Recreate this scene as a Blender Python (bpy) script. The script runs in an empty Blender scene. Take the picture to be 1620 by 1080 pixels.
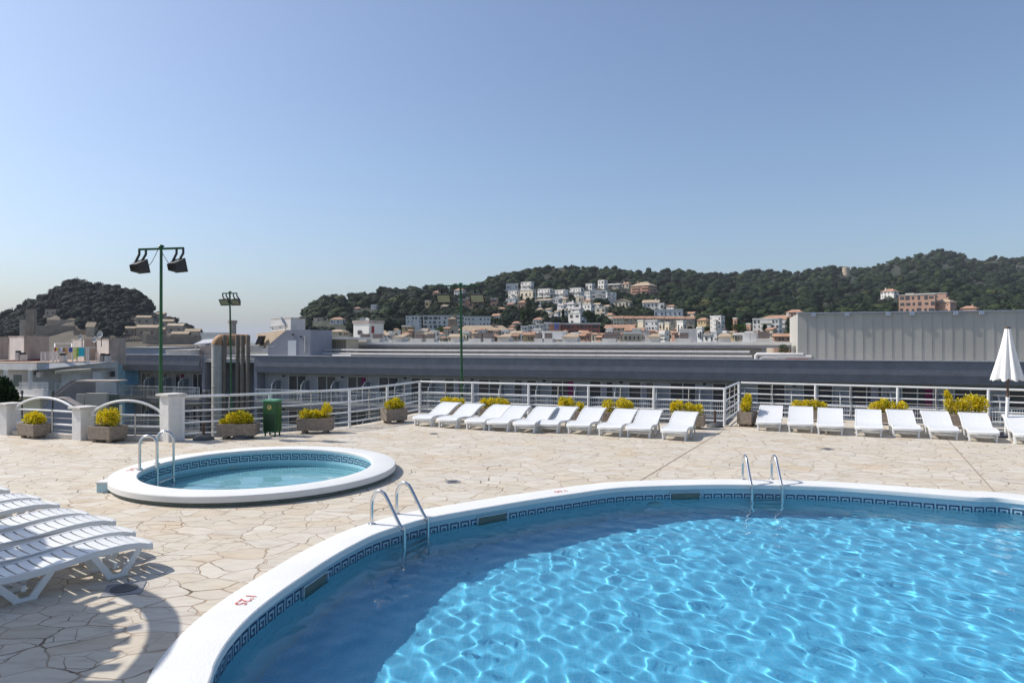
import bpy, bmesh, math, random
import numpy as np
from mathutils import Vector, Matrix
from mathutils.geometry import tessellate_polygon

R = math.radians
random.seed(7)
sc = bpy.context.scene
COL = sc.collection
H, F, CX, CY = 2.1, 1080.0, 810.0, 540.0          # eye height and the photograph's focal length in its own pixels


def G(u, v, z=0.0):
    """point of the horizontal plane z seen at (u, v) of the photograph"""
    y = F * (H - z) / (v - CY)
    return Vector(((u - CX) * y / F, y, z))


def P(u, v, y):
    return Vector(((u - CX) * y / F, y, H + (CY - v) * y / F))


# ------------------------------------------------------------------ light
EL, PHI = R(45), R(13)
SUN = Vector((-math.cos(PHI) * math.cos(EL), math.sin(PHI) * math.cos(EL), math.sin(EL)))
w = bpy.data.worlds.new("World")
sc.world = w
w.use_nodes = True
wn = w.node_tree
sky = wn.nodes.new('ShaderNodeTexSky')
sky.sky_type = 'NISHITA'
sky.sun_disc = False
sky.sun_elevation = EL
sky.sun_rotation = math.atan2(SUN.x, SUN.y)
sky.altitude = 0
sky.air_density = 1.05
sky.dust_density = 1.9
sky.ozone_density = 5.5
hsv = wn.nodes.new('ShaderNodeHueSaturation')
hsv.inputs['Saturation'].default_value = 0.92
hsv.inputs['Value'].default_value = 1.0
wn.links.new(sky.outputs[0], hsv.inputs['Color'])
wn.links.new(hsv.outputs[0], wn.nodes['Background'].inputs[0])
wn.nodes['Background'].inputs[1].default_value = 0.118
sl = bpy.data.lights.new('sun', 'SUN')
sl.energy = 3.75
sl.angle = R(0.5)
sl.color = (1.0, 0.95, 0.87)
sl.cycles.is_caustics_light = True
so = bpy.data.objects.new('sun', sl)
COL.objects.link(so)
so.rotation_euler = SUN.to_track_quat('Z', 'Y').to_euler()

cam = bpy.data.cameras.new('camera')
cam.lens = 24
cam.sensor_width = 36
cam.clip_end = 20000
co = bpy.data.objects.new('camera', cam)
COL.objects.link(co)
co.location = (0, 0, H)
co.rotation_euler = (math.pi / 2, 0, 0)
sc.camera = co
sc.view_settings.view_transform = 'Standard'
sc.view_settings.look = 'None'
sc.view_settings.gamma = 1
sc.view_settings.exposure = 0.35
sc.cycles.use_denoising = True
sc.cycles.max_bounces = 10
sc.cycles.transparent_max_bounces = 16
sc.cycles.sample_clamp_indirect = 6
sc.cycles.volume_step_rate = 1

# ------------------------------------------------------------------ materials
MATS = {}


def nmat(name):
    m = bpy.data.materials.new(name)
    m.use_nodes = True
    nt = m.node_tree
    return m, nt, nt.nodes['Principled BSDF']


def N(nt, kind, **kw):
    n = nt.nodes.new(kind)
    for k, v in kw.items():
        if k.startswith('i_'):
            n.inputs[k[2:].replace('_', ' ')].default_value = v
        else:
            setattr(n, k, v)
    return n


def ramp(nt, fac, stops):
    r = nt.nodes.new('ShaderNodeValToRGB')
    el = r.color_ramp.elements
    while len(el) < len(stops):
        el.new(0.5)
    for e, (p, c) in zip(el, stops):
        e.position = p
        e.color = (*c, 1) if len(c) == 3 else c
    nt.links.new(fac, r.inputs[0])
    return r.outputs[0]


def mixc(nt, fac, a, b, mode='MIX'):
    m = nt.nodes.new('ShaderNodeMix')
    m.data_type = 'RGBA'
    m.blend_type = mode
    for s, val in ((m.inputs[0], fac), (m.inputs[6], a), (m.inputs[7], b)):
        if isinstance(val, (int, float)):
            s.default_value = val
        elif isinstance(val, tuple):
            s.default_value = (*val, 1)
        else:
            nt.links.new(val, s)
    return m.outputs[2]


def mul(c, k):
    return tuple(min(1, x * k) for x in c)


def M(name, color, rough=0.6, var=0.12, scale=3.0, bump=0.0, bscale=40.0, metal=0.0, streak=0.0, streak_col=(0.18, 0.13, 0.09),
      spec=0.5, island=0.0):
    """painted / plastered / stone surface: broad and fine tone variation, optional rain streaks"""
    if name in MATS:
        return MATS[name]
    m, nt, b = nmat(name)
    L = nt.links.new
    tc = N(nt, 'ShaderNodeTexCoord')
    geo = N(nt, 'ShaderNodeNewGeometry')
    pos = geo.outputs['Position']
    n1 = N(nt, 'ShaderNodeTexNoise', i_Scale=scale, i_Detail=5.0, i_Roughness=0.6)
    L(pos, n1.inputs['Vector'])
    c = ramp(nt, n1.outputs['Fac'], [(0.25, mul(color, 1 - var)), (0.75, mul(color, 1 + var))])
    if streak:
        mp = N(nt, 'ShaderNodeMapping')
        mp.inputs['Scale'].default_value = (2.2, 2.2, 0.12)
        L(pos, mp.inputs['Vector'])
        n2 = N(nt, 'ShaderNodeTexNoise', i_Scale=1.2, i_Detail=6.0, i_Roughness=0.65)
        L(mp.outputs[0], n2.inputs['Vector'])
        f = ramp(nt, n2.outputs['Fac'], [(0.48, (0, 0, 0)), (0.72, (streak,) * 3)])
        c = mixc(nt, f, c, streak_col)
    if island:
        mr = N(nt, 'ShaderNodeMapRange')
        mr.inputs[3].default_value = 1 - island
        mr.inputs[4].default_value = 1 + island
        L(geo.outputs['Random Per Island'], mr.inputs[0])
        hs = N(nt, 'ShaderNodeHueSaturation')
        L(c, hs.inputs['Color'])
        L(mr.outputs[0], hs.inputs['Value'])
        c = hs.outputs[0]
    L(c, b.inputs['Base Color'])
    b.inputs['Roughness'].default_value = rough
    b.inputs['Metallic'].default_value = metal
    b.inputs['Specular IOR Level'].default_value = spec
    if bump:
        n3 = N(nt, 'ShaderNodeTexNoise', i_Scale=bscale, i_Detail=4.0)
        L(pos, n3.inputs['Vector'])
        bp = N(nt, 'ShaderNodeBump', i_Strength=bump, i_Distance=0.02)
        L(n3.outputs['Fac'], bp.inputs['Height'])
        L(bp.outputs[0], b.inputs['Normal'])
    MATS[name] = m
    return m


def leafmat(name, stops, trans=0.25, rough=0.55):
    if name in MATS:
        return MATS[name]
    m, nt, b = nmat(name)
    L = nt.links.new
    geo = N(nt, 'ShaderNodeNewGeometry')
    n1 = N(nt, 'ShaderNodeTexNoise', i_Scale=0.35 if 'forest' in name else 6.0, i_Detail=3.0)
    L(geo.outputs['Position'], n1.inputs['Vector'])
    ad = N(nt, 'ShaderNodeMath', operation='ADD')
    L(geo.outputs['Random Per Island'], ad.inputs[0])
    L(n1.outputs['Fac'], ad.inputs[1])
    hf = N(nt, 'ShaderNodeMath', operation='MULTIPLY')
    hf.inputs[1].default_value = 0.5
    L(ad.outputs[0], hf.inputs[0])
    c = ramp(nt, hf.outputs[0], stops)
    L(c, b.inputs['Base Color'])
    b.inputs['Roughness'].default_value = rough
    b.inputs['Specular IOR Level'].default_value = 0.25
    if trans:
        t = N(nt, 'ShaderNodeBsdfTranslucent')
        L(c, t.inputs['Color'])
        mx = N(nt, 'ShaderNodeMixShader')
        mx.inputs[0].default_value = trans
        L(b.outputs[0], mx.inputs[1])
        L(t.outputs[0], mx.inputs[2])
        out = [n for n in nt.nodes if n.type == 'OUTPUT_MATERIAL'][0]
        L(mx.outputs[0], out.inputs['Surface'])
    MATS[name] = m
    return m


WHITE_PLASTIC = M('white_plastic', (0.69, 0.69, 0.68), 0.38, 0.03, 5, 0.05, 60)
WHITE_PAINT = M('white_railing_paint', (0.74, 0.74, 0.73), 0.4, 0.06, 4, 0.05, 30, streak=0.25, streak_col=(0.45, 0.36, 0.28))
WIRE = M('dull_wire', (0.52, 0.49, 0.44), 0.5, 0.2, 9)
STEEL = M('stainless_steel', (0.62, 0.62, 0.62), 0.22, 0.08, 6, metal=1.0)
COPING = M('white_coping', (0.69, 0.685, 0.66), 0.62, 0.07, 1.3, 0.25, 70)
PLASTER = M('rough_white_plaster', (0.72, 0.70, 0.67), 0.8, 0.08, 5, 0.7, 28, streak=0.3, streak_col=(0.42, 0.38, 0.33))
CAPSTONE = M('grey_cap_stone', (0.55, 0.52, 0.48), 0.8, 0.15, 6, 0.3, 40)
AGGREGATE = M('exposed_aggregate_concrete', (0.27, 0.22, 0.175), 0.9, 0.35, 18, 0.8, 60)
KERB = M('kerb_concrete', (0.50, 0.45, 0.39), 0.9, 0.25, 6, 0.5, 30)
GREEN_PAINT = M('green_pole_paint', (0.010, 0.085, 0.025), 0.35, 0.15, 6)
BLACK_METAL = M('black_lamp_metal', (0.028, 0.028, 0.03), 0.45, 0.2, 9)
BIN_GREEN = M('bin_green', (0.016, 0.10, 0.03), 0.35, 0.15, 6)
BIN_LID = M('bin_lid_green', (0.13, 0.34, 0.20), 0.35, 0.1, 6)
DARK_RUBBER = M('dark_base_plastic', (0.065, 0.066, 0.07), 0.6, 0.2, 9)
WOODPOLE = M('brown_parasol_wood', (0.085, 0.045, 0.028), 0.5, 0.2, 12)
SOIL = M('planter_soil', (0.06, 0.04, 0.025), 0.95, 0.3, 30)
STEM = M('brown_stem', (0.11, 0.075, 0.035), 0.8, 0.2, 15)
RED_PAINT = M('faded_red_paint', (0.60, 0.13, 0.11), 0.7, 0.25, 30)
DARK_VOID = M('dark_opening', (0.11, 0.13, 0.11), 0.6, 0.2, 8)
GOLD = M('sticker_yellow', (0.70, 0.55, 0.10), 0.5, 0.08, 20)
STICKER_DARK = M('sticker_grey', (0.20, 0.17, 0.15), 0.5, 0.1, 20)
BLACK = M('black_plastic', (0.02, 0.02, 0.02), 0.5, 0.1, 10)
YLEAF = leafmat('yellow_leaves', [(0.22, (0.17, 0.25, 0.012)), (0.40, (0.58, 0.48, 0.015)), (0.62, (0.84, 0.65, 0.02)), (0.9, (0.88, 0.76, 0.10))], 0.35)
# far and middle ground
FASCIA = M('slate_blue_fascia', (0.195, 0.198, 0.225), 0.75, 0.16, 1.6, 0.6, 9, streak=0.25, streak_col=(0.22, 0.22, 0.26))
FASCIA_EDGE = M('pale_parapet_edge', (0.42, 0.42, 0.44), 0.8, 0.15, 2)
HOTELWALL = M('grey_hotel_wall', (0.42, 0.43, 0.46), 0.8, 0.07, 1.5)
CONCRETE = M('roof_concrete', (0.50, 0.48, 0.45), 0.85, 0.15, 1.5, 0.2, 10, streak=0.3, streak_col=(0.28, 0.25, 0.22))
ROOFSLAB = M('white_roof_slab', (0.66, 0.64, 0.60), 0.85, 0.12, 1.2)
GREYWALL = M('blue_grey_render', (0.28, 0.285, 0.33), 0.8, 0.10, 1.4, streak=0.2, streak_col=(0.2, 0.2, 0.22))
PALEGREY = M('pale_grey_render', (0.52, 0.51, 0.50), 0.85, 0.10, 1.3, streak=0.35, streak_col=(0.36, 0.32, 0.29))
STAINED = M('stained_brown_render', (0.42, 0.355, 0.31), 0.9, 0.2, 1.5, streak=0.5, streak_col=(0.16, 0.12, 0.10))
DIRTYWHITE = M('dirty_white_render', (0.66, 0.60, 0.55), 0.9, 0.10, 1.5, streak=0.4, streak_col=(0.42, 0.33, 0.27))
BLUEWALL = M('sky_blue_render', (0.30, 0.56, 0.80), 0.8, 0.14, 2.5)
CLADDING = M('grey_metal_cladding', (0.43, 0.412, 0.37), 0.45, 0.06, 0.6, streak=0.08, streak_col=(0.30, 0.28, 0.26), island=0.05)
GALV = M('galvanised_duct', (0.50, 0.49, 0.45), 0.5, 0.15, 2.0, streak=0.55, streak_col=(0.30, 0.15, 0.07))
RUSTY = M('rusty_duct', (0.42, 0.24, 0.12), 0.7, 0.4, 3.0, streak=0.6, streak_col=(0.20, 0.08, 0.03))
FLUE = M('stained_flue', (0.21, 0.18, 0.145), 0.85, 0.3, 3.0, streak=0.6, streak_col=(0.10, 0.07, 0.05))
GLASSDARK = M('dark_window_glass', (0.05, 0.055, 0.065), 0.12, 0.3, 1.5, spec=0.8)
CURTAIN = M('magenta_curtain', (0.22, 0.02, 0.10), 0.8, 0.2, 3)
SHEER = M('pale_curtain', (0.36, 0.34, 0.40), 0.8, 0.15, 5)
ALU = M('white_window_frame', (0.60, 0.60, 0.58), 0.5, 0.05, 3)
FROST = M('frosted_screen', (0.20, 0.225, 0.25), 0.35, 0.1, 2)
PIPEW = M('white_pipe_lagging', (0.58, 0.55, 0.53), 0.5, 0.12, 2.0)
LOUVRE = M('brown_grey_louvre', (0.30, 0.245, 0.225), 0.8, 0.2, 4)
TERRA = M('terracotta_tiles', (0.36, 0.205, 0.135), 0.85, 0.3, 0.8, island=0.06)
TANROOF = M('tan_roof_tiles', (0.38, 0.29, 0.20), 0.85, 0.25, 0.9)
GREYROOF = M('grey_roof_tiles', (0.36, 0.33, 0.32), 0.85, 0.25, 0.9)
HWHITE = M('white_house_render', (0.77, 0.735, 0.68), 0.8, 0.07, 0.5, streak=0.25, streak_col=(0.5, 0.44, 0.38))
HCREAM = M('cream_house_render', (0.70, 0.60, 0.45), 0.8, 0.10, 0.5)
HPINK = M('terracotta_pink_render', (0.52, 0.31, 0.22), 0.8, 0.12, 0.5)
HORANGE = M('orange_house_render', (0.52, 0.27, 0.17), 0.8, 0.12, 0.5)
HOCHRE = M('ochre_house_render', (0.50, 0.38, 0.21), 0.8, 0.12, 0.5)
HBEIGE = M('beige_house_render', (0.58, 0.49, 0.37), 0.8, 0.12, 0.5)
HBLUE_SHADED = M('bluish_and_shaded_white_render', (0.68, 0.67, 0.655), 0.8, 0.08, 0.5)  # duller white; also puts shade into the colour of the shaded white blocks
STONE = M('old_castle_stone', (0.32, 0.25, 0.185), 0.95, 0.3, 0.35, 0.5, 0.9)
STONELIGHT = M('pale_castle_stone', (0.47, 0.375, 0.275), 0.95, 0.25, 0.4)
WIN = M('house_window_dark', (0.07, 0.07, 0.075), 0.25, 0.2, 1)
CHAIRW = M('white_garden_chair', (0.75, 0.75, 0.76), 0.5, 0.03, 4)
DISHM = M('grey_satellite_dish', (0.50, 0.49, 0.47), 0.6, 0.12, 4)
AWN = M('cream_striped_awning', (0.62, 0.55, 0.42), 0.8, 0.15, 6)
SHUT = M('white_shutter', (0.66, 0.67, 0.69), 0.6, 0.05, 3)
BEIGESHUT = M('beige_shutter', (0.44, 0.40, 0.33), 0.7, 0.1, 2)
CREAMWALL = M('cream_lower_wall', (0.78, 0.68, 0.48), 0.8, 0.06, 1)
REDROOF = M('dark_red_roof_membrane', (0.13, 0.03, 0.035), 0.8, 0.2, 2)
TILEROOF = M('tan_terrace_tiles', (0.46, 0.33, 0.24), 0.85, 0.2, 2)
BREEZE = M('cream_breeze_block', (0.52, 0.45, 0.33), 0.85, 0.1, 2)
BLUESIGN = M('blue_sign_letter', (0.02, 0.16, 0.62), 0.4, 0.05, 2)


def canopy_mat():
    m, nt, b = nmat('white_parasol_cloth')
    L = nt.links.new
    b.inputs['Base Color'].default_value = (0.76, 0.75, 0.73, 1)
    b.inputs['Roughness'].default_value = 0.85
    geo = N(nt, 'ShaderNodeNewGeometry')
    n = N(nt, 'ShaderNodeTexNoise', i_Scale=9.0, i_Detail=3.0)
    L(geo.outputs['Position'], n.inputs['Vector'])
    bp = N(nt, 'ShaderNodeBump', i_Strength=0.25, i_Distance=0.03)
    L(n.outputs['Fac'], bp.inputs['Height'])
    L(bp.outputs[0], b.inputs['Normal'])
    return m


CLOTH = canopy_mat()


def flagstone_mat():
    m, nt, b = nmat('crazy_paving')
    L = nt.links.new
    geo = N(nt, 'ShaderNodeNewGeometry')
    pos = geo.outputs['Position']
    mp = N(nt, 'ShaderNodeMapping')
    mp.inputs['Rotation'].default_value = (0, 0, R(18))
    mp.inputs['Scale'].default_value = (1.0, 1.35, 1.0)
    L(pos, mp.inputs['Vector'])
    n0 = N(nt, 'ShaderNodeTexNoise', i_Scale=0.9, i_Detail=1.0)
    L(mp.outputs[0], n0.inputs['Vector'])
    n1 = N(nt, 'ShaderNodeTexNoise', i_Scale=5.0, i_Detail=2.0)
    L(mp.outputs[0], n1.inputs['Vector'])

    def off(noise, k, base):
        s = N(nt, 'ShaderNodeVectorMath', operation='SUBTRACT')
        s.inputs[1].default_value = (0.5, 0.5, 0.5)
        L(noise.outputs['Color'], s.inputs[0])
        k_ = N(nt, 'ShaderNodeVectorMath', operation='SCALE')
        k_.inputs['Scale'].default_value = k
        L(s.outputs[0], k_.inputs[0])
        a = N(nt, 'ShaderNodeVectorMath', operation='ADD')
        L(base, a.inputs[0])
        L(k_.outputs[0], a.inputs[1])
        return a.outputs[0]
    vec = off(n1, 0.085, off(n0, 0.55, mp.outputs[0]))
    ve = N(nt, 'ShaderNodeTexVoronoi', feature='DISTANCE_TO_EDGE', voronoi_dimensions='2D', i_Scale=2.95, i_Randomness=1.0)
    vc = N(nt, 'ShaderNodeTexVoronoi', feature='F1', voronoi_dimensions='2D', i_Scale=2.95, i_Randomness=1.0)
    L(vec, ve.inputs['Vector'])
    L(vec, vc.inputs['Vector'])
    # a second, finer set of splits inside some stones
    ve2 = N(nt, 'ShaderNodeTexVoronoi', feature='DISTANCE_TO_EDGE', voronoi_dimensions='2D', i_Scale=5.0, i_Randomness=1.0)
    L(vec, ve2.inputs['Vector'])
    sep = N(nt, 'ShaderNodeSeparateColor')
    L(vc.outputs['Color'], sep.inputs[0])
    gate = N(nt, 'ShaderNodeMath', operation='LESS_THAN')
    gate.inputs[1].default_value = 0.55
    L(sep.outputs[1], gate.inputs[0])
    up = N(nt, 'ShaderNodeMath', operation='MULTIPLY_ADD')   # finer distance + big number where gate
    L(gate.outputs[0], up.inputs[0])
    up.inputs[1].default_value = 5.0
    L(ve2.outputs['Distance'], up.inputs[2])
    half = N(nt, 'ShaderNodeMath', operation='MULTIPLY')
    half.inputs[1].default_value = 1.3
    L(up.outputs[0], half.inputs[0])
    mn = N(nt, 'ShaderNodeMath', operation='MINIMUM')
    L(ve.outputs['Distance'], mn.inputs[0])
    L(half.outputs[0], mn.inputs[1])
    # joint width varies from place to place
    nw = N(nt, 'ShaderNodeTexNoise', i_Scale=2.2, i_Detail=3.0)
    L(pos, nw.inputs['Vector'])
    wd = N(nt, 'ShaderNodeMapRange')
    wd.inputs[1].default_value = 0.3
    wd.inputs[2].default_value = 0.72
    wd.inputs[3].default_value = 0.014
    wd.inputs[4].default_value = 0.042
    L(nw.outputs['Fac'], wd.inputs[0])
    jd = N(nt, 'ShaderNodeMath', operation='DIVIDE')
    L(mn.outputs[0], jd.inputs[0])
    L(wd.outputs[0], jd.inputs[1])
    stone = N(nt, 'ShaderNodeMapRange', interpolation_type='SMOOTHSTEP')
    stone.inputs[1].default_value = 0.55
    stone.inputs[2].default_value = 1.1
    L(jd.outputs[0], stone.inputs[0])
    # stone tones
    c = ramp(nt, sep.outputs[0], [(0.0, (0.50, 0.435, 0.345)), (0.25, (0.555, 0.50, 0.415)), (0.5, (0.53, 0.485, 0.405)), (0.72, (0.58, 0.54, 0.475)), (1.0, (0.52, 0.48, 0.42))])
    mp2 = N(nt, 'ShaderNodeMapping')
    mp2.inputs['Scale'].default_value = (1.2, 3.6, 1)
    mp2.inputs['Rotation'].default_value = (0, 0, R(25))
    L(pos, mp2.inputs['Vector'])
    n3 = N(nt, 'ShaderNodeTexNoise', i_Scale=2.6, i_Detail=8.0, i_Roughness=0.68)
    L(mp2.outputs[0], n3.inputs['Vector'])
    veil = ramp(nt, n3.outputs['Fac'], [(0.30, (0.80, 0.76, 0.72)), (0.5, (1.0, 0.98, 0.95)), (0.72, (1.08, 1.07, 1.05))])
    c = mixc(nt, 1.0, c, veil, 'MULTIPLY')
    n4 = N(nt, 'ShaderNodeTexNoise', i_Scale=1.1, i_Detail=4.0)
    L(pos, n4.inputs['Vector'])
    warm = ramp(nt, n4.outputs['Fac'], [(0.54, (1, 1, 1)), (0.72, (1.0, 0.91, 0.80))])
    c = mixc(nt, 0.8, c, warm, 'MULTIPLY')
    n5 = N(nt, 'ShaderNodeTexNoise', i_Scale=1.7, i_Detail=3.0)
    L(pos, n5.inputs['Vector'])
    jc = ramp(nt, n5.outputs['Fac'], [(0.32, (0.11, 0.075, 0.045)), (0.42, (0.33, 0.25, 0.175)), (0.7, (0.44, 0.35, 0.265))])
    col = mixc(nt, stone.outputs[0], jc, c)
    L(col, b.inputs['Base Color'])
    b.inputs['Roughness'].default_value = 0.72
    b.inputs['Specular IOR Level'].default_value = 0.3
    hgt = N(nt, 'ShaderNodeMath', operation='MULTIPLY_ADD')
    L(n3.outputs['Fac'], hgt.inputs[0])
    hgt.inputs[1].default_value = 0.35
    L(stone.outputs[0], hgt.inputs[2])
    bp = N(nt, 'ShaderNodeBump', i_Strength=0.55, i_Distance=0.012)
    L(hgt.outputs[0], bp.inputs['Height'])
    L(bp.outputs[0], b.inputs['Normal'])
    return m


PAVING = flagstone_mat()


def mosaic_mat(name, ca, cb, grout, size=0.025):
    m, nt, b = nmat(name)
    L = nt.links.new
    uv = N(nt, 'ShaderNodeUVMap', uv_map='UVMap')
    br = N(nt, 'ShaderNodeTexBrick', offset=0.0, squash=1.0)
    br.inputs['Scale'].default_value = 1.0
    br.inputs['Brick Width'].default_value = size
    br.inputs['Row Height'].default_value = size
    br.inputs['Mortar Size'].default_value = size * 0.07
    br.inputs['Mortar Smooth'].default_value = 0.2
    br.inputs['Color1'].default_value = (*ca, 1)
    br.inputs['Color2'].default_value = (*cb, 1)
    br.inputs['Mortar'].default_value = (*grout, 1)
    L(uv.outputs[0], br.inputs['Vector'])
    L(br.outputs['Color'], b.inputs['Base Color'])
    b.inputs['Roughness'].default_value = 0.3
    return m


WALLTILE = mosaic_mat('pale_blue_mosaic', (0.30, 0.46, 0.54), (0.26, 0.42, 0.51), (0.42, 0.52, 0.56))
FLOORTILE = mosaic_mat('pool_floor_mosaic', (0.155, 0.52, 0.745), (0.13, 0.485, 0.71), (0.25, 0.56, 0.755), 0.05)
SMALLTILE = mosaic_mat('wading_pool_mosaic', (0.30, 0.56, 0.635), (0.265, 0.525, 0.60), (0.40, 0.60, 0.655))
KEYTILE = M('navy_mosaic_tiles', (0.008, 0.022, 0.085), 0.45, 0.3, 25)
DARKTILE = M('dark_green_base_tiles', (0.10, 0.13, 0.11), 0.6, 0.25, 14)


def water_mat(name, gloss, tint):
    """refracting water whose mirror part is weakened to what a polarised lens would see"""
    m, nt, b = nmat(name)
    nt.nodes.remove(b)
    L = nt.links.new
    rf = N(nt, 'ShaderNodeBsdfRefraction')
    rf.inputs['IOR'].default_value = 1.33
    rf.inputs['Roughness'].default_value = 0.0
    rf.inputs['Color'].default_value = (*tint, 1)
    gl = N(nt, 'ShaderNodeBsdfGlossy')
    gl.inputs['Roughness'].default_value = 0.0
    fr = N(nt, 'ShaderNodeFresnel', i_IOR=1.33)
    k = N(nt, 'ShaderNodeMath', operation='MULTIPLY')
    k.inputs[1].default_value = gloss
    L(fr.outputs[0], k.inputs[0])
    mx = N(nt, 'ShaderNodeMixShader')
    L(k.outputs[0], mx.inputs[0])
    L(rf.outputs[0], mx.inputs[1])
    L(gl.outputs[0], mx.inputs[2])
    out = [n for n in nt.nodes if n.type == 'OUTPUT_MATERIAL'][0]
    L(mx.outputs[0], out.inputs['Surface'])
    return m


WATER = water_mat('clear_pool_water', 0.8, (0.86, 0.985, 1.0))
STILLWATER = water_mat('still_pool_water', 1.0, (0.90, 0.99, 1.0))


def hill_mat():
    m, nt, b = nmat('wooded_slope_soil')
    L = nt.links.new
    geo = N(nt, 'ShaderNodeNewGeometry')
    n = N(nt, 'ShaderNodeTexNoise', i_Scale=0.03, i_Detail=6.0, i_Roughness=0.65)
    L(geo.outputs['Position'], n.inputs['Vector'])
    c = ramp(nt, n.outputs['Fac'], [(0.35, (0.012, 0.017, 0.008)), (0.55, (0.024, 0.028, 0.012)), (0.66, (0.07, 0.058, 0.032)), (0.76, (0.20, 0.14, 0.085))])
    L(c, b.inputs['Base Color'])
    b.inputs['Roughness'].default_value = 0.95
    return m


HILL = hill_mat()
GROUND = M('valley_ground', (0.10, 0.105, 0.075), 0.95, 0.25, 0.05)
def woodmat(name, stops):
    """leaf tone read from the per-tree attribute the wood carries"""
    m, nt, b = nmat(name)
    at = N(nt, 'ShaderNodeAttribute', attribute_name='tone')
    nt.links.new(ramp(nt, at.outputs['Fac'], stops), b.inputs['Base Color'])
    b.inputs['Roughness'].default_value = 0.85
    b.inputs['Specular IOR Level'].default_value = 0.2
    return m


FOREST = woodmat('forest_crowns', [(0.05, (0.006, 0.011, 0.006)), (0.3, (0.011, 0.021, 0.008)), (0.55, (0.021, 0.036, 0.012)), (0.78, (0.040, 0.052, 0.016)), (1.0, (0.075, 0.075, 0.028))])
CASTLEWOOD = woodmat('dark_forest_crowns', [(0.05, (0.003, 0.007, 0.008)), (0.35, (0.006, 0.012, 0.010)), (0.7, (0.014, 0.021, 0.014)), (1.0, (0.042, 0.044, 0.026))])
FORESTLEAF = leafmat('single_pine_leaves', [(0.2, (0.006, 0.012, 0.007)), (0.5, (0.012, 0.022, 0.010)), (0.8, (0.025, 0.036, 0.014))], 0.1)
TREELEAF = leafmat('dark_green_leaves', [(0.2, (0.010, 0.022, 0.008)), (0.5, (0.022, 0.045, 0.014)), (0.8, (0.05, 0.085, 0.025))], 0.2)
LIGHTLEAF = leafmat('fresh_green_leaves', [(0.2, (0.03, 0.06, 0.012)), (0.5, (0.06, 0.11, 0.02)), (0.8, (0.11, 0.16, 0.04))], 0.2)
BARK = M('tree_bark', (0.09, 0.06, 0.04), 0.9, 0.3, 8)


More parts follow.
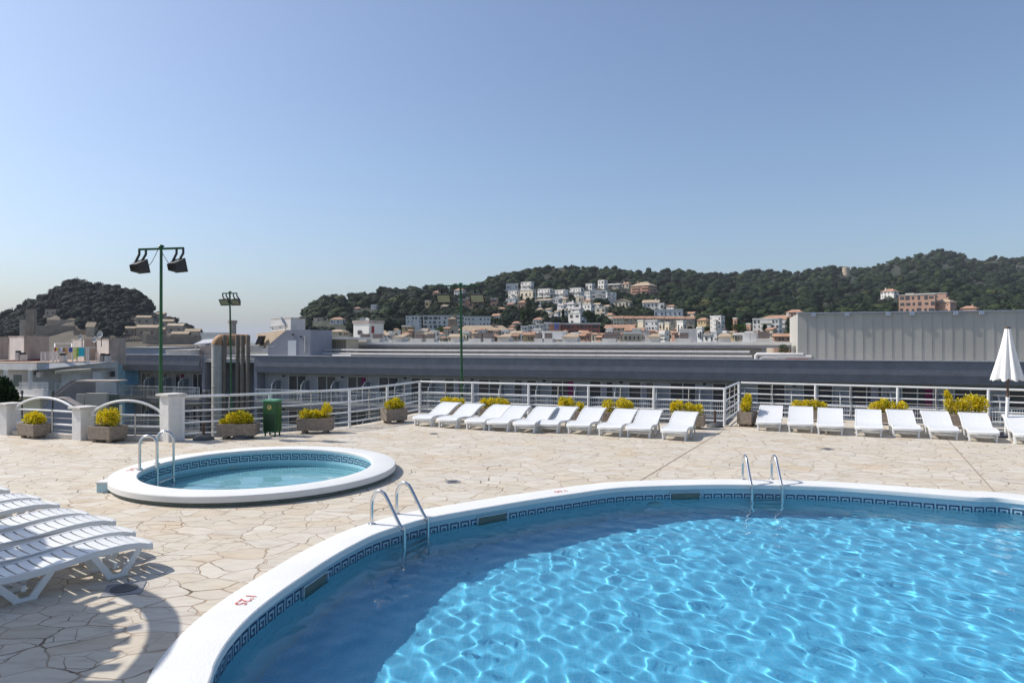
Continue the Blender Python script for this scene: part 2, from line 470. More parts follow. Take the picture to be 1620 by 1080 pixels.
# ------------------------------------------------------------------ mesh helpers
class MB:
    def __init__(s):
        s.v, s.f, s.uv = [], [], None

    def add(s, vs, fs):
        o = len(s.v)
        s.v += [tuple(x) for x in vs]
        s.f += [tuple(i + o for i in f) for f in fs]
        return s

    def box(s, x0, x1, y0, y1, z0, z1, m=None):
        vs = [Vector(p) for p in ((x0, y0, z0), (x1, y0, z0), (x1, y1, z0), (x0, y1, z0), (x0, y0, z1), (x1, y0, z1), (x1, y1, z1), (x0, y1, z1))]
        if m is not None:
            vs = [m @ p for p in vs]
        return s.add(vs, [(0, 3, 2, 1), (4, 5, 6, 7), (0, 1, 5, 4), (1, 2, 6, 5), (2, 3, 7, 6), (3, 0, 4, 7)])

    def bar(s, a, b, w_, h_, up=Vector((0, 0, 1))):
        """rectangular bar from a to b"""
        a, b = Vector(a), Vector(b)
        d = (b - a).normalized()
        side = d.cross(up)
        if side.length < 1e-4:
            side = d.cross(Vector((0, 1, 0)))
        side.normalize()
        u2 = side.cross(d).normalized()
        vs = []
        for p in (a, b):
            for sx, sy in ((-1, -1), (1, -1), (1, 1), (-1, 1)):
                vs.append(p + side * sx * w_ / 2 + u2 * sy * h_ / 2)
        return s.add(vs, [(3, 2, 1, 0), (4, 5, 6, 7), (0, 1, 5, 4), (1, 2, 6, 5), (2, 3, 7, 6), (3, 0, 4, 7)])

    def tube(s, pts, r, n=8, r1=None, cap=True):
        pts = [Vector(p) for p in pts]
        k = len(pts)
        rings = []
        prev = None
        for i, p in enumerate(pts):
            d = (pts[min(i + 1, k - 1)] - pts[max(i - 1, 0)]).normalized()
            if prev is None:
                ref = Vector((0, 0, 1)) if abs(d.z) < 0.9 else Vector((0, 1, 0))
                a = d.cross(ref).normalized()
            else:
                a = (prev - d * prev.dot(d)).normalized()
            prev = a
            b = d.cross(a)
            rr = r if r1 is None else r + (r1 - r) * i / (k - 1)
            rings.append([p + (a * math.cos(t) + b * math.sin(t)) * rr for t in [2 * math.pi * j / n for j in range(n)]])
        vs = [q for ring in rings for q in ring]
        fs = []
        for i in range(k - 1):
            for j in range(n):
                fs.append((i * n + j, i * n + (j + 1) % n, (i + 1) * n + (j + 1) % n, (i + 1) * n + j))
        if cap:
            fs.append(tuple(range(n - 1, -1, -1)))
            fs.append(tuple((k - 1) * n + j for j in range(n)))
        return s.add(vs, fs)

    def prism(s, poly, d):
        """planar polygon (3D points) swept by the vector d"""
        poly = [Vector(p) for p in poly]
        d = Vector(d)
        n = len(poly)
        vs = poly + [p + d for p in poly]
        tri = tessellate_polygon([poly])
        fs = [tuple(t) for t in tri] + [tuple(n + i for i in reversed(t)) for t in tri]
        fs += [(i, (i + 1) % n, n + (i + 1) % n, n + i) for i in range(n)]
        return s.add(vs, fs)

    def rev(s, prof, n=24, c=(0, 0, 0), cap=True):
        c = Vector(c)
        vs, k = [], len(prof)
        for r_, z in prof:
            vs += [c + Vector((r_ * math.cos(2 * math.pi * j / n), r_ * math.sin(2 * math.pi * j / n), z)) for j in range(n)]
        fs = [(i * n + j, i * n + (j + 1) % n, (i + 1) * n + (j + 1) % n, (i + 1) * n + j) for i in range(k - 1) for j in range(n)]
        if cap:
            fs += [tuple(range(n - 1, -1, -1)), tuple((k - 1) * n + j for j in range(n))]
        return s.add(vs, fs)

    def build(s, name, mat, parent=None, smooth=False, bevel=0.0, fixn=True, local=False):
        me = bpy.data.meshes.new(name)
        vs = s.v
        if parent is not None and not local:
            inv = Matrix.LocRotScale(parent.location, parent.rotation_euler, None).inverted()
            vs = [tuple(inv @ Vector(p)) for p in vs]
        me.from_pydata(vs, [], s.f)
        me.materials.append(mat)
        if fixn or bevel:
            bm = bmesh.new()
            bm.from_mesh(me)
            bmesh.ops.recalc_face_normals(bm, faces=bm.faces[:])
            if bevel:
                es = [e for e in bm.edges if len(e.link_faces) == 2 and e.calc_face_angle(0) > 0.5]
                bmesh.ops.bevel(bm, geom=es, offset=bevel, segments=2, affect='EDGES', profile=0.6)
            bm.to_mesh(me)
            bm.free()
        if smooth:
            me.polygons.foreach_set('use_smooth', [True] * len(me.polygons))
            if smooth != 'all':
                me.set_sharp_from_angle(angle=R(40))
        o = bpy.data.objects.new(name, me)
        COL.objects.link(o)
        if parent is not None:
            o.parent = parent
        return o


def link_mesh(name, me, parent=None):
    o = bpy.data.objects.new(name, me)
    COL.objects.link(o)
    if parent is not None:
        o.parent = parent
    return o


def tag(o, label, cat, group=None):
    o['label'] = label
    o['category'] = cat
    if group:
        o['group'] = group
    return o


def thing(name, label, cat, loc=(0, 0, 0), rz=0.0, group=None):
    o = bpy.data.objects.new(name, None)
    COL.objects.link(o)
    o.empty_display_size = 0.2
    o.location = loc
    o.rotation_euler = (0, 0, rz)
    return tag(o, label, cat, group)


def kind(o, k):
    o['kind'] = k
    return o


def copy_tree(o, parent=None):
    c = o.copy()
    COL.objects.link(c)
    if parent is not None:
        c.parent = parent
    for ch in list(o.children):
        copy_tree(ch, c)
    return c


def spline(pts, n, closed=False):
    """Catmull-Rom through pts, n samples per span"""
    pts = [Vector(p) for p in pts]
    k = len(pts)
    out = []
    for i in range(k if closed else k - 1):
        if closed:
            a, b, c, d = (pts[(i + j) % k] for j in (-1, 0, 1, 2))
        else:
            a, b, c, d = pts[max(i - 1, 0)], pts[i], pts[i + 1], pts[min(i + 2, k - 1)]
        for j in range(n):
            t = j / n
            out.append(0.5 * ((2 * b) + (c - a) * t + (2 * a - 5 * b + 4 * c - d) * t * t + (3 * b - a - 3 * c + d) * t ** 3))
    if not closed:
        out.append(pts[-1])
    return out


def text_part(txt, size, origin, xd, yd, mat, parent, name='depth_mark', depth=0.0):
    cu = bpy.data.curves.new('t', 'FONT')
    cu.body = txt
    cu.size = size
    cu.align_x = 'CENTER'
    cu.align_y = 'CENTER'
    cu.extrude = depth
    ob = bpy.data.objects.new('t', cu)
    COL.objects.link(ob)
    dg = bpy.context.evaluated_depsgraph_get()
    me = bpy.data.meshes.new_from_object(ob.evaluated_get(dg))
    bpy.data.objects.remove(ob)
    xd, yd = Vector(xd).normalized(), Vector(yd).normalized()
    zd = xd.cross(yd)
    mb = MB()
    mb.add([Vector(origin) + xd * v.co.x + yd * v.co.y + zd * v.co.z for v in me.vertices], [tuple(p.vertices) for p in me.polygons])
    bpy.data.meshes.remove(me)
    return mb.build(name, mat, parent, fixn=depth > 0)

# ================================================================== POOLS AND TERRACE
class Ring:
    """closed counter-clockwise outline with arc length, for sweeping profiles and laying tiles"""

    def __init__(s, pts):
        s.p = [Vector((p[0], p[1])) for p in pts]
        n = len(s.p)
        s.n = []
        for i in range(n):
            t = (s.p[(i + 1) % n] - s.p[i - 1]).normalized()
            s.n.append(Vector((t.y, -t.x)))
        s.s = [0.0]
        for i in range(n):
            s.s.append(s.s[-1] + (s.p[(i + 1) % n] - s.p[i]).length)
        s.len = s.s[-1]

    def at(s, a):
        a %= s.len
        lo = int(np.searchsorted(s.s, a, side='right')) - 1
        lo = min(lo, len(s.p) - 1)
        t = (a - s.s[lo]) / (s.s[lo + 1] - s.s[lo])
        j = (lo + 1) % len(s.p)
        return s.p[lo].lerp(s.p[j], t), s.n[lo].lerp(s.n[j], t).normalized()

    def off(s, d):
        return [p + n * d for p, n in zip(s.p, s.n)]

    def sweep(s, name, prof, mat, parent, smooth=False):
        n, k = len(s.p), len(prof)
        vs = [((s.p[i] + s.n[i] * d).x, (s.p[i] + s.n[i] * d).y, z) for d, z in prof for i in range(n)]
        fs, uvs = [], []
        for q in range(k - 1):
            for i in range(n):
                j = (i + 1) % n
                fs.append((q * n + i, q * n + j, (q + 1) * n + j, (q + 1) * n + i))
                zz = [prof[q][1] + prof[q][0], prof[q + 1][1] + prof[q + 1][0]]
                uvs += [(s.s[i], zz[0]), (s.s[i + 1], zz[0]), (s.s[i + 1], zz[1]), (s.s[i], zz[1])]
        me = bpy.data.meshes.new(name)
        L = parent.location if parent else Vector((0, 0, 0))
        me.from_pydata([(x - L.x, y - L.y, z - L.z) for x, y, z in vs], [], fs)
        uvl = me.uv_layers.new(name='UVMap')
        uvl.data.foreach_set('uv', [c for uv in uvs for c in uv])
        me.materials.append(mat)
        if smooth:
            me.polygons.foreach_set('use_smooth', [True] * len(me.polygons))
            me.set_sharp_from_angle(angle=R(22))
        return link_mesh(name, me, parent)

    def floor(s, name, d, z, mat, parent):
        pts = s.off(d)
        L = parent.location
        me = bpy.data.meshes.new(name)
        me.from_pydata([(p.x - L.x, p.y - L.y, z - L.z) for p in pts], [], [tuple(range(len(pts)))])
        uvl = me.uv_layers.new(name='UVMap')
        uvl.data.foreach_set('uv', [c for p in pts for c in (p.x, p.y)])
        me.materials.append(mat)
        return link_mesh(name, me, parent)

    def keys(s, rows, size, d, ztop, mat, parent, name='greek_key_band'):
        """meander of square mosaic tiles laid on the wall, 3 mm proud"""
        w_ = len(rows[0])
        per = w_ * size
        cnt = round(s.len / per)
        sz = s.len / (cnt * w_)
        mb = MB()
        g = size * 0.06
        for k in range(cnt):
            for r_, row in enumerate(rows):
                for c, ch in enumerate(row):
                    if ch == '1':
                        a0, a1 = (k * w_ + c) * sz + g, (k * w_ + c + 1) * sz - g
                        (p0, n0), (p1, n1) = s.at(a0), s.at(a1)
                        p0, p1 = p0 + n0 * d, p1 + n1 * d
                        zt = ztop(p0) - r_ * size - g
                        zb = zt - size + 2 * g
                        mb.add([(p0.x, p0.y, zb), (p1.x, p1.y, zb), (p1.x, p1.y, zt), (p0.x, p0.y, zt)], [(3, 2, 1, 0)])
        return mb.build(name, mat, parent, fixn=False)

    def seen(s, u):
        """arc length of the far-side point seen in column u"""
        best, a = 1e9, 0
        for i, p in enumerate(s.p):
            if p.y < 3 or s.n[i].dot(Vector((p.x, p.y))) < 0:
                continue
            e = abs(CX + F * p.x / p.y - u)
            if e < best:
                best, a = e, s.s[i]
        return a


def water_sheet(name, ring, z, waves, h, seed, mat, d=0.035):
    rng = np.random.default_rng(seed)
    out = np.array([(p.x, p.y) for p in ring.off(d)])
    x0, y0 = out.min(0) - h
    x1, y1 = out.max(0) + h
    xs, ys = np.arange(x0, x1, h), np.arange(y0, y1, h)
    X, Y = np.meshgrid(xs, ys)
    Z = np.full_like(X, z)
    for lam, amp, cnt in waves:
        for k in range(cnt):
            th = rng.uniform(0, 2 * math.pi)
            l = lam * rng.uniform(0.72, 1.35)
            kk = 2 * math.pi / l
            Z += amp * 1.4 / math.sqrt(cnt) * np.sin(kk * (X * math.cos(th) + Y * math.sin(th)) + rng.uniform(0, 6.28))
    nx, ny = len(xs), len(ys)
    I = np.arange(nx * ny).reshape(ny, nx)
    f = np.stack([I[:-1, :-1].ravel(), I[:-1, 1:].ravel(), I[1:, 1:].ravel(), I[1:, :-1].ravel()], 1)
    V = np.stack([X.ravel(), Y.ravel(), Z.ravel()], 1)
    c = V[f].mean(1)
    ins = np.zeros(len(c), bool)
    j = len(out) - 1
    for i in range(len(out)):
        a, b = out[i], out[j]
        cond = (a[1] > c[:, 1]) != (b[1] > c[:, 1])
        with np.errstate(divide='ignore', invalid='ignore'):
            xi = (b[0] - a[0]) * (c[:, 1] - a[1]) / (b[1] - a[1]) + a[0]
        ins ^= cond & (c[:, 0] < xi)
        j = i
    f = f[ins]
    used, inv = np.unique(f, return_inverse=True)
    V, f = V[used], inv.reshape(-1, 4)
    me = bpy.data.meshes.new(name)
    me.from_pydata(V.tolist(), [], f.tolist())
    me.materials.append(mat)
    me.polygons.foreach_set('use_smooth', [True] * len(me.polygons))
    o = kind(link_mesh(name, me), 'structure')
    o.cycles.is_caustics_caster = True
    return o


far = [(6.76, 9.014), (6.198, 9.22), (5.26, 9.626), (4.485, 9.887), (3.319, 10.01), (2.303, 9.947), (1.503, 9.776), (0.854, 9.41), (0.251, 9.036),
       (-0.511, 8.494), (-0.978, 8.129), (-1.231, 7.82), (-1.471, 7.46), (-1.63, 7.043), (-1.75, 6.632), (-1.875, 6.05), (-1.955, 5.6),
       (-1.995, 5.2), (-1.985, 4.8), (-1.93, 4.45), (-1.847, 4.15)]
rest = [(3.3 + r_ * math.cos(R(a)), 4.75 + r_ * math.sin(R(a))) for a, r_ in
        ((200, 5.2), (216, 5.15), (232, 5.12), (250, 5.15), (270, 5.2), (290, 5.25), (310, 5.3), (330, 5.35), (350, 5.45), (10, 5.5), (30, 5.5))]
BIG = Ring(spline([(x, y, 0) for x, y in far + rest], 8, True))
SC = Vector((-3.93, 10.69))
SMALL = Ring([(SC.x + 1.70 * math.cos(2 * math.pi * i / 120), SC.y + 1.70 * math.sin(2 * math.pi * i / 120)) for i in range(120)])

KEY_A = ["1111110", "1000010", "1011010", "1010010", "1011110", "1000000"]
KEY_B = ["11111110", "10000010", "10111110", "10100000", "10111111"]

# big pool ---------------------------------------------------------
BZW, BZF = -0.185, -1.10
pool = thing('swimming_pool', 'large curved swimming pool of bright blue water with white coping', 'swimming pool', (3.3, 4.75, 0))
BIG.sweep('coping', [(0.03, -0.062), (0.003, -0.057), (0.0, -0.012), (0.004, 0.001), (0.014, 0.008), (0.355, 0.013), (0.372, 0.010), (0.376, 0.002), (0.376, -0.06)], COPING, pool, True)
bw = BIG.sweep('tiled_wall', [(0.025, -0.05), (0.025, BZF)], WALLTILE, pool)
bf = BIG.floor('pool_floor', 0.03, BZF, FLOORTILE, pool)
BIG.keys(KEY_A, 0.0212, 0.022, lambda p: -0.078 - 0.055 * max(0, min(1, (p.y - 4.5) / 5.0)), KEYTILE, pool)
for o in (bw, bf):
    o.cycles.is_caustics_receiver = True
for u in (500, 785, 1082):
    a = BIG.seen(u)
    sk, fr = MB(), MB()
    for q, (wd, dd, zt, zb, mb) in enumerate(((0.20, 0.010, -0.115, -0.26, sk), (0.235, 0.016, -0.10, -0.275, fr))):
        n_ = 5
        segs = [BIG.at(a + wd * (2 * i / n_ - 1)) for i in range(n_ + 1)]
        if q == 0:
            for i in range(n_):
                (p0, m0), (p1, m1) = segs[i], segs[i + 1]
                A, B_ = p0 + m0 * dd, p1 + m1 * dd
                mb.add([(A.x, A.y, zb), (B_.x, B_.y, zb), (B_.x, B_.y, zt), (A.x, A.y, zt)], [(3, 2, 1, 0)])
        else:
            for (i0, i1, z0, z1) in [(i, i + 1, zt - 0.012, zt) for i in range(n_)] + [(i, i + 1, zb, zb + 0.012) for i in range(n_)]:
                (p0, m0), (p1, m1) = segs[i0], segs[i1]
                A, B_, C_, D_ = p0 + m0 * 0.0, p1 + m1 * 0.0, p1 + m1 * 0.03, p0 + m0 * 0.03
                mb.prism([(A.x, A.y, z0), (B_.x, B_.y, z0), (C_.x, C_.y, z0), (D_.x, D_.y, z0)], (0, 0, z1 - z0))
    for i0, dr in ((0, 1), (n_, -1)):
        (p0, m0) = segs[i0]
        tdir = Vector((-m0.y, m0.x)) * .012 * dr
        A, B_, C_, D_ = p0, p0 + tdir, p0 + tdir + m0 * .03, p0 + m0 * .03
        fr.prism([(q.x, q.y, zb) for q in (A, B_, C_, D_)], (0, 0, zt - zb))
    f_ = fr.build('skimmer', WALLTILE, pool)
    s_ = sk.build('skimmer_mouth', DARK_VOID, f_, fixn=False, local=True)
    s_.data.transform(Matrix.Translation(-pool.location))
pl, pn = BIG.at(BIG.seen(1032))
lb = MB()
lb.rev([(0.10, 0.0), (0.11, 0.012), (0.085, 0.02), (0.0, 0.03)], 20)
lo_ = lb.build('pool_light', DISHM, pool, local=True)
lo_.location = (pl.x - pool.location.x, pl.y - pool.location.y, -0.52)
lo_.rotation_euler = Vector((-pn.x, -pn.y, 0)).to_track_quat('Z', 'Y').to_euler()


def mark(ring, u, txt, z, d, size, parent, near=False):
    if near:
        a = min(range(len(ring.p)), key=lambda i: abs(CX + F * ring.p[i].x / ring.p[i].y - u) + (0 if ring.n[i].y < 0 else 1e6))
        a = ring.s[a]
    else:
        a = ring.seen(u)
    p, n_ = ring.at(a)
    t = Vector((-n_.y, n_.x, 0))
    q = p + n_ * d
    return text_part(txt, size, (q.x, q.y, z), t, (-n_.x, -n_.y, 0), RED_PAINT, parent)


mark(BIG, 424, "1'25", 0.0165, 0.19, 0.135, pool)
mark(BIG, 899, "1'60", 0.0165, 0.19, 0.13, pool)
water_sheet('pool_water', BIG, BZW, ((0.85, 0.0016, 6), (0.34, 0.0018, 14), (0.185, 0.00078, 18)), 0.019, 4, WATER)

# wading pool ------------------------------------------------------
SZ, SZW, SZF = 0.15, -0.10, -0.42
wad = thing('wading_pool', 'small round raised wading pool with still water and wide white rim', 'wading pool', (SC.x, SC.y, 0))
SMALL.sweep('coping', [(0.012, SZ - 0.05), (0.002, SZ - 0.046), (0.0, SZ - 0.012), (0.005, SZ - 0.001), (0.016, SZ + 0.004), (0.355, SZ), (0.372, SZ - 0.006), (0.378, SZ - 0.018), (0.378, SZ - 0.088), (0.33, SZ - 0.090)], COPING, wad, True)
sw = SMALL.sweep('tiled_wall', [(0.010, SZ - 0.045), (0.010, SZF)], SMALLTILE, wad)
sf = SMALL.floor('pool_floor', 0.03, SZF, SMALLTILE, wad)
SMALL.sweep('outer_base', [(0.335, SZ - 0.08), (0.335, -0.03)], DARKTILE, wad)
SMALL.keys(KEY_B, 0.0215, 0.007, lambda p: SZ - 0.085, KEYTILE, wad)
for o in (sw, sf):
    o.cycles.is_caustics_receiver = True
mark(SMALL, 228, "0'45", SZ + 0.007, 0.19, 0.15, wad, True)
pl, pn = SMALL.at(SMALL.seen(372))
lb = MB()
lb.rev([(0.09, 0.0), (0.10, 0.012), (0.08, 0.02), (0.0, 0.03)], 20)
lo_ = lb.build('pool_light', DISHM, wad, local=True)
lo_.location = (pl.x - SC.x, pl.y - SC.y, -0.25)
lo_.rotation_euler = Vector((-pn.x, -pn.y, 0)).to_track_quat('Z', 'Y').to_euler()
pb = thing('plumbing_box', 'small tiled plumbing box at the left rim of the wading pool', 'box', tuple(G(161, 780)))
q = G(161, 779)
mb = MB().box(q.x - 0.075, q.x + 0.085, q.y, q.y + 0.20, -0.01, 0.12)
mb.build('body', SMALLTILE, pb, bevel=0.008)
MB().box(q.x - 0.085, q.x + 0.095, q.y - 0.01, q.y + 0.21, 0.122, 0.15).build('lid', COPING, pb, bevel=0.006)
water_sheet('wading_pool_water', SMALL, SZW, ((1.1, 0.0007, 6), (0.45, 0.00035, 8)), 0.03, 11, STILLWATER)

# terrace ----------------------------------------------------------
R1 = spline([(-7.1, 14.5, 0), (-6.0, 15.05, 0), (-5.3, 15.62, 0), (-4.15, 16.55, 0), (-3.31, 18.1, 0), (-2.70, 20.0, 0)], 6)
CORN = Vector((-2.70, 20.0, 0))
C2, C3, C4 = Vector((5.28, 16.96, 0)), Vector((6.48, 19.5, 0)), Vector((16.5, 14.4, 0))
edge = [(-16, -8), (24, -8), (24, 10.75), (C4.x + 0.1, C4.y + 0.2), (C3.x + 0.05, C3.y + 0.22), (C2.x + 0.16, C2.y + 0.22), (CORN.x + 0.0, CORN.y + 0.2)]
edge += [(p.x - 0.12, p.y + 0.12) for p in reversed(R1[:-1])]
edge += [(-7.4, 14.75), (-9.2, 14.98), (-11.36, 15.75), (-16, 17.5)]
me = bpy.data.meshes.new('terrace')
outer = [Vector((x, y, 0)) for x, y in edge]
h1 = [Vector((p.x, p.y, 0)) for p in BIG.off(0.365)]
h2 = [Vector((p.x, p.y, 0)) for p in SMALL.off(0.315)]
allp = outer + h1 + h2
tris = tessellate_polygon([outer, h1, h2])
no = len(outer)
vs = [tuple(p) for p in allp] + [(p.x, p.y, -10.5) for p in outer]
fs = [tuple(t) for t in tris] + [(i, (i + 1) % no, len(allp) + (i + 1) % no, len(allp) + i) for i in range(no)]
me.from_pydata(vs, [], fs)
bm = bmesh.new()
bm.from_mesh(me)
bmesh.ops.recalc_face_normals(bm, faces=bm.faces[:])
bm.to_mesh(me)
bm.free()
if me.polygons[0].normal.z < 0:
    me.flip_normals()
me.materials.append(PAVING)
terr = kind(link_mesh('terrace', me), 'structure')
JOINT = M('expansion_joint', (0.33, 0.27, 0.21), 0.9, 0.3, 8)
jm = MB()
for a, b in ((G(1006, 764), G(1142, 682)), (G(1496, 692), G(1579, 784)), (G(250, 742), G(20, 742))):
    if a.x < -4:
        continue
    d = (b - a).normalized()
    s_ = Vector((-d.y, d.x, 0)) * 0.012
    pts = [a + (b - a) * t / 12 for t in range(13)]
    for p0, p1 in zip(pts, pts[1:]):
        jm.add([(p0 - s_) + Vector((0, 0, .004)), (p1 - s_) + Vector((0, 0, .004)), (p1 + s_) + Vector((0, 0, .004)), (p0 + s_) + Vector((0, 0, .004))], [(0, 1, 2, 3)])
kind(jm.build('expansion_joint', JOINT, fixn=False), 'structure')

# drain covers -----------------------------------------------------
for (u, v, s_, lab) in ((196, 932, 0.15, 'square grey drain cover in the paving below the near white loungers'),
                        (716, 762, 0.10, 'small grey drain cover between the two pools'),
                        (1308, 710, 0.10, 'small grey drain cover in the paving before the right-hand lounger row'),
                        (686, 686, 0.09, 'small drain cover in the paving before the left end of the lounger row')):
    p = G(u, v)
    t = thing('drain_cover', lab, 'drain cover', (p.x, p.y, 0), 0.35, 'drain covers in the paving')
    MB().box(-s_, s_, -s_, s_, 0.001, 0.008).build('frame', M('drain_grey', (0.22, 0.22, 0.23), 0.6, 0.2, 20), t, local=True)
    gm = MB()
    gm.rev([(s_ * 0.72, 0.009), (s_ * 0.72, 0.013), (s_ * 0.6, 0.013)], 20)
    gm.build('ring', DARK_RUBBER, t, local=True)
    for k in range(4):
        MB().box(-s_ * 0.45, s_ * 0.45, s_ * (-0.4 + 0.25 * k), s_ * (-0.33 + 0.25 * k), 0.009, 0.012).build('slot', BLACK, t, local=True)


# pool ladders -----------------------------------------------------
def ladder(f1, f2, inward, top, reach, knee, bottom, z0, label, wet):
    f1, f2, d = Vector(f1), Vector(f2), Vector(inward).normalized()
    t = thing('pool_ladder', label, 'pool ladder', ((f1.x + f2.x) / 2, (f1.y + f2.y) / 2, z0), 0, 'steel pool ladders')
    prof = [(0, 0), (0, top * 0.55), (0.012, top * 0.74), (0.05, top * 0.91), (0.105, top), (0.16, top * 0.97), (0.215, top * 0.86)] if reach > 0.35 else \
           [(0, 0), (0, top * 0.7), (0.012, top * 0.84), (0.055, top * 0.95), (reach * 0.5, top), (reach - 0.055, top * 0.95), (reach - 0.012, top * 0.84), (reach, top * 0.7)]
    prof = [(a, b) for a, b in prof] + ([(reach * 0.8, knee + (top - knee) * 0.30), (reach - 0.02, knee + 0.03)] if reach > 0.35 else []) + [(reach, knee - 0.02), (reach, bottom)]
    for f in (f1, f2):
        pts = spline([f + d * a + Vector((0, 0, z0 + b)) for a, b in prof], 5)
        MB().tube(pts, 0.021, 12).build('rail', STEEL, t, smooth=True)
        MB().rev([(0.045, 0.0), (0.045, 0.008), (0.024, 0.014), (0.024, 0.02)], 16, f + Vector((0, 0, z0 + 0.012))).build('flange', STEEL, t, smooth=True)
    for k in range(wet):
        z = z0 + (-0.27 if z0 == 0 else -0.20) - 0.21 * k
        a, b = f1 + d * reach, f2 + d * reach
        mb = MB()
        e = (b - a).normalized() * 0.02
        mb.bar(a + e + Vector((0, 0, z)), b - e + Vector((0, 0, z)), 0.075, 0.018)
        mb.build('tread', STEEL, t, bevel=0.004)
    return t


ladder((-1.607, 7.82, 0), (-1.398, 8.27, 0), (0.79, -0.45, 0), 0.40, 0.47, -0.03, -0.88, 0.0, 'steel ladder on the left curve of the large pool', 3)
ladder((3.50, 10.36, 0), (3.94, 10.36, 0), (-0.05, -1, 0), 0.385, 0.47, -0.03, -0.88, 0.0, 'steel ladder on the far side of the large pool', 3)
ladder((-5.65, 10.36, 0), (-5.65, 10.86, 0), (1, 0.03, 0), 0.52, 0.26, 0.25, -0.52, 0.15, 'steel ladder standing on the rim of the wading pool', 1)


# ================================================================== LOUNGERS
def lounger_parts(root, L, W, prof, legs, prop=None, raised=None, gap=.09):
    pr = spline([(x, 0, z) for x, z in prof], 6)
    xs = [p.x for p in pr]
    zs = [p.z for p in pr]

    def zz(x):
        return float(np.interp(x, xs, zs))

    def rails(x0, x1, name, par, nslat):
        mb = MB()
        n_ = 14
        for s in (-1, 1):
            up, lowr = [], []
            for i in range(n_ + 1):
                x = x0 + (x1 - x0) * i / n_
                up.append((x, zz(x)))
                lowr.append((x, zz(x) - 0.055))
            poly = [(x, s * (W / 2 - 0.03), z) for x, z in up] + [(x, s * (W / 2 - 0.03), z) for x, z in reversed(lowr)]
            mb.prism(poly, (0, s * 0.03, 0))
        sw_ = (x1 - x0) / nslat
        for k in range(nslat):
            a = x0 + sw_ * k + sw_ * gap
            b = x0 + sw_ * (k + 1) - sw_ * gap
            vs = []
            for yy in (-1, -0.5, 0, 0.5, 1):
                dz = -0.008 * (1 - yy * yy) - 0.004
                y = yy * (W / 2 - 0.03)
                vs += [(a, y, zz(a) + dz), (b, y, zz(b) + dz), (b, y, zz(b) + dz - 0.016), (a, y, zz(a) + dz - 0.016)]
            fs = [(0, 1, 2, 3), (19, 18, 17, 16)]
            for i in range(4):
                for q in range(4):
                    fs.append((i * 4 + q, (i + 1) * 4 + q, (i + 1) * 4 + (q + 1) % 4, i * 4 + (q + 1) % 4))
            mb.add(vs, fs)
        for x, s in ((x0, 1), (x1, -1)):
            if (x == x0 and x0 > 0.01) or (x == x1 and x1 < L - 0.01):
                continue
            vs = []
            for yy in np.linspace(-1, 1, 9):
                bul = 0.035 * (1 - abs(yy) ** 3)
                xx = x - s * bul
                vs += [(xx, yy * W / 2 * 0.985, zz(x)), (x + s * 0.03, yy * W / 2 * 0.985, zz(x + s * 0.03)), (x + s * 0.03, yy * W / 2 * 0.985, zz(x) - 0.035), (xx, yy * W / 2 * 0.985, zz(x) - 0.05)]
            fs = [(0, 1, 2, 3), (35, 34, 33, 32)]
            for i in range(8):
                for q in range(4):
                    fs.append((i * 4 + q, (i + 1) * 4 + q, (i + 1) * 4 + (q + 1) % 4, i * 4 + (q + 1) % 4))
            mb.add(vs, fs)
        return mb.build(name, WHITE_PLASTIC, par, bevel=0.006, local=True)
    if raised:
        rails(0, raised - 0.005, 'seat', root, max(6, int(raised / 0.085)))
        rails(raised + 0.005, L, 'backrest', root, max(5, int((L - raised) / 0.085)))
    else:
        rails(0, L, 'seat', root, int(L / 0.085))
    for (xa, xb, xc, wd) in legs:
        for s in (-1, 1):
            mb = MB()
            y = s * (W / 2 - 0.026)
            za, zb = zz(xa) - 0.045, zz(xb) - 0.045
            yb = s * (W / 2 - 0.045)
            mb.bar((xa, y, za), (xc - 0.055, yb, 0.018), 0.034, wd, Vector((1, 0, 0.01)))
            mb.bar((xb, y, zb), (xc + 0.055, yb, 0.018), 0.034, wd, Vector((1, 0, 0.01)))
            mb.bar((xc - 0.085, yb, 0.016), (xc + 0.085, yb, 0.016), 0.040, 0.032)
            mb.build('leg', WHITE_PLASTIC, root, bevel=0.006, local=True)
        if wd > 0.05:
            mb = MB()
            mb.bar((xc, -W / 2 + 0.06, 0.10), (xc, W / 2 - 0.06, 0.10), 0.035, 0.05)
            mb.build('crossbar', WHITE_PLASTIC, root, bevel=0.005, local=True)
    if prop:
        for s in (-1, 1):
            mb = MB()
            y = s * (W / 2 - 0.07)
            mb.bar((prop[0], y, zz(prop[0]) - 0.03), (prop[1], y, prop[2]), 0.028, 0.04, Vector((1, 0, 0.01)))
            mb.build('prop', WHITE_PLASTIC, root, bevel=0.004, local=True)


GRP_N = 'white slatted loungers side by side at the left edge'
near = thing('sun_lounger', 'nearest white slatted sun lounger, fully in front of its neighbours', 'sun lounger', (0, 0, 0), 0, GRP_N)
lounger_parts(near, 1.75, 0.40, [(0, 0.235), (0.06, 0.262), (0.25, 0.290), (0.5, 0.282), (0.85, 0.247), (1.1, 0.240), (1.4, 0.275), (1.75, 0.335)],
              [(0.11, 0.50, 0.30, 0.055), (0.82, 1.22, 1.0, 0.055)])
E_DIR = Vector((0.594, 0.803))
E_SIDE = Vector((0.803, -0.594))
NAMES_N = ['nearest white slatted lounger at the left edge, with both V-shaped legs showing',
           'second nearest slatted lounger at the left edge, just behind the nearest one',
           'third nearest slatted lounger in the left-edge stack of loungers',
           'fourth slatted lounger from the front in the left-edge group',
           'fifth slatted lounger from the front in the left-edge group',
           'sixth slatted lounger from the front in the left-edge group, only its tip in view',
           'farthest slatted lounger of the left-edge group, a small white tip']
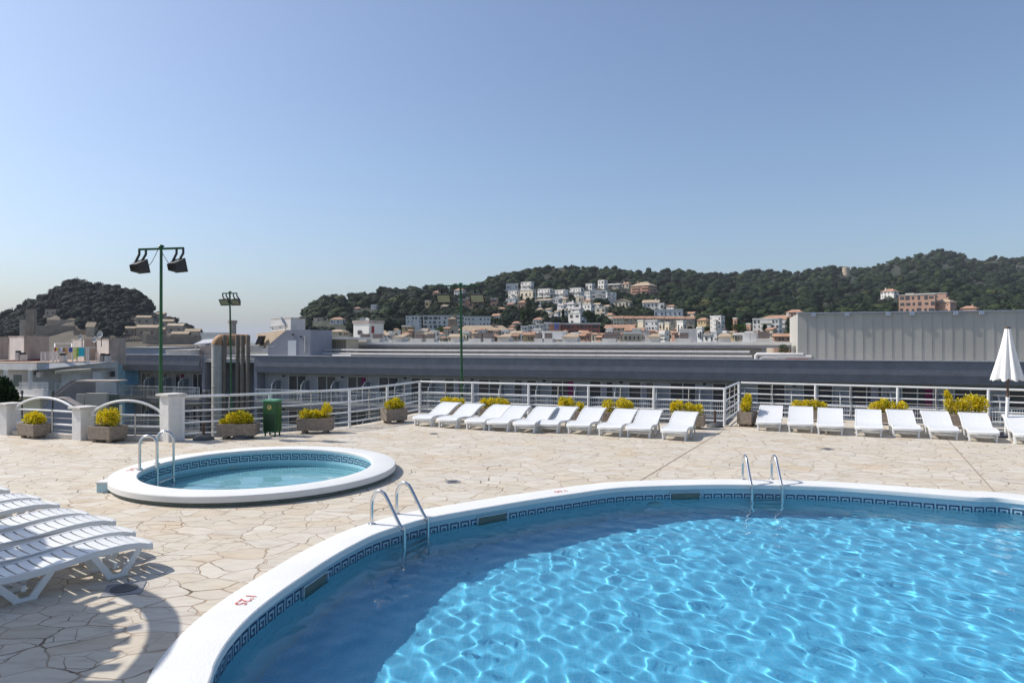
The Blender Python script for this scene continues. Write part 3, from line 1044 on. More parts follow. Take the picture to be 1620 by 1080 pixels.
ends = [(-3.31, 6.30), (-3.67, 6.666), (-4.10, 7.075), (-4.56, 7.37), (-5.15, 7.78), (-5.58, 8.09), (-6.29, 8.55)]
for i, (x, y) in enumerate(ends):
    o = near if i == 0 else copy_tree(near)
    k = 0.20
    o.location = (x - E_SIDE.x * k, y - E_SIDE.y * k, 0)
    o.rotation_euler = (0, 0, math.atan2(-E_DIR.y, -E_DIR.x))
    o['label'] = NAMES_N[i]

GRP_B = 'white loungers lined up along the railing'
row = thing('sun_lounger', 'white lounger', 'sun lounger', (0, 0, 0), 0, GRP_B)
lounger_parts(row, 1.50, 0.555, [(0, 0.205), (0.05, 0.236), (0.18, 0.262), (0.45, 0.258), (0.68, 0.238), (0.80, 0.262), (0.98, 0.345), (1.2, 0.435), (1.42, 0.485), (1.50, 0.478)],
              [(0.10, 0.22, 0.13, 0.06), (0.62, 0.84, 0.70, 0.045)], (1.22, 1.32, 0.02), 0.68, .035)
AX = Vector((0.43, 0.903))
ROWA = [(-2.5, 17.02), (-1.85, 16.66), (-1.16, 16.33), (-0.61, 16.07), (0.0, 15.82), (0.53, 15.82), (1.225, 15.57), (1.88, 15.22), (2.48, 15.0), (3.16, 14.6)]
ROWB = [(5.75, 16.12), (6.37, 15.82), (6.88, 15.45), (7.58, 15.13), (8.34, 15.0), (8.98, 14.72), (9.57, 14.35), (10.24, 13.95)]
NAMES_A = ['white lounger at the left end of the middle row, beside the railing corner', 'second white lounger from the railing corner in the middle row',
           'third white lounger from the railing corner in the middle row', 'fourth white lounger from the railing corner, between two yellow bushes',
           'fifth white lounger of the middle row, counted from the railing corner', 'sixth white lounger of the middle row, before the third yellow bush',
           'seventh white lounger of the middle row, counted from the railing corner', 'eighth white lounger of the middle row, before a two-clump yellow bush',
           'ninth white lounger of the middle row, last but one to the right', 'white lounger at the right end of the middle row, before a stone planter']
NAMES_B = ['white lounger at the left end of the right row, beside the narrow planter', 'second white lounger of the right row, left of the low wide bush',
           'third white lounger of the right row, right of the low wide bush', 'fourth white lounger of the right row, standing alone beside a gap',
           'fifth white lounger of the right row, under the green-tipped bush', 'sixth white lounger of the right row, left of the tallest yellow bush',
           'seventh white lounger of the right row, before the tallest yellow bush', 'white lounger at the right end, beside the closed parasol']
for i, (x, y) in enumerate(ROWA + ROWB):
    o = row if i == 0 else copy_tree(row)
    sx = Vector((AX.y, -AX.x))
    c = Vector((x, y)) + sx * 0.29
    jt = random.uniform(-2.5, 2.5) + (2.0 if i < 3 else 0)
    o.location = (c.x, c.y, 0)
    o.rotation_euler = (0, 0, math.atan2(AX.y, AX.x) - R(jt))
    o['label'] = (NAMES_A + NAMES_B)[i]


# ================================================================== PLANTERS WITH YELLOW BUSHES
def leaf_cloud(mb, blobs, per, size, rng):
    """small folded leaves spread through the volume of ellipsoids (x, y, z, rx, ry, rz)"""
    for (x, y, z, rx, ry, rz) in blobs:
        for _ in range(per):
            while True:
                a = Vector((rng.uniform(-1, 1), rng.uniform(-1, 1), rng.uniform(-1, 1)))
                if 0.15 < a.length < 1:
                    break
            a *= rng.uniform(0.75, 1.08) if rng.random() < 0.75 else 1
            c = Vector((x + a.x * rx, y + a.y * ry, z + a.z * rz))
            d = (a + Vector((rng.uniform(-.7, .7), rng.uniform(-.7, .7), rng.uniform(-.1, .9)))).normalized()
            s = d.cross(Vector((rng.uniform(-1, 1), rng.uniform(-1, 1), rng.uniform(-1, 1)))).normalized()
            n = d.cross(s)
            l = size * rng.uniform(0.7, 1.3)
            w_ = l * 0.33
            mb.add([c, c + d * l * .5 + s * w_ + n * l * .08, c + d * l, c + d * l * .5 - s * w_ + n * l * .08], [(0, 1, 2), (0, 2, 3)])


def planter(p, rz, L, W, hgt, blobs, label, seed, group='stone planters with yellow shrubs'):
    rng = random.Random(seed)
    t = thing('stone_planter', label, 'planter', (p[0], p[1], 0), rz, group)
    z0 = 0.065
    mb = MB()
    n_ = []
    for (k, z) in ((0.96, z0), (1.0, z0 + hgt)):
        n_.append([(-L / 2 * k, -W / 2 * k, z), (L / 2 * k, -W / 2 * k, z), (L / 2 * k, W / 2 * k, z), (-L / 2 * k, W / 2 * k, z)])
    inn = [(-L / 2 + .045, -W / 2 + .045, z0 + hgt), (L / 2 - .045, -W / 2 + .045, z0 + hgt), (L / 2 - .045, W / 2 - .045, z0 + hgt), (-L / 2 + .045, W / 2 - .045, z0 + hgt)]
    low = [(x, y, z0 + hgt - .05) for x, y, z in inn]
    vs = n_[0] + n_[1] + inn + low
    fs = [(3, 2, 1, 0)]
    for b in (0, 4, 8):
        for i in range(4):
            j = (i + 1) % 4
            fs.append((b + i, b + j, b + 4 + j, b + 4 + i))
    fs.append((12, 13, 14, 15))
    mb.add(vs, fs)
    mb.build('box', AGGREGATE, t, bevel=0.012, local=True)
    for sx in (-1, 1):
        for sy in (-1, 1):
            MB().box(sx * L * .30 - .045, sx * L * .30 + .045, sy * W * .28 - .04, sy * W * .28 + .04, 0, z0 + 0.004).build('foot', AGGREGATE, t, bevel=0.01, local=True)
    MB().box(-L / 2 + .05, L / 2 - .05, -W / 2 + .05, W / 2 - .05, z0 + hgt - .048, z0 + hgt - .02).build('soil', SOIL, t, local=True)
    bush = MB()
    bl = [(x, y, z0 + hgt + z, rx, ry, rz_) for x, y, z, rx, ry, rz_ in blobs]
    for b in bl:
        vol = (b[3] * b[4] * b[5]) ** (2 / 3)
        leaf_cloud(bush, [b], int(110 + 17000 * vol), 0.046, rng)
    sh = thing('yellow_shrub', 'bright yellow shrub growing in the ' + label, 'shrub', (p[0], p[1], z0 + hgt - .02), rz, 'yellow shrubs in the stone planters')
    words = sh['label'].split()
    sh['label'] = ' '.join(words[:16])
    o = bush.build('foliage', YLEAF, None, fixn=False)
    o.parent = sh
    o.data.transform(Matrix.Translation((0, 0, -(z0 + hgt - .02))))
    st = MB()
    for b in bl:
        for _ in range(4):
            x, y = b[0] + rng.uniform(-.5, .5) * b[3], b[1] + rng.uniform(-.5, .5) * b[4]
            st.tube([(x * .9, y * .9, z0 + hgt - .03), (x, y, b[2] + b[5] * .5)], .006, 5)
    o = st.build('stems', STEM, None)
    o.parent = sh
    o.data.transform(Matrix.Translation((0, 0, -(z0 + hgt - .02))))
    return t


planter((-10.45, 14.95), R(-25), .62, .42, .25, [(-.14, 0, .08, .14, .14, .13), (.0, .02, .10, .15, .14, .14), (.17, 0, .07, .12, .13, .12), (.08, -.05, .13, .10, .1, .10)], 'stone planter by the first arched railing', 21)
planter((-8.50, 14.35), R(-20), .64, .44, .27, [(-.15, 0, .16, .09, .1, .18), (.02, .03, .14, .13, .13, .15), (.17, 0, .17, .12, .12, .2), (.08, -.05, .2, .09, .1, .16)], 'stone planter left of the tallest white pillar', 22)
planter((-5.95, 14.85), R(6), .82, .40, .26, [(-.30, 0, .02, .08, .1, .07), (-.12, 0, .10, .14, .15, .13), (.05, .02, .12, .17, .16, .15), (.19, 0, .07, .12, .14, .11)], 'stone planter left of the green bin', 23)
planter((-4.52, 15.72), R(5), .80, .40, .28, [(-.24, 0, .08, .13, .14, .11), (-.05, .0, .07, .15, .14, .11), (.10, 0, .05, .12, .13, .09), (.24, .03, .17, .11, .11, .19)], 'stone planter right of the green bin', 24)
planter((-3.06, 17.7), R(38), .62, .36, .30, [(-.12, 0, .09, .13, .14, .13), (.06, 0, .12, .15, .15, .15), (.19, 0, .07, .09, .12, .1)], 'stone planter standing askew by the railing corner', 25)
pb_ang = math.atan2(C2.y - CORN.y, C2.x - CORN.x)
planter((-1.66, 19.1), pb_ang, .75, .38, .22, [(-.2, 0, .12, .16, .14, .13), (.03, 0, .11, .13, .14, .13), (.22, 0, .10, .14, .14, .12)], 'stone planter behind the first two loungers', 26)
planter((-.48, 18.6), pb_ang, .85, .38, .22, [(-.3, 0, .11, .12, .12, .14), (-.1, 0, .13, .12, .12, .15), (.15, 0, .14, .16, .14, .15), (.32, 0, .11, .12, .12, .13)], 'stone planter behind the third and fourth loungers', 27)
planter((1.52, 17.85), pb_ang, .78, .38, .24, [(-.2, 0, .17, .12, .12, .18), (-.02, 0, .16, .13, .12, .18), (.24, 0, .09, .12, .12, .12)], 'stone planter behind the sixth lounger', 28)
planter((2.68, 17.3), pb_ang, .80, .38, .25, [(-.25, 0, .14, .15, .13, .17), (.12, 0, .17, .17, .14, .19), (.28, 0, .13, .12, .12, .15)], 'stone planter with a two-clump bush behind the eighth lounger', 29)
planter((4.26, 16.55), pb_ang, .82, .40, .27, [(-.36, 0, .16, .05, .06, .14), (-.22, 0, .17, .12, .12, .18), (.03, 0, .13, .12, .12, .15), (.24, 0, .12, .13, .13, .14)], 'stone planter beside the last lounger of the middle row', 30)
planter((5.87, 17.05), R(58), .62, .36, .30, [(0, 0, .20, .13, .12, .20), (-.1, .02, .12, .12, .12, .14), (.05, 0, .30, .07, .07, .14)], 'narrow stone planter behind the front railing corner', 31)
pc_ang = math.atan2(C4.y - C3.y, C4.x - C3.x)
planter((7.85, 18.05), pc_ang, .85, .38, .24, [(-.3, 0, .10, .13, .12, .13), (-.08, 0, .11, .14, .13, .13), (.14, 0, .12, .13, .13, .13), (.33, 0, .09, .11, .12, .11)], 'stone planter with a low wide bush in the right row', 32)
planter((9.5, 17.25), pc_ang, .85, .38, .25, [(-.27, 0, .10, .15, .13, .14), (-.1, 0, .18, .14, .13, .16), (.08, 0, .12, .14, .13, .15), (.31, 0, .13, .12, .12, .15)], 'stone planter with a green-tipped bush in the right row', 33)
planter((10.98, 16.5), pc_ang, .95, .40, .27, [(-.36, 0, .26, .09, .1, .26), (-.15, 0, .18, .17, .15, .2), (.1, 0, .25, .2, .16, .25), (.3, 0, .24, .16, .14, .22), (-.4, 0, .48, .05, .05, .08)], 'stone planter with the tallest bush at the right', 34)

# ================================================================== BIN, BASES, PARASOLS
p = G(431, 689)
t = thing('litter_bin', 'tall green litter bin with a lid and round yellow sticker, by the railing', 'bin', tuple(p), R(-12))
MB().box(-.155, .155, -.125, .125, .10, .765).build('body', BIN_GREEN, t, bevel=0.014, local=True)
MB().box(-.14, .14, -.134, -.1255, .13, .50).build('door', M('bin_door_green', (0.010, 0.052, 0.02), 0.4, 0.1, 6), t, bevel=0.004, local=True)
mb = MB()
mb.box(-.175, .175, -.15, .145, .768, .795)
mb.box(-.165, .165, -.14, .135, .795, .812)
mb.build('lid', BIN_LID, t, bevel=0.008, local=True)
for x, y in ((-.12, -.09), (.12, -.09), (-.12, .09), (.12, .09)):
    MB().box(x - .013, x + .013, y - .013, y + .013, 0, .101).build('leg', BIN_GREEN, t, local=True)
for s in (-1, 1):
    MB().box(s * .163 - .008, s * .163 + .008, -.10, .10, .12, .70).build('side_rib', BIN_GREEN, t, bevel=0.003, local=True)


def disc(r0, r1, a0, a1, n, y):
    vs, fs = [], []
    for i in range(n + 1):
        a = a0 + (a1 - a0) * i / n
        for r_ in (r0, r1):
            vs.append((r_ * math.cos(a), y, .645 + r_ * math.sin(a)))
    for i in range(n):
        fs.append((2 * i, 2 * i + 1, 2 * i + 3, 2 * i + 2))
    return vs, fs


st = MB().add(*disc(0.001, .052, 0, 2 * math.pi, 28, -.1265))
st = st.build('sticker', GOLD, t, fixn=False, local=True)
m2 = MB().add(*disc(0.001, .030, R(70), R(360), 20, -.1275))
m2.add(*disc(.034, .042, R(30), R(150), 12, -.1275))
m2.bar((.006, -.1275, .66), (.016, -.1275, .688), .004, .012, Vector((0, 1, 0)))
m2.build('sticker_emblem', STICKER_DARK, st, fixn=False, local=True)


def parasol_base(u, v, r, tube, label, lean=0.0):
    p = G(u, v)
    t = thing('parasol_stand', label, 'parasol base', tuple(p), 0, 'parasol bases')
    MB().rev([(r, 0), (r, .02), (r * .93, .045), (r * .62, .085), (r * .28, .105), (r * .2, .11)], 28).build('foot', DARK_RUBBER, t, smooth=True, local=True)
    if tube:
        MB().tube([(0, 0, .1), (lean, 0, tube)], .028, 10).build('socket_tube', WOODPOLE, t, smooth=True, local=True)
        MB().tube([(0.02, -.02, tube * .82), (0.05, -.05, tube * .82)], .008, 6).build('screw', BLACK_METAL, t, local=True)
    return t


parasol_base(322, 695, .215, .36, 'round dark parasol base with a brown socket tube, right of the white pillar')
parasol_base(383, 693.5, .21, 0, 'round dark parasol base without a tube, before the planter')
parasol_base(1131, 675, .20, .40, 'dark parasol base with a brown tube, beside the railing corner post')
p = G(1591, 691)
t = thing('parasol_stand', 'slim white parasol stand tube on a flat dark plate, before the closed parasol', 'parasol stand', tuple(p))
MB().box(-.19, .12, -.12, .14, 0, .03).build('foot', DARK_RUBBER, t, bevel=.008, local=True)
MB().tube([(0, 0, .03), (.045, 0, .86)], .033, 12).build('tube', WHITE_PAINT, t, smooth=True, local=True)
MB().tube([(.045, 0, .845), (.046, 0, .875)], .040, 12).build('collar', WHITE_PLASTIC, t, smooth=True, local=True)

Y0 = 15.35
X0 = (1594 - CX) * Y0 / F
t = thing('closed_parasol', 'closed white parasol with a brown pole at the right of the terrace', 'parasol', (X0, Y0, 0))
MB().tube([(0, 0, 0.05), (0.01, 0, 2.42)], .024, 12).build('pole', WOODPOLE, t, smooth=True, local=True)
MB().rev([(.055, 2.385), (.06, 2.40), (.05, 2.425), (.0, 2.435)], 14).build('finial', WOODPOLE, t, smooth=True, local=True)
MB().rev([(.22, 0), (.22, .03), (.08, .07), (.05, .1)], 20).build('foot', DARK_RUBBER, t, smooth=True, local=True)
n_, k_ = 64, 16
vs = []
for i in range(k_ + 1):
    f_ = i / k_
    z = 2.385 - f_ * 1.14
    r_ = .055 + .215 * f_ ** 1.12
    for j in range(n_):
        a = 2 * math.pi * j / n_
        fold = 1 + (.06 + .17 * f_) * math.cos(8 * a + .6) + .05 * f_ * math.cos(15 * a + 1.5 + f_)
        zz_ = z - (.035 * math.cos(8 * a + .6) * f_ if i == k_ else 0)
        vs.append((r_ * fold * math.cos(a), r_ * fold * math.sin(a), zz_))
fs = [(i * n_ + j, i * n_ + (j + 1) % n_, (i + 1) * n_ + (j + 1) % n_, (i + 1) * n_ + j) for i in range(k_) for j in range(n_)]
MB().add(vs, fs).build('canopy', CLOTH, t, smooth='all', local=True)

# the round sunshade that stands outside the left edge and shades the near loungers
def sunshade(x, y, zc, label, seed):
    t = thing('round_sunshade', label, 'sunshade', (x, y, 0), 0, 'round sunshades left of the near loungers')
    MB().tube([(0, 0, 0), (0, 0, zc + .15)], .045, 14).build('pole', WOODPOLE, t, smooth=True, local=True)
    MB().rev([(1.42, zc), (0.02, zc + .14), (0.02, zc + .17), (1.42, zc + .03)], 64, cap=False).build('inner_canopy', CLOTH, t, local=True)
    MB().rev([(1.66, zc - .025), (1.87, zc - .045), (1.87, zc - .015), (1.66, zc + .005), (1.66, zc - .025)], 64, cap=False).build('rim', CLOTH, t, local=True)
    mb = MB()
    rg = random.Random(seed)
    for k in range(46):
        a = 2 * math.pi * (k + rg.uniform(-.15, .15)) / 46
        d = Vector((math.cos(a), math.sin(a), 0))
        mb.bar(d * 1.36 + Vector((0, 0, zc + .006)), d * (1.69 if k % 6 == 0 else rg.uniform(1.52, 1.63)) + Vector((0, 0, zc - .018)), rg.uniform(.06, .13), .015)
    mb.build('slat_ring', WOODPOLE, t, local=True)


sunshade(-4.1 - 2.6 * .974, 4.2 + 2.6 * .225, 2.6, 'lower round sunshade with a slatted vent ring, nearest the camera', 3)
sunshade(-5.5 - 3.2 * .974, 5.08 + 3.2 * .225, 3.2, 'higher round sunshade with a slatted vent ring, beyond the lower one', 4)


# ================================================================== LAMP POSTS
def lamp_post(top, base, r, arm_dir, span, scale, tilt, label, heads, cable=False):
    """top/base world points of the pole; arm_dir = horizontal direction of the cross arm; tilt = heads' facing (rz, rx)"""
    base, top = Vector(base), Vector(top)
    t = thing('lamp_post', label, 'lamp post', tuple(base), 0, 'green floodlight posts')
    MB().tube([base, base.lerp(top, .5), top], r, 14, r * .72).build('pole', GREEN_PAINT, t, smooth=True)
    MB().rev([(r * .9, -.02), (r * 1.7, 0), (r * 1.2, .03), (0.0, .045)], 14, top).build('pole_cap', GREEN_PAINT, t, smooth=True)
    d = Vector(arm_dir).normalized()
    a0, a1 = top - d * span * .5 + Vector((0, 0, -.05)), top + d * span * .5 + Vector((0, 0, -.05))
    MB().bar(a0, a1, .045, .045).build('cross_arm', GREEN_PAINT, t, bevel=.005)
    for i, s in enumerate((-1, 1)):
        c = top + d * s * (span * .5 - .08 * scale) + Vector((0, 0, -.05))
        rot = Matrix.Rotation(tilt[0], 4, 'Z') @ Matrix.Rotation(tilt[1], 4, 'X')
        hc = c + Vector((0, 0, -.34 * scale)) + Vector((math.sin(tilt[0]) * -.0, 0, 0))
        T = Matrix.Translation(hc) @ rot
        k = scale
        gx, gy, bx, by, dp = .19 * k, .125 * k, .12 * k, .07 * k, .17 * k
        vs = [Vector(q) for q in ((-gx, -gy, 0), (gx, -gy, 0), (gx, gy, 0), (-gx, gy, 0), (-bx, -by, dp), (bx, -by, dp), (bx, by, dp), (-bx, by, dp))]
        mb = MB().add([T @ q for q in vs], [(3, 2, 1, 0), (4, 5, 6, 7), (0, 1, 5, 4), (1, 2, 6, 5), (2, 3, 7, 6), (3, 0, 4, 7)])
        for q in range(5):
            x = -bx * .8 + bx * .4 * q
            mb.box(x - .006 * k, x + .006 * k, -by * .9, by * .9, dp, dp + .03 * k, T)
        head = mb.build('floodlight', BLACK_METAL, t)
        head.data.update()
        fr = MB()
        for (x0, x1, y0, y1) in ((-gx - .012, gx + .012, -gy - .012, -gy + .018), (-gx - .012, gx + .012, gy - .018, gy + .012), (-gx - .012, -gx + .018, -gy + .018, gy - .018), (gx - .018, gx + .012, -gy + .018, gy - .018)):
            fr.box(x0, x1, y0, y1, -.018, -.001, T)
        o = fr.build('rim', BLACK_METAL, t)
        o.parent = head
        gl = MB()
        gl.add([T @ Vector(q) for q in ((-gx + .02, -gy + .02, -.006), (gx - .02, -gy + .02, -.006), (gx - .02, gy - .02, -.006), (-gx + .02, gy - .02, -.006))], [(3, 2, 1, 0)])
        o = gl.build('glass', M('floodlight_glass', (0.34, 0.36, 0.24), 0.15, 0.15, 9), t, fixn=False)
        o.parent = head
        for q in (-1, 1):
            p1 = c + d * q * .07 * k
            p3 = T @ Vector((q * .09 * k, 0, dp * .75))
            off_ = rot @ Vector((0, -.05 * k, .1 * k))
            br = MB().tube([p1, p1 + Vector((0, 0, -.10 * k)), p3 + Vector(off_) * .45, p3], .024 * k, 8)
            br.build('bracket', BLACK_METAL, t, smooth=True)
        if cable:
            e = T @ Vector((gx * .6 * -s, -gy * .3, dp * .4))
            mid = (e + top) * .5 + Vector((s * .02, 0, -.12))
            MB().tube(spline([top + Vector((s * .02, -.02, -.12 if s > 0 else .02)), mid, e], 6), .007, 5).build('cable', BLACK, t)
    return t


lamp_post(P(255, 390, 15.3), (P(254, 700, 15.3).x, 15.3, -.6), .042, (1, -.12, 0.012), 1.08, 1.14, (R(-32), R(103)), 'nearest green lamp post with two dark floodlights, behind the tallest white pillar', 2, True)
lamp_post(P(363.5, 462, 29), (P(371, 640, 29).x, 29, -8), .048, (1, -.12, .0), .66, 1.12, (R(-14), R(-58)), 'green lamp post with two floodlights beside the tall ducts', 2)
lamp_post(P(728.5, 449.5, 21.5), (P(737, 720, 21.5).x, 21.5, -8), .05, (1, -.05, .0), 1.25, 1.18, (R(-12), R(-58)), 'green lamp post in the middle, behind the lounger row', 2)


# ================================================================== RAILINGS, PILLARS, ARCHED PANELS
def railing(name_label, path, posts, clips, group='white terrace railings'):
    """path: ground points; posts, clips: fractions (index, t) along it given as points"""
    t = thing('terrace_railing', name_label, 'railing', tuple(path[0]), 0, group)

    def lift(z):
        return [p + Vector((0, 0, z)) for p in path]
    MB().tube(lift(.925), .028, 10).build('handrail', WHITE_PAINT, t, smooth=True)
    for z in (.62, .37, .13):
        MB().tube(lift(z), .019, 8).build('rail', WHITE_PAINT, t, smooth=True)
    for z in (.775, .495, .25):
        MB().tube(lift(z), .0075, 6).build('wire', WIRE, t)
    for p in posts:
        MB().tube([p + Vector((0, 0, -.02)), p + Vector((0, 0, .92))], .034, 10).build('post', WHITE_PAINT, t, smooth=True)
    for p in clips:
        mb = MB()
        mb.tube([p + Vector((.0, -.02, .12)), p + Vector((.01, -.03, .35)), p + Vector((-.008, -.025, .6)), p + Vector((.006, -.02, .935))], .011, 6)
        mb.build('stay', WIRE, t)
    return t


def on_path(path, u):
    best, bp_ = 1e9, None
    for a, b in zip(path, path[1:]):
        for k in range(21):
            q = a.lerp(b, k / 20)
            e = abs(CX + F * q.x / q.y - u)
            if e < best:
                best, bp_ = e, q
    return bp_


railing('white railing curving from the tallest pillar past the green bin to the corner', R1, [on_path(R1, u) for u in (290, 427, 553, 612.6)], [on_path(R1, u) for u in (363, 493, 584, 640)])
R2 = [CORN, CORN.lerp(C2, .33), CORN.lerp(C2, .66), C2]
railing('long straight white railing behind the middle lounger row', R2, [on_path(R2, u) for u in (665, 748.5, 837, 931, 1034)] + [C2], [on_path(R2, u) for u in (706, 792.5, 884, 982.5, 1087)])
R3 = [C2 + (C3 - C2) * .02, C3]
railing('short white railing return beside the narrow planter', R3, [C3], [on_path(R3, u) for u in (1154.5, 1162)])
R4 = [C3 + (C4 - C3) * .005, C3.lerp(C4, .5), C4]
railing('white railing behind the right lounger row', R4, [on_path(R4, u) for u in (1290, 1417, 1556, 1690)] + [C4], [on_path(R4, u) for u in (1227, 1351, 1488, 1625)])


def pillar(x, y, s, h, label, rz=0):
    t = thing('white_pillar', label, 'pillar', (x, y, 0), rz, 'rough white gate pillars')
    mb = MB().box(-s / 2, s / 2, -s / 2, s / 2, -.02, h - .05)
    mb.build('shaft', PLASTER, t, bevel=.015, local=True)
    k = s / 2 + .055
    MB().box(-k, k, -k, k, h - .049, h).build('cap', CAPSTONE, t, bevel=.008, local=True)


PIL = [(-11.40, 15.48, .30, .71, R(-21)), (-9.2, 14.65, .30, .71, R(-25)), (-7.22, 14.46, .32, 1.0, R(-30))]
for (x, y, s_, h_, rz), lab in zip(PIL, ('white plastered pillar at the left edge of the picture', 'low white plastered pillar between the two arched railings', 'tallest white plastered pillar, before the green lamp post')):
    pillar(x, y, s_, h_, lab, rz)
for (a, b, z0, zp, lab) in ((Vector((-11.2, 15.42, 0)), Vector((-9.4, 14.72, 0)), .61, .86, 'arched white railing panel between the two low pillars'),
                            (Vector((-9.0, 14.62, 0)), Vector((-7.42, 14.5, 0)), .56, .84, 'arched white railing panel left of the tallest pillar')):
    t = thing('arched_railing', lab, 'railing', tuple(a), 0, 'arched railing panels')
    arc = [a.lerp(b, i / 14) + Vector((0, 0, z0 + (zp - z0) * (1 - (2 * i / 14 - 1) ** 2) ** .85)) for i in range(15)]
    MB().tube(arc, .027, 10).build('arch', WHITE_PAINT, t, smooth=True)
    for z in (z0 - .03, .29):
        MB().tube([a + Vector((0, 0, z)), b + Vector((0, 0, z))], .022, 8).build('rail', WHITE_PAINT, t, smooth=True)
    for z in (.43, .17):
        MB().tube([a + Vector((0, 0, z)), b + Vector((0, 0, z))], .0075, 6).build('wire', WIRE, t)
    c = a.lerp(b, .62)
    MB().tube([c + Vector((0, -.02, .10)), c + Vector((0, -.02, z0))], .016, 6).build('stay', WIRE, t)
    d = (b - a).normalized()
    s_ = Vector((-d.y, d.x, 0))
    kt = thing('kerb_wall', 'low concrete kerb under the ' + lab.replace('white railing ', ''), 'kerb', tuple(a), 0, 'kerbs under the arched panels')
    MB().prism([a - s_ * .10, b - s_ * .10, b + s_ * .10, a + s_ * .10], (0, 0, .105)).build('kerb', KERB, kt, bevel=.012)


# ================================================================== HOTEL BEHIND THE TERRACE
O = Vector((30.0, 40.0))
D = Vector((-.948, .317)).normalized()
NN = Vector((D.y, -D.x)) * -1 if False else Vector((-D.y, D.x))
if NN.y > 0:
    NN = -NN


def FP(t, off, z):
    q = O + D * t + NN * off
    return Vector((q.x, q.y, z))


def FT(u, off=0.0):
    a = (u - CX) / F
    o = O + NN * off
    return (o.x - a * o.y) / (a * D.y - D.x)


def FU(u, v, off=0.0):
    q = FP(FT(u, off), off, 0)
    return Vector((q.x, q.y, H + (CY - v) * q.y / F))


def fbox(mb, t0, t1, o0, o1, z0, z1):
    mb.prism([FP(t0, o0, z0), FP(t1, o0, z0), FP(t1, o1, z0), FP(t0, o1, z0)], (0, 0, z1 - z0))
    return mb


def fprof(mb, t0, t1, prof):
    """profile of (off, z) swept along the facade"""
    q = FP(t1, 0, 0) - FP(t0, 0, 0)
    return mb.prism([FP(t0, o, z) for o, z in prof], q)


ZT, ZB = .88, -.49
T0, T1, TW0, TW1 = -24.0, 54.4, 60.2, 68.9
hotel = thing('hotel_building', 'long low hotel block with slate blue fascia and rows of white balconies behind the terrace', 'hotel', tuple(FP(20, -6, -10.5)))
for (a, b) in ((T0, T1), (TW0, TW1)):
    fprof(MB(), a, b, [(0, ZT), (0, .02), (-.02, -.02), (-.10, ZB), (-.30, ZB), (-.30, ZT)]).build('fascia', FASCIA, hotel)
    fprof(MB(), a, b, [(.05, ZT + .003), (.05, ZT + .07), (-.36, ZT + .07), (-.36, ZT + .003)]).build('parapet_cap', FASCIA_EDGE, hotel)
    fbox(MB(), a, b, -1.36, -1.60, -10.5, ZB + .3).build('wall', HOTELWALL, hotel)
fbox(MB(), T0, TW1, -.36, -20, .30, .62).build('roof', CONCRETE, hotel)
fbox(MB(), T1 + .01, TW0 - .01, -2.6, -2.9, -10.5, ZT).build('recess_wall', GREYWALL, hotel)
for t_ in (T1 + .003, TW0 - .30):
    fbox(MB(), t_, t_ + .29, -.31, -2.6, -10.5, ZT - .01).build('end_wall', GREYWALL, hotel)
fbox(MB(), TW1 + .003, TW1 + .3, -.31, -6, -10.5, ZT - .01).build('end_wall', BLUEWALL, hotel)
SLABS = (-2.86, -5.70, -8.54)
d_sp = (FT(600, -1.35) - FT(1060, -1.35)) / 8
d_t0 = FT(1060, -1.35)
bays = [d_t0 + d_sp * k for k in range(-11, 14)]
MAG = {FT(578, -1.35): 1, FT(436, -1.35): 1, FT(1478, -1.35): 1, FT(905, -1.35): 1}


def door(tl, z, wd, hgt, seed):
    rng = random.Random(seed)
    mb = MB()
    o0, o1 = -1.355, -1.27
    fbox(mb, tl - wd, tl, o1, o0, z + hgt - .06, z + hgt)
    for k in (0, .5, 1):
        c = tl - wd * k
        fbox(mb, c - .035, c + .035, o1, o0, z, z + hgt - .062)
    fr = mb.build('balcony_door', ALU, hotel)
    for k in (0, 1):
        g = fbox(MB(), tl - wd * (.5 * k) - .04, tl - wd * (.5 * k + .5) + .04, -1.345, -1.315, z, z + hgt - .065).build('pane', GLASSDARK, hotel)
        g.parent = fr
    ma = [m for m in MAG if tl - wd - .2 < m < tl + .6]
    r_ = rng.random()
    if ma and z > -3:
        c = max(tl - wd + .25, min(tl - .25, ma[0]))
        g = fbox(MB(), c - .22, c + .22, -1.312, -1.290, z, z + hgt - .07).build('curtain', CURTAIN, hotel)
        g.parent = fr
    elif r_ < .4:
        c = tl - .3 - rng.random() * (wd - .7)
        g = fbox(MB(), c - .25, c + .2, -1.312, -1.290, z, z + hgt - .07).build('curtain', SHEER if rng.random() < .75 else CURTAIN, hotel)
        g.parent = fr


def divider(tc, z):
    mb = MB()
    pts = [FP(tc, -.12, z), FP(tc, -.12, z + 1.35), FP(tc, -.48, z + 1.72), FP(tc, -1.30, z + 1.72)]
    mb.tube(pts, .042, 6)
    mb.tube([FP(tc, -.62, z), FP(tc, -.62, z + 1.70)], .022, 6)
    f_ = mb.build('balcony_divider', ALU, hotel)
    pm = MB().prism([FP(tc, -.16, z + .05), FP(tc, -.16, z + 1.33), FP(tc, -.49, z + 1.68), FP(tc, -1.3, z + 1.68), FP(tc, -1.3, z + .05)], D.to_3d() * .02)
    g = pm.build('screen', FROST, hotel)
    g.parent = f_


def balcony(a, b, z, name='balcony_railing'):
    mb = MB()
    for zz_ in (.97, .10):
        mb.bar(FP(a, -.06, z + zz_), FP(b, -.06, z + zz_), .05, .05 if zz_ > .5 else .035)
    mb.bar(FP(a, -.06, z + .62), FP(b, -.06, z + .62), .025, .025)
    k = int((b - a) / .135)
    for i in range(k + 1):
        c = a + (b - a) * i / k
        wd = .055 if i % 14 == 0 else .022
        mb.bar(FP(c, -.06, z + (.0 if i % 14 == 0 else .11)), FP(c, -.06, z + .95), wd, wd)
    return mb.build(name, WHITE_PAINT, hotel, fixn=False)


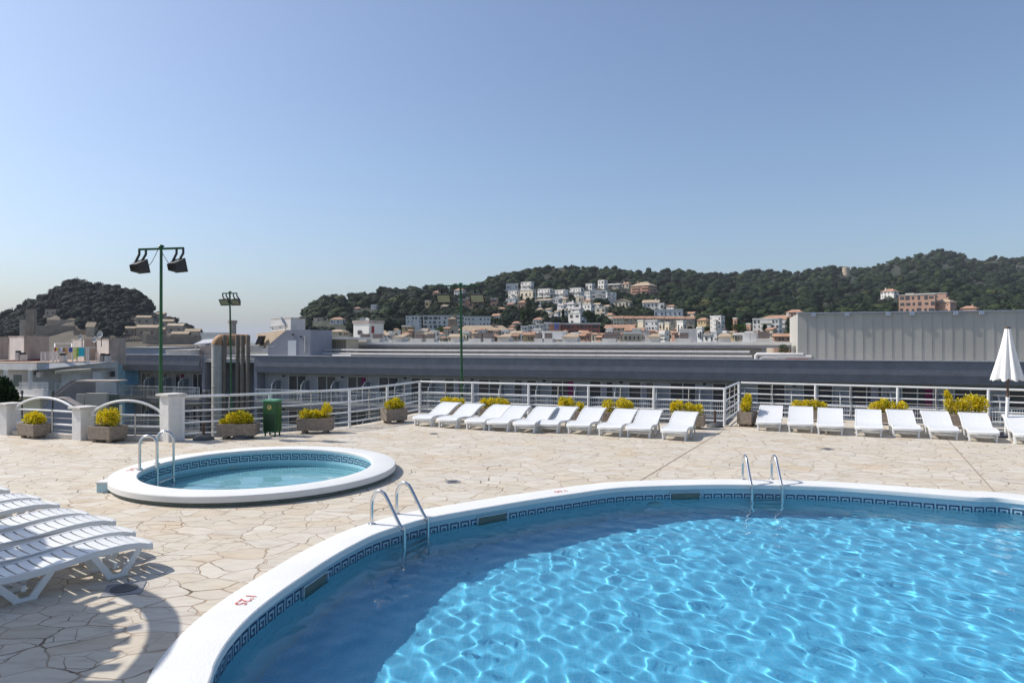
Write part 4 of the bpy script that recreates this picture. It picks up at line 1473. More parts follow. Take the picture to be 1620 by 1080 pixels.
seed = 0
for z in SLABS:
    for (a, b) in ((T0, T1 - .02), (TW0 + .02, TW1 + 1.4)):
        fprof(MB(), a, b, [(0, z), (0, z - .12), (-1.355, z - .20), (-1.355, z)]).build('balcony_slab', CONCRETE, hotel)
        fprof(MB(), a, b, [(-.01, z - .125), (-.01, z - .46), (-.25, z - .46), (-.25, z - .14)]).build('slab_edge', FASCIA, hotel)
        balcony(a, b, z)
    for k, tl in enumerate(bays):
        if tl < T1 - .3:
            seed += 1
            door(tl, z + .003, 1.75, 2.12, seed)
            if k % 2 == 0:
                c = FP(tl + .55, -1.34, z + 2.02)
                MB().rev([(.0, -.07), (.10, -.05), (.13, .02), (.10, .07)], 10, c).build('wall_lamp', BLACK_METAL, hotel)
        tc = tl + .55 - d_sp * .0 - .10
        if T0 + 1 < tc + .9 < T1 - 1:
            divider(tc + .35, z)
    for k in range(4):
        tl = TW0 + 1.9 + 1.95 * k
        seed += 1
        door(tl, z + .003, 1.1, 2.12, seed)
        if k:
            divider(tl - 1.5, z)


def garden_chair(t, off, z, rz, label, table=False):
    mb = MB()
    if table:
        mb.rev([(.40, .68), (.42, .70), (.40, .72)], 16)
        for k in range(4):
            a = R(45 + 90 * k)
            mb.tube([(.3 * math.cos(a), .3 * math.sin(a), 0), (.2 * math.cos(a), .2 * math.sin(a), .69)], .022, 6)
    else:
        mb.box(-.24, .24, -.22, .24, .40, .44)
        for x in (-.21, .21):
            mb.tube([(x, -.2, 0), (x, -.19, .62)], .022, 6)
            mb.tube([(x, .25, 0), (x, .22, .42), (x, .32, .84)], .022, 6)
            mb.bar((x, -.2, .63), (x, .27, .63), .05, .025)
        for k in range(5):
            x = -.16 + .08 * k
            mb.bar((x, .235, .45), (x, .32, .82), .045, .012)
        mb.bar((-.23, .325, .83), (.23, .325, .83), .03, .06)
    o = mb.build('garden_table' if table else 'garden_chair', CHAIRW)
    q = FP(t, off, z)
    o.location = q
    o.rotation_euler = (0, 0, rz)
    tag(o, label, 'table' if table else 'chair', 'white balcony furniture')


bz = math.atan2(D.y, D.x)
for (u, wh, z, rot, tb) in ((416, 'at the left end of the top balcony', 0, 1.2, 0), (424, 'next to the one at the left end of the top balcony', 0, .6, 0),
                            (476, 'on the top balcony behind the first bush right of the bin', 0, -.5, 1), (537, 'on the top balcony left of the magenta curtain', 0, 1.9, 0),
                            (559, 'on the top balcony before the magenta curtain', 0, -1.2, 0), (601, 'on the top balcony behind the askew planter', 0, .9, 0),
                            (816, 'on the top balcony behind the fourth lounger', 0, .3, 1), (1021, 'on the top balcony behind the ninth lounger', 0, .2, 1),
                            (242, 'on the top balcony of the left wing beside the lamp post', 0, .2, 1), (278, 'in the middle of the left wing top balcony', 0, .7, 0),
                            (302, 'on the left wing top balcony near its right end', 0, -.4, 0), (328, 'at the right end of the left wing top balcony', 0, .5, 1)):
    garden_chair(FT(u, -.6), -.6, SLABS[z] + .002, bz + math.pi + rot, 'white garden %s %s' % ('table' if tb else 'chair', wh), bool(tb))

blue = thing('blue_block', 'small sky blue rendered block at the left end of the hotel', 'building', tuple(FU(200, 603, -1)))
mb = MB().prism([FU(182.6, 640, -.5), FU(198.3, 640, -.5), FU(198.3, 570.5, -.5), FU(182.6, 570.5, -.5)], (0, .2, 0))
mb.build('tall_wall', BLUEWALL, blue)
MB().prism([FU(198.6, 608, -1.25), FU(219, 608, -1.25), FU(219, 583.5, -1.25), FU(198.6, 583.5, -1.25)], (0, .08, 0)).build('low_wall', BLUEWALL, blue)
MB().prism([FU(182, 570.3, -.4), FU(199, 570.3, -.4), FU(199, 569, -.4), FU(182, 569, -.4)], (0, .4, 0)).build('coping', STAINED, blue)
MB().prism([FU(185, 568.8, -1.2), FU(196, 568.8, -1.2), FU(196, 562, -1.2), FU(185, 562, -1.2)], (0, .5, 0)).build('roof_box', HCREAM, blue)

# rear roof storey -------------------------------------------------
rear = thing('rear_roof_block', 'low grey rear roof storey with a pale slab edge above the hotel roof', 'building', tuple(FP(30, -10, .62)))
ta, tb_ = FT(1258, -8), FT(545, -8)
fbox(MB(), ta, tb_, -8, -26, 1.83, 2.06).build('roof_slab', ROOFSLAB, rear)
fbox(MB(), ta, tb_, -8.25, -8.5, 1.60, 1.825).build('slab_beam', GREYWALL, rear)
fbox(MB(), ta + 2, tb_ - .3, -8.62, -9, .62, 1.82).build('wall', GREYWALL, rear)
mb = MB()
k = 0
t_ = ta + 2.4
while t_ < tb_ - 1.6:
    fbox(mb, t_, t_ + 1.55, -8.55, -8.615, .70, 1.56)
    t_ += 1.64
    k += 1
mb.build('shutter_panels', M('grey_beige_panels', (0.19, 0.185, 0.17), 0.7, 0.12, 1.2), rear)
for z, off, ua, ub in ((1.36, -3.3, 508, 1186), (1.06, -2.6, 510, 1190), (.80, -1.7, 1175, 768)):
    t = thing('roof_pipe', {1.36: 'upper white lagged pipe along the hotel roof', 1.06: 'second white lagged pipe just above the slate fascia', .80: 'lowest white pipe lying along the parapet'}[z], 'pipe', tuple(FP(FT(ua, off), off, z)), 0, 'white pipes along the hotel roof')
    a, b = FT(ua, off), FT(ub, off)
    MB().tube([FP(a, off, z), FP((a + b) / 2, off, z), FP(b, off, z)], .085 if z > 1 else .055, 10).build('pipe', PIPEW, t, smooth=True)
    mb = MB()
    n_ = int(abs(a - b) / 2.4)
    for i in range(n_ + 1):
        c = a + (b - a) * (i + .3) / (n_ + 1)
        mb.bar(FP(c, off + .13, z - .135), FP(c, off - .13, z - .135), .05, .02)
        mb.bar(FP(c, off, .62), FP(c, off, z - .14), .04, .04)
    mb.build('brackets', BLACK_METAL, t, fixn=False)
# pipe cluster by the cladding
for i, (u, v, l, lab) in enumerate(((1196, 560.5, 3.0, 'long white pipe bend beside the cladding building'), (1204, 565, 1.6, 'short red-striped pipe below the long pipe bend'), (1228, 564, 2.2, 'white pipe elbow nearest the cladding building'))):
    t = thing('pipe_bend', lab, 'pipe', tuple(FU(u, v, -2.2)), 0, 'pipe bends by the cladding building')
    q = FU(u, v, -2.2)
    d = -D.to_3d()
    MB().tube([q + Vector((0, 0, -.35)), q + Vector((0, 0, -.06)), q + d * .08 + Vector((0, 0, .02)), q + d * l], .12, 10).build('pipe', PIPEW, t, smooth=True)
    MB().tube([q + d * .5 + Vector((0, -.02, -.14)), q + d * (l - .2) + Vector((0, -.02, -.14))], .05, 6).build('red_line', M('red_pipe', (0.42, 0.10, 0.06), 0.6, 0.2, 4), t)
q = FU(1238, 557, -5)
t = thing('satellite_dish', 'pale satellite dish next to the cladding building', 'satellite dish', tuple(FU(1257, 555, -4)))
mb = MB().rev([(.02, 0), (.22, .03), (.36, .10), (.34, .10), (.2, .05)], 18)
o = mb.build('dish', DISHM, t, local=True)
o.rotation_euler = (R(75), 0, R(20))
MB().tube([(0, .06, 0), (0, .1, -.7)], .03, 6).build('mast', BLACK_METAL, t, local=True)
t = thing('potted_shrub', 'round dark green shrub among the roof pipes', 'shrub', tuple(FU(1240, 560, -4.5)))
mb = MB()
leaf_cloud(mb, [(0, 0, .25, .36, .36, .42)], 420, .10, random.Random(9))
mb.build('foliage', TREELEAF, t, fixn=False, local=True)
MB().rev([(.16, -.45), (.2, -.12)], 12).build('pot', TERRA, t, local=True)

# cladding building ------------------------------------------------
clad = thing('cladding_building', 'tall windowless roof building with ribbed grey metal cladding', 'building', tuple(FP(0, -4, .62)))
ca, cb = FT(1262, -2.2), -24.0
mb = MB()
n_ = int((ca - cb) / .56)
for i in range(n_):
    t0, t1 = ca - (ca - cb) * i / n_, ca - (ca - cb) * (i + 1) / n_
    mb.prism([FP(t0, -2.2, .90), FP(t1, -2.178, .90), FP(t1, -2.6, .90), FP(t0, -2.6, .90)], (0, 0, 3.06))
mb.build('cladding', CLADDING, clad, fixn=False)
fbox(MB(), ca, cb, -2.61, -10, .62, 3.94).build('core', CLADDING, clad)
fbox(MB(), ca + .04, cb, -2.08, -2.7, 3.965, 4.03).build('top_flashing', M('blue_grey_flashing', (0.40, 0.44, 0.52), 0.5, 0.08, 2), clad)
fbox(MB(), ca, cb, -2.10, -2.6, .86, .895).build('bottom_flashing', FASCIA_EDGE, clad)
for u in (1287, 1340, 1405, 1443, 1512, 1553):
    c = FT(u, -2.1)
    fbox(MB(), c - .14, c + .14, -2.05, -2.14, 3.76, 3.962).build('clip', M('blue_grey_flashing', (0.40, 0.44, 0.52), 0.5, 0.08, 2), clad)

# stair housing on the roof, left ---------------------------------
sh_ = thing('stair_housing', 'blue grey roof stair housing with a white door and sloping side', 'roof structure', tuple(FU(470, 562, -1.2)))
nb = (-NN).to_3d()
MB().prism([FU(424, 564, -1.2), FU(424, 546, -1.2), FU(454, 522, -1.2), FU(491, 521.5, -1.2), FU(491, 564, -1.2)], nb * 3.2).build('wall', GREYWALL, sh_)
MB().prism([FU(455.5, 562, -1.17), FU(468.5, 562, -1.17), FU(468.5, 538.5, -1.17), FU(455.5, 538.5, -1.17)], nb * .02).build('door', SHUT, sh_)
MB().prism([FU(406, 528, -3.2), FU(447, 527, -3.2), FU(453, 521.5, -1.9), FU(424, 546, -1.9), FU(410, 552, -1.9)], Vector((.05, .25, -.15))).build('sloping_roof', TANROOF, sh_)
MB().prism([FU(403, 545, -1.8), FU(409, 531, -1.8), FU(416, 531, -1.8), FU(412, 545, -1.8)], nb * .4).build('vent_opening', BLACK, sh_)
MB().prism([FU(396, 557, -1.3), FU(433, 557, -1.3), FU(434, 548, -1.3), FU(410, 552, -1.3), FU(409, 547, -1.3), FU(396, 547, -1.3)], nb * 1.0).build('parapet', PALEGREY, sh_)
MB().prism([FU(422, 551, -1.2), FU(434, 548.5, -1.2), FU(434, 546.5, -1.2), FU(421, 547, -1.2)], nb * .9).build('ledge', ROOFSLAB, sh_)
for u, v in ((463, 529), (475.5, 532.5)):
    MB().prism([FU(u - 1.6, v + 1.2, -1.15), FU(u + 1.6, v + 1.2, -1.15), FU(u + 1.6, v - 1.2, -1.15), FU(u - 1.6, v - 1.2, -1.15)], nb * .04).build('wall_lamp', BLACK_METAL, sh_)
MB().tube([FU(482.5, 531, -1.1), FU(482.5, 557, -1.1)], .05, 6).build('downpipe', PIPEW, sh_)
tb2 = thing('lift_tower', 'pale square lift tower on top of the roof, left of the wooded hill', 'roof structure', tuple(FU(456, 526, -3)))
c0, c1, c2 = FU(429, 527, -5.2), FU(460, 527, -3.4), FU(483, 527, -5.6)
zt = c1.z + 23.2 * c1.y / F
zb = c1.z - 1.5
c3 = c0 + (c2 - c1)
MB().prism([Vector((c.x, c.y, zb)) for c in (c0, c1, c2, c3)], (0, 0, zt - zb)).build('walls', PALEGREY, tb2)
cm = (c0 + c1 + c2 + c3) / 4
MB().prism([Vector((cm.x + (c.x - cm.x) * 1.02, cm.y + (c.y - cm.y) * 1.02, zt + .003)) for c in (c0, c1, c2, c3)], (0, 0, .08)).build('cap', STAINED, tb2)
t = thing('roof_antenna', 'tilted metal antenna rack with a dish in front of the lift tower', 'antenna', tuple(FU(440, 520, -2.4)))
mb = MB()
for (a, b) in (((427, 518), (455, 514.5)), ((430, 521), (455, 517)), ((431, 517), (431, 521)), ((443, 516.5), (443, 520)), ((452, 515), (452, 521)), ((447, 508.5), (452, 514))):
    mb.bar(FU(a[0], a[1], -2.4), FU(b[0], b[1], -2.4), .07, .07)
mb.build('rack', M('dull_antenna_metal', (0.40, 0.38, 0.33), 0.6, 0.15, 4), t, fixn=False)
mb = MB().rev([(.02, 0), (.28, .05), (.42, .13), (.40, .13)], 16)
o = mb.build('dish', DISHM, t)
o.data.transform(Matrix.Translation(FU(447, 509, -2.4) - Vector(t.location) + Vector((0, 0, -0.0))) @ Matrix.Rotation(R(60), 4, 'Y') @ Matrix.Translation(Vector(t.location)))
br = thing('breeze_block_screen', 'cream breeze block screen wall under a flat roof beside the stair housing', 'roof structure', tuple(FU(526, 556, -5)))
MB().prism([FU(506, 560, -5), FU(548, 560, -5), FU(548, 536.5, -5), FU(506, 536.5, -5)], nb * 2.0).build('screen', BREEZE, br)
mb = MB()
for i in range(12):
    for j in range(6):
        u, v = 513.5 + i * 2.9, 540 + j * 3.1
        mb.prism([FU(u - .75, v + .9, -4.97), FU(u + .75, v + .9, -4.97), FU(u + .75, v - .9, -4.97), FU(u - .75, v - .9, -4.97)], nb * .02)
mb.build('holes', BLACK, br, fixn=False)
MB().prism([FU(503, 536.2, -4.6), FU(549, 536.2, -4.6), FU(549, 533, -4.6), FU(503, 533, -4.6)], nb * 4).build('flat_roof', ROOFSLAB, br)
MB().prism([FU(491.5, 562, -4), FU(506, 562, -4), FU(506, 543, -4), FU(491.5, 543, -4)], nb * 2).build('side_wall', GREYWALL, br)
MB().prism([FU(503, 545, -4.4), FU(507.5, 545, -4.4), FU(507.5, 536.5, -4.4), FU(503, 536.5, -4.4)], nb * 1).build('pier', PALEGREY, br)


# ducts and flues in the recess ------------------------------------
def vpipe(name, lab, cat, u, v_top, r, off, mat, elbow=None, cap=True, group='tall ducts and flues'):
    q = FU(u, v_top, off)
    t = thing(name, lab, cat, (q.x, q.y, -10.5), 0, group)
    mb = MB().tube([(q.x, q.y, -10.5), (q.x, q.y, 0), (q.x, q.y, q.z - (r if elbow else 0))], r, 16)
    z = q.z - r - .05
    while z > -9:
        mb.rev([(r * 1.0, -.03), (r * 1.06, -.02), (r * 1.06, .02), (r * 1.0, .03)], 16, (q.x, q.y, z), cap=False)
        z -= 1.75 if elbow else 1.1
    mb.build('shaft', mat, t, smooth=True, fixn=False)
    if elbow:
        e = Vector(elbow)
        pts = [Vector((q.x, q.y, q.z - r)) + e * r * 1.1 * (1 - math.cos(a)) + Vector((0, 0, r * math.sin(a))) for a in [math.pi / 2 * i / 8 for i in range(9)]]
        MB().tube(pts + [pts[-1] + e * 2.4], r * 1.02, 16).build('elbow', RUSTY, t, smooth=True)
    return t


vpipe('ventilation_duct', 'wide galvanised duct with a rusty elbow beside the leaning lamp post', 'duct', 344, 537, .47, -.2, GALV, (.55, .83, 0))
for u, vt, r, lab in ((355.5, 529.5, .16, 'thin stained flue right beside the wide galvanised duct'), (376, 529.5, .17, 'stained flue behind the leaning lamp post'),
                      (384, 530, .18, 'middle one of the three stained flues in a cluster'), (392.5, 530, .17, 'rightmost stained flue of the cluster, against the slate fascia')):
    t = vpipe('flue', lab, 'flue', u, vt, r, -.35, FLUE)
t = thing('flue_hood', 'dark horizontal hood joining the flues', 'duct', tuple(FU(365, 540, -.8)))
MB().prism([FU(357, 547, -.9), FU(372, 547, -.9), FU(372, 538, -.9), FU(357, 538, -.9)], nb * .7).build('hood', FLUE, t)

# roof vents along the rear slab -----------------------------------
VENTS = [(563, 580, 570, 581.5, 528), (587.5, 600, 589, 602, 528), (649, 667, 656, 669, 528), (674, 686.5, 675, 685.5, 527.5), (741, 760, 749, 762, 527), (765, 777, 764, 779, 527),
         (845, 858, 847, 856, 527), (860, 874, 861, 872, 526.5), (952, 974, 956, 981, 525.5), (1068, 1094, 1075, 1089, 526), (1196, 1223, 1199, 1218, 524)]
VN = ['under the white rooftop house', 'just right of the white rooftop house', 'left one of the pair left of the church', 'right one of the pair left of the church', 'left one of the pair right of the middle lamp post',
      'right one of the pair right of the middle lamp post', 'left of the pale blue tank', 'partly before the pale blue tank', 'below the orange hotel wing', 'before the grey concrete box', 'nearest the cladding building']
for (a, b, c, d_, vt), nm in zip(VENTS, VN):
    off = -9.2
    t = thing('roof_vent', 'brown louvred roof vent, ' + nm, 'roof vent', tuple(FU((a + b) / 2, 540, off)), 0, 'louvred vents on the rear roof')
    MB().prism([FU(a, 541, off), FU(b, 541, off), FU(b, 535, off), FU(a, 535, off)], nb * .8).build('base', CONCRETE, t)
    mb = MB()
    o2 = off - .12
    MB().prism([FU(c + .6, 534.9, o2 - .05), FU(d_ - .6, 534.9, o2 - .05), FU(d_ - .6, vt + .6, o2 - .05), FU(c + .6, vt + .6, o2 - .05)], nb * .45).build('core', M('vent_core', (0.17, 0.135, 0.125), 0.9, 0.2, 4), t)
    for i in range(4):
        v = vt + (534.8 - vt) * i / 4
        mb.prism([FU(c, v + .9, o2), FU(d_, v + .9, o2), FU(d_, v, o2), FU(c, v, o2)], nb * .55)
    mb.build('louvre', LOUVRE, t, fixn=False)
LOWS = [(620, 638, 530, 'low box with a tilted tan roof left of the vent pair'), (711, 728.5, 532, 'low box with a tilted tan roof beside the middle lamp post'), (785, 807, 529, 'low box with a tilted tan roof right of the church roof'),
        (888, 915, 529, 'low box with a tilted tan roof right of the pale blue tank'), (1023, 1045, 528.5, 'low box with a tilted tan roof left of the grey concrete box'), (1134, 1158, 528, 'low box with a tilted tan roof left of the white cabinets')]
for a, b, vt, lab in LOWS:
    off = -10.5
    t = thing('skylight_box', lab, 'roof box', tuple(FU((a + b) / 2, 540, off)), 0, 'tan roofed boxes on the rear roof')
    MB().prism([FU(a + 2, 541, off), FU(b - 2, 541, off), FU(b - 2, 533.8, off), FU(a + 2, 533.8, off)], nb * 1.2).build('base', CONCRETE, t)
    p4 = [FU(a, 533.6, off + .15), FU(b, 533.6, off + .15)]
    up = Vector((0, 0, (533.6 - vt) * p4[0].y / F)) + nb * 1.6
    MB().prism([p4[0], p4[1], p4[1] + up + D.to_3d() * .3, p4[0] + up - D.to_3d() * .3], Vector((0, 0, .07))).build('roof', TANROOF, t)
for (a, b, vt, vb, mat, lab, off) in ((1075, 1101, 520, 541, PALEGREY, 'grey concrete roof box with an overhanging top behind a vent', -11), (857, 890, 523.5, 537, HBLUE_SHADED, 'pale blue rooftop tank box below the blue sign letter', -12),
                                      (1175, 1186.7, 525.5, 541, HBLUE_SHADED, 'left one of two white rooftop cabinets', -10), (1187.1, 1198.5, 525.5, 541, HBLUE_SHADED, 'right one of two white rooftop cabinets', -10)):
    t = thing('rooftop_box', lab, 'roof box', tuple(FU((a + b) / 2, vb, off)), 0, 'boxes on the rear roof')
    MB().prism([FU(a, vb, off), FU(b, vb, off), FU(b, vt + 1, off), FU(a, vt + 1, off)], nb * 1.2).build('walls', mat, t)
    MB().prism([FU(a - .5, vt + .9, off + .1), FU(b + .5, vt + .9, off + .1), FU(b + .5, vt, off + .1), FU(a - .5, vt, off + .1)], nb * 1.4).build('top', ROOFSLAB, t)


# ================================================================== LEFT-HAND APARTMENT HOUSE AND STAIR BLOCK
def PY(mb, pts, y, dy):
    """polygon drawn at distance y, swept back by dy metres; a point may carry its own distance"""
    poly = [P(p[0], p[1], p[2] if len(p) > 2 else y) for p in pts]
    return mb.prism(poly, (0, dy, 0))


def rect(u0, u1, v0, v1):
    return [(u0, v1), (u1, v1), (u1, v0), (u0, v0)]


ap = thing('apartment_house', 'pale apartment house with a roof terrace and laundry at the left', 'apartment house', (-36, 48, -10.5))
PY(MB(), [(-70, 584.6, 51), (58, 585, 46), (58, 574.5, 46), (-70, 574.1, 51)], 46, .35).build('roof_edge', PALEGREY, ap)
PY(MB(), [(58.3, 585, 46.03), (75, 585, 47.4), (183, 581.5, 52), (183, 571.5, 52), (75, 574.5, 47.4), (58.3, 574.6, 46.03)], 46, .35).build('roof_edge', PALEGREY, ap)
MB().prism([P(-70, 573.6, 51.1), P(58, 574, 46.1), P(75, 574, 47.5), P(183, 571.2, 52.1), P(183, 569, 64), P(-70, 571, 64)], (0, 0, .05)).build('roof_terrace', TILEROOF, ap)
PY(MB(), [(-70, 664, 52.6), (50, 664, 47.6), (50, 585.2, 47.6), (-70, 584.8, 52.6)], 47.6, .3).build('wall', DIRTYWHITE, ap)
PY(MB(), [(50.3, 664, 47.3), (75, 664, 48.0), (183, 645, 52.6), (183, 581.7, 52.6), (75, 585.2, 48.0), (50.3, 585.2, 47.3)], 47, .3).build('wall', PALEGREY, ap)
for u in (7.2, 46):
    PY(MB(), rect(u - 1.5, u + 1.5, 585.3, 616), 46.1, .25).build('column', HWHITE, ap)
PY(MB(), [(-70, 627, 51.6), (76, 627, 45.9), (76, 616, 45.9), (-70, 616, 51.6)], 45.9, .22).build('balcony_parapet', PALEGREY, ap)
PY(MB(), [(-70, 628.5), (77, 628.5), (77, 627.1), (-70, 627.1)], 45.8, 2.0).build('balcony_slab', CONCRETE, ap)
mb = MB()
for v in (605, 607.5, 610, 612.5, 615):
    mb.bar(P(-70, v, 51.6), P(76, v, 45.95), .05, .05)
for u in (-20, -5, 10, 22, 33, 51, 58, 67, 76):
    mb.bar(P(u, 605, 45.95 + (76 - u) * .0387), P(u, 617, 45.95 + (76 - u) * .0387), .05, .05)
mb.bar(P(88, 606, 47.5), P(101, 606.5, 48.5), .05, .05)
for u in (88, 95, 101):
    mb.bar(P(u, 606, 48), P(u, 617, 48), .05, .05)
mb.build('balcony_railing', WHITE_PAINT, ap, fixn=False)
PY(MB(), rect(21, 34, 592.5, 612), 47.55, .03).build('door', DARK_VOID, ap)
PY(MB(), rect(57, 64, 588.5, 596.5), 47.0, .3).build('air_conditioner', DIRTYWHITE, ap)
PY(MB(), rect(54, 57, 586.5, 593), 47.1, .2).build('meter_box', BLACK, ap)
PY(MB(), [(97, 612, 48.85), (127, 612, 50.1), (127, 590, 50.1), (97, 590, 48.85)], 49, .05).build('shutter', SHUT, ap)
PY(MB(), [(146, 610, 50.85), (160, 610, 51.5), (160, 588, 51.5), (146, 588, 50.85)], 50, .05).build('shutter', SHUT, ap)
for u in (175.5, 178.8):
    PY(MB(), rect(u - 1.1, u + 1.1, 587, 596), 51.9 + (u - 175) * .04, .2).build('window', WIN, ap)
mb = MB()
mb.prism([P(87, 586, 48.3), P(144, 583.5, 50.4), P(144, 584.3, 48.9), P(87, 588, 47.0)], (0, 0, .06))
for i in range(24):
    u = 87.5 + 56 * i / 23
    y = 47.0 + 1.9 * (i / 23)
    v = 588 + (584.3 - 588) * i / 23
    mb.prism([P(u - .8, v + 3.4, y), P(u + .8, v + 3.4, y), P(u + .8, v, y), P(u - .8, v, y)], (0, .03, 0))
mb.build('awning', AWN, ap, fixn=False)
PY(MB(), rect(28, 63, 628.6, 647), 46.3, .2).build('cream_wall', CREAMWALL, ap)
mb = MB()
for a, b in (((64, 566.5), (158, 571.5)), ((64, 557), (90, 557))):
    pass
for u in (65, 72, 84, 90, 97, 106, 115):
    mb.bar(P(u, 557 if u < 92 else 560, 49), P(u, 573, 49), .05, .05)
for v in (557, 561, 565, 569):
    mb.bar(P(64, v, 49), P(91, v + .4, 49), .035, .035)
for u in np.arange(66, 90, 2.1):
    mb.bar(P(u, 557, 49), P(u, 572, 49), .02, .02)
mb.build('terrace_railing', WHITE_PAINT, ap, fixn=False)
PY(MB(), [(-5, 572.5), (64, 570), (64, 567), (30, 569), (-5, 570.5)], 52, .5).build('red_kerb', REDROOF, ap)


def cbox(name, label, cat, ua, uc, ub, vt, vb, y, ml, mr, group):
    """corner-on box: left face ua..uc, right face uc..ub"""
    t = thing(name, label, cat, tuple(P(uc, vb, y)), 0, group)
    zt, zb = P(uc, vt, y).z, P(uc, vb, y).z - .3
    A = P(ua, vb, y + abs(uc - ua) * .055)
    C = P(uc, vb, y)
    B = P(ub, vb, y + abs(ub - uc) * .035)
    Dd = A + B - C

    def wall(a, b, nm, m):
        n_ = (b - a).normalized()
        inn = Vector((-n_.y, n_.x, 0)) * .15
        MB().prism([Vector((a.x, a.y, zb)), Vector((b.x, b.y, zb)), Vector((b.x, b.y, zt)), Vector((a.x, a.y, zt))], inn).build(nm, m, t)
    wall(A, C, 'left_wall', ml)
    wall(C + (B - C) * .002, B, 'right_wall', mr)
    wall(B, Dd, 'back_wall', mr)
    wall(Dd, A, 'back_wall', mr)
    cen = (A + B) / 2
    MB().prism([Vector((cen.x + (q.x - cen.x) * 1.02, cen.y + (q.y - cen.y) * 1.02, zt + .004)) for q in (A, C, B, Dd)], (0, 0, .10)).build('cap', STAINED, t)
    return t


gr_ = 'rooftop rooms on the apartment house'
cbox('rooftop_room', 'brown stained rooftop room cut by the left picture edge', 'rooftop room', -40, -24, 13, 534.5, 563, 55, STAINED, STAINED, gr_)
cbox('rooftop_room', 'large rooftop room with one pale and one brown stained wall', 'rooftop room', 14, 38, 78, 533.5, 572, 52, DIRTYWHITE, STAINED, gr_)
cbox('rooftop_room', 'small pale rooftop room behind the laundry', 'rooftop room', 113, 133, 151, 538, 572, 54, DIRTYWHITE, STAINED, gr_)
cbox('rooftop_room', 'narrow pale rooftop room right of the laundry, beside the blue block', 'rooftop room', 151.5, 172, 199, 538, 572, 53, DIRTYWHITE, STAINED, gr_)
for (u, vt, vb, w_, lab, m_) in ((26.5, 554.5, 568, 2.6, 'small dark-capped chimney before the large rooftop room', DIRTYWHITE), (34, 557.5, 568, 3, 'dark-topped chimney at the corner of the large rooftop room', DIRTYWHITE),
                                 (97, 559, 573, 3.5, 'pale chimney with a dark cap below the laundry', DIRTYWHITE), (168, 559.5, 571, 3, 'chimney with a dark cap at the narrow rooftop room', DIRTYWHITE),
                                 (160.5, 559, 570, 2.6, 'grey stained chimney left of the narrow rooftop room corner', STAINED)):
    t = thing('chimney', lab, 'chimney', tuple(P(u, vb, 48.6)), 0, 'rooftop chimneys on the apartment house')
    PY(MB(), rect(u - w_, u + w_, vt + 3.2, vb + 2), 48.6, .4).build('shaft', m_, t)
    PY(MB(), rect(u - w_ * .8, u + w_ * .8, vt, vt + 3.1), 48.65, .3).build('cap', BLACK, t)
for (u, v, r_, lab) in ((129, 533, .21, 'left one of three satellite dishes on the apartment roof'), (151, 537, .24, 'lowest of three satellite dishes on the apartment roof'), (159.5, 529.5, .27, 'largest and highest satellite dish on the apartment roof')):
    q = P(u, v, 51.5)
    t = thing('satellite_dish', lab, 'satellite dish', tuple(q), 0, 'satellite dishes on the apartment roof')
    mb = MB().rev([(.01, .0), (r_ * .6, .03), (r_, .10), (r_ * .96, .11), (r_ * .5, .05)], 20)
    o = mb.build('dish', DISHM, t, local=True, smooth=True)
    o.rotation_euler = (R(80), 0, R(-12))
    MB().tube([(0, -.11, 0), (0, -.3, -.05)], .02, 6).build('arm', BLACK_METAL, t, local=True)
    MB().tube([(0, .06, 0), (0, .08, -.9)], .03, 6).build('mast', BLACK_METAL, t, local=True)
t = thing('clothes_line', 'white metal clothes line frame on the apartment roof terrace', 'clothes line', tuple(P(100, 572, 50)))
mb = MB()
mb.bar(P(80, 549.5, 50), P(152, 549.5, 50), .06, .06)
mb.bar(P(86, 543, 52), P(114, 543, 52), .10, .10)
for u in (86.5, 113.5):
    mb.bar(P(u, 543.4, 52), P(u, 549.7, 50.02), .06, .06)
for u in (84, 90, 122, 137, 140):
    mb.bar(P(u, 549.5, 50), P(u, 573, 50), .07, .07)
mb.build('frame', HWHITE, t, fixn=False)
rng = random.Random(5)
for (u0, u1, v1, c, lab) in ((86.5, 88.8, 555, (.45, .03, .04), 'dark red cloth at the left end of the clothes line'), (89, 92, 554.5, (.75, .55, .05), 'yellow cloth second from the left on the clothes line'),
                             (92.5, 95.5, 556.5, (.45, .46, .62), 'bluish cloth third on the clothes line'), (95.8, 99, 558.5, (.72, .72, .74), 'white cloth hanging left of the brown towel'),
                             (99.5, 103, 556, (.32, .19, .09), 'brown towel on the clothes line'), (103.3, 107, 563.5, (.62, .40, .20), 'long tan towel on the clothes line'),
                             (109, 114.5, 557, (.06, .09, .38), 'navy blue cloth on the clothes line'), (115, 121, 568, (.72, .72, .28), 'long pale yellow towel on the clothes line'),
                             (121.3, 124.5, 564, (.30, .55, .10), 'lime green towel on the clothes line'), (124.8, 133.5, 563.5, (.04, .48, .60), 'wide turquoise towel at the right end of the clothes line')):
    m_ = M('laundry_%d' % int(u0 * 10), c, .85, .25, 6)
    top, bot = P(u0, 549.8, 49.95), P(u1, v1, 49.95)
    nx = 8
    vs, fs = [], []
    ph = rng.uniform(0, 6)
    for j in range(7):
        for i in range(nx + 1):
            x = top.x + (bot.x - top.x) * i / nx
            z = top.z + (bot.z - top.z) * j / 6
            vs.append((x, 49.95 + .03 * math.sin(i * 1.9 + ph) * (j / 6 + .2), z + .02 * math.sin(i * 1.1 + ph) * (j / 6)))
    k = len(vs)
    vs += [(x, y + .012, z) for x, y, z in vs]
    for j in range(6):
        for i in range(nx):
            a = j * (nx + 1) + i
            fs.append((a, a + nx + 1, a + nx + 2, a + 1))
            fs.append((k + a, k + a + 1, k + a + nx + 2, k + a + nx + 1))
    tag(MB().add(vs, fs).build('laundry', m_, None, smooth='all', fixn=False), lab, 'laundry', 'laundry on the roof terrace')

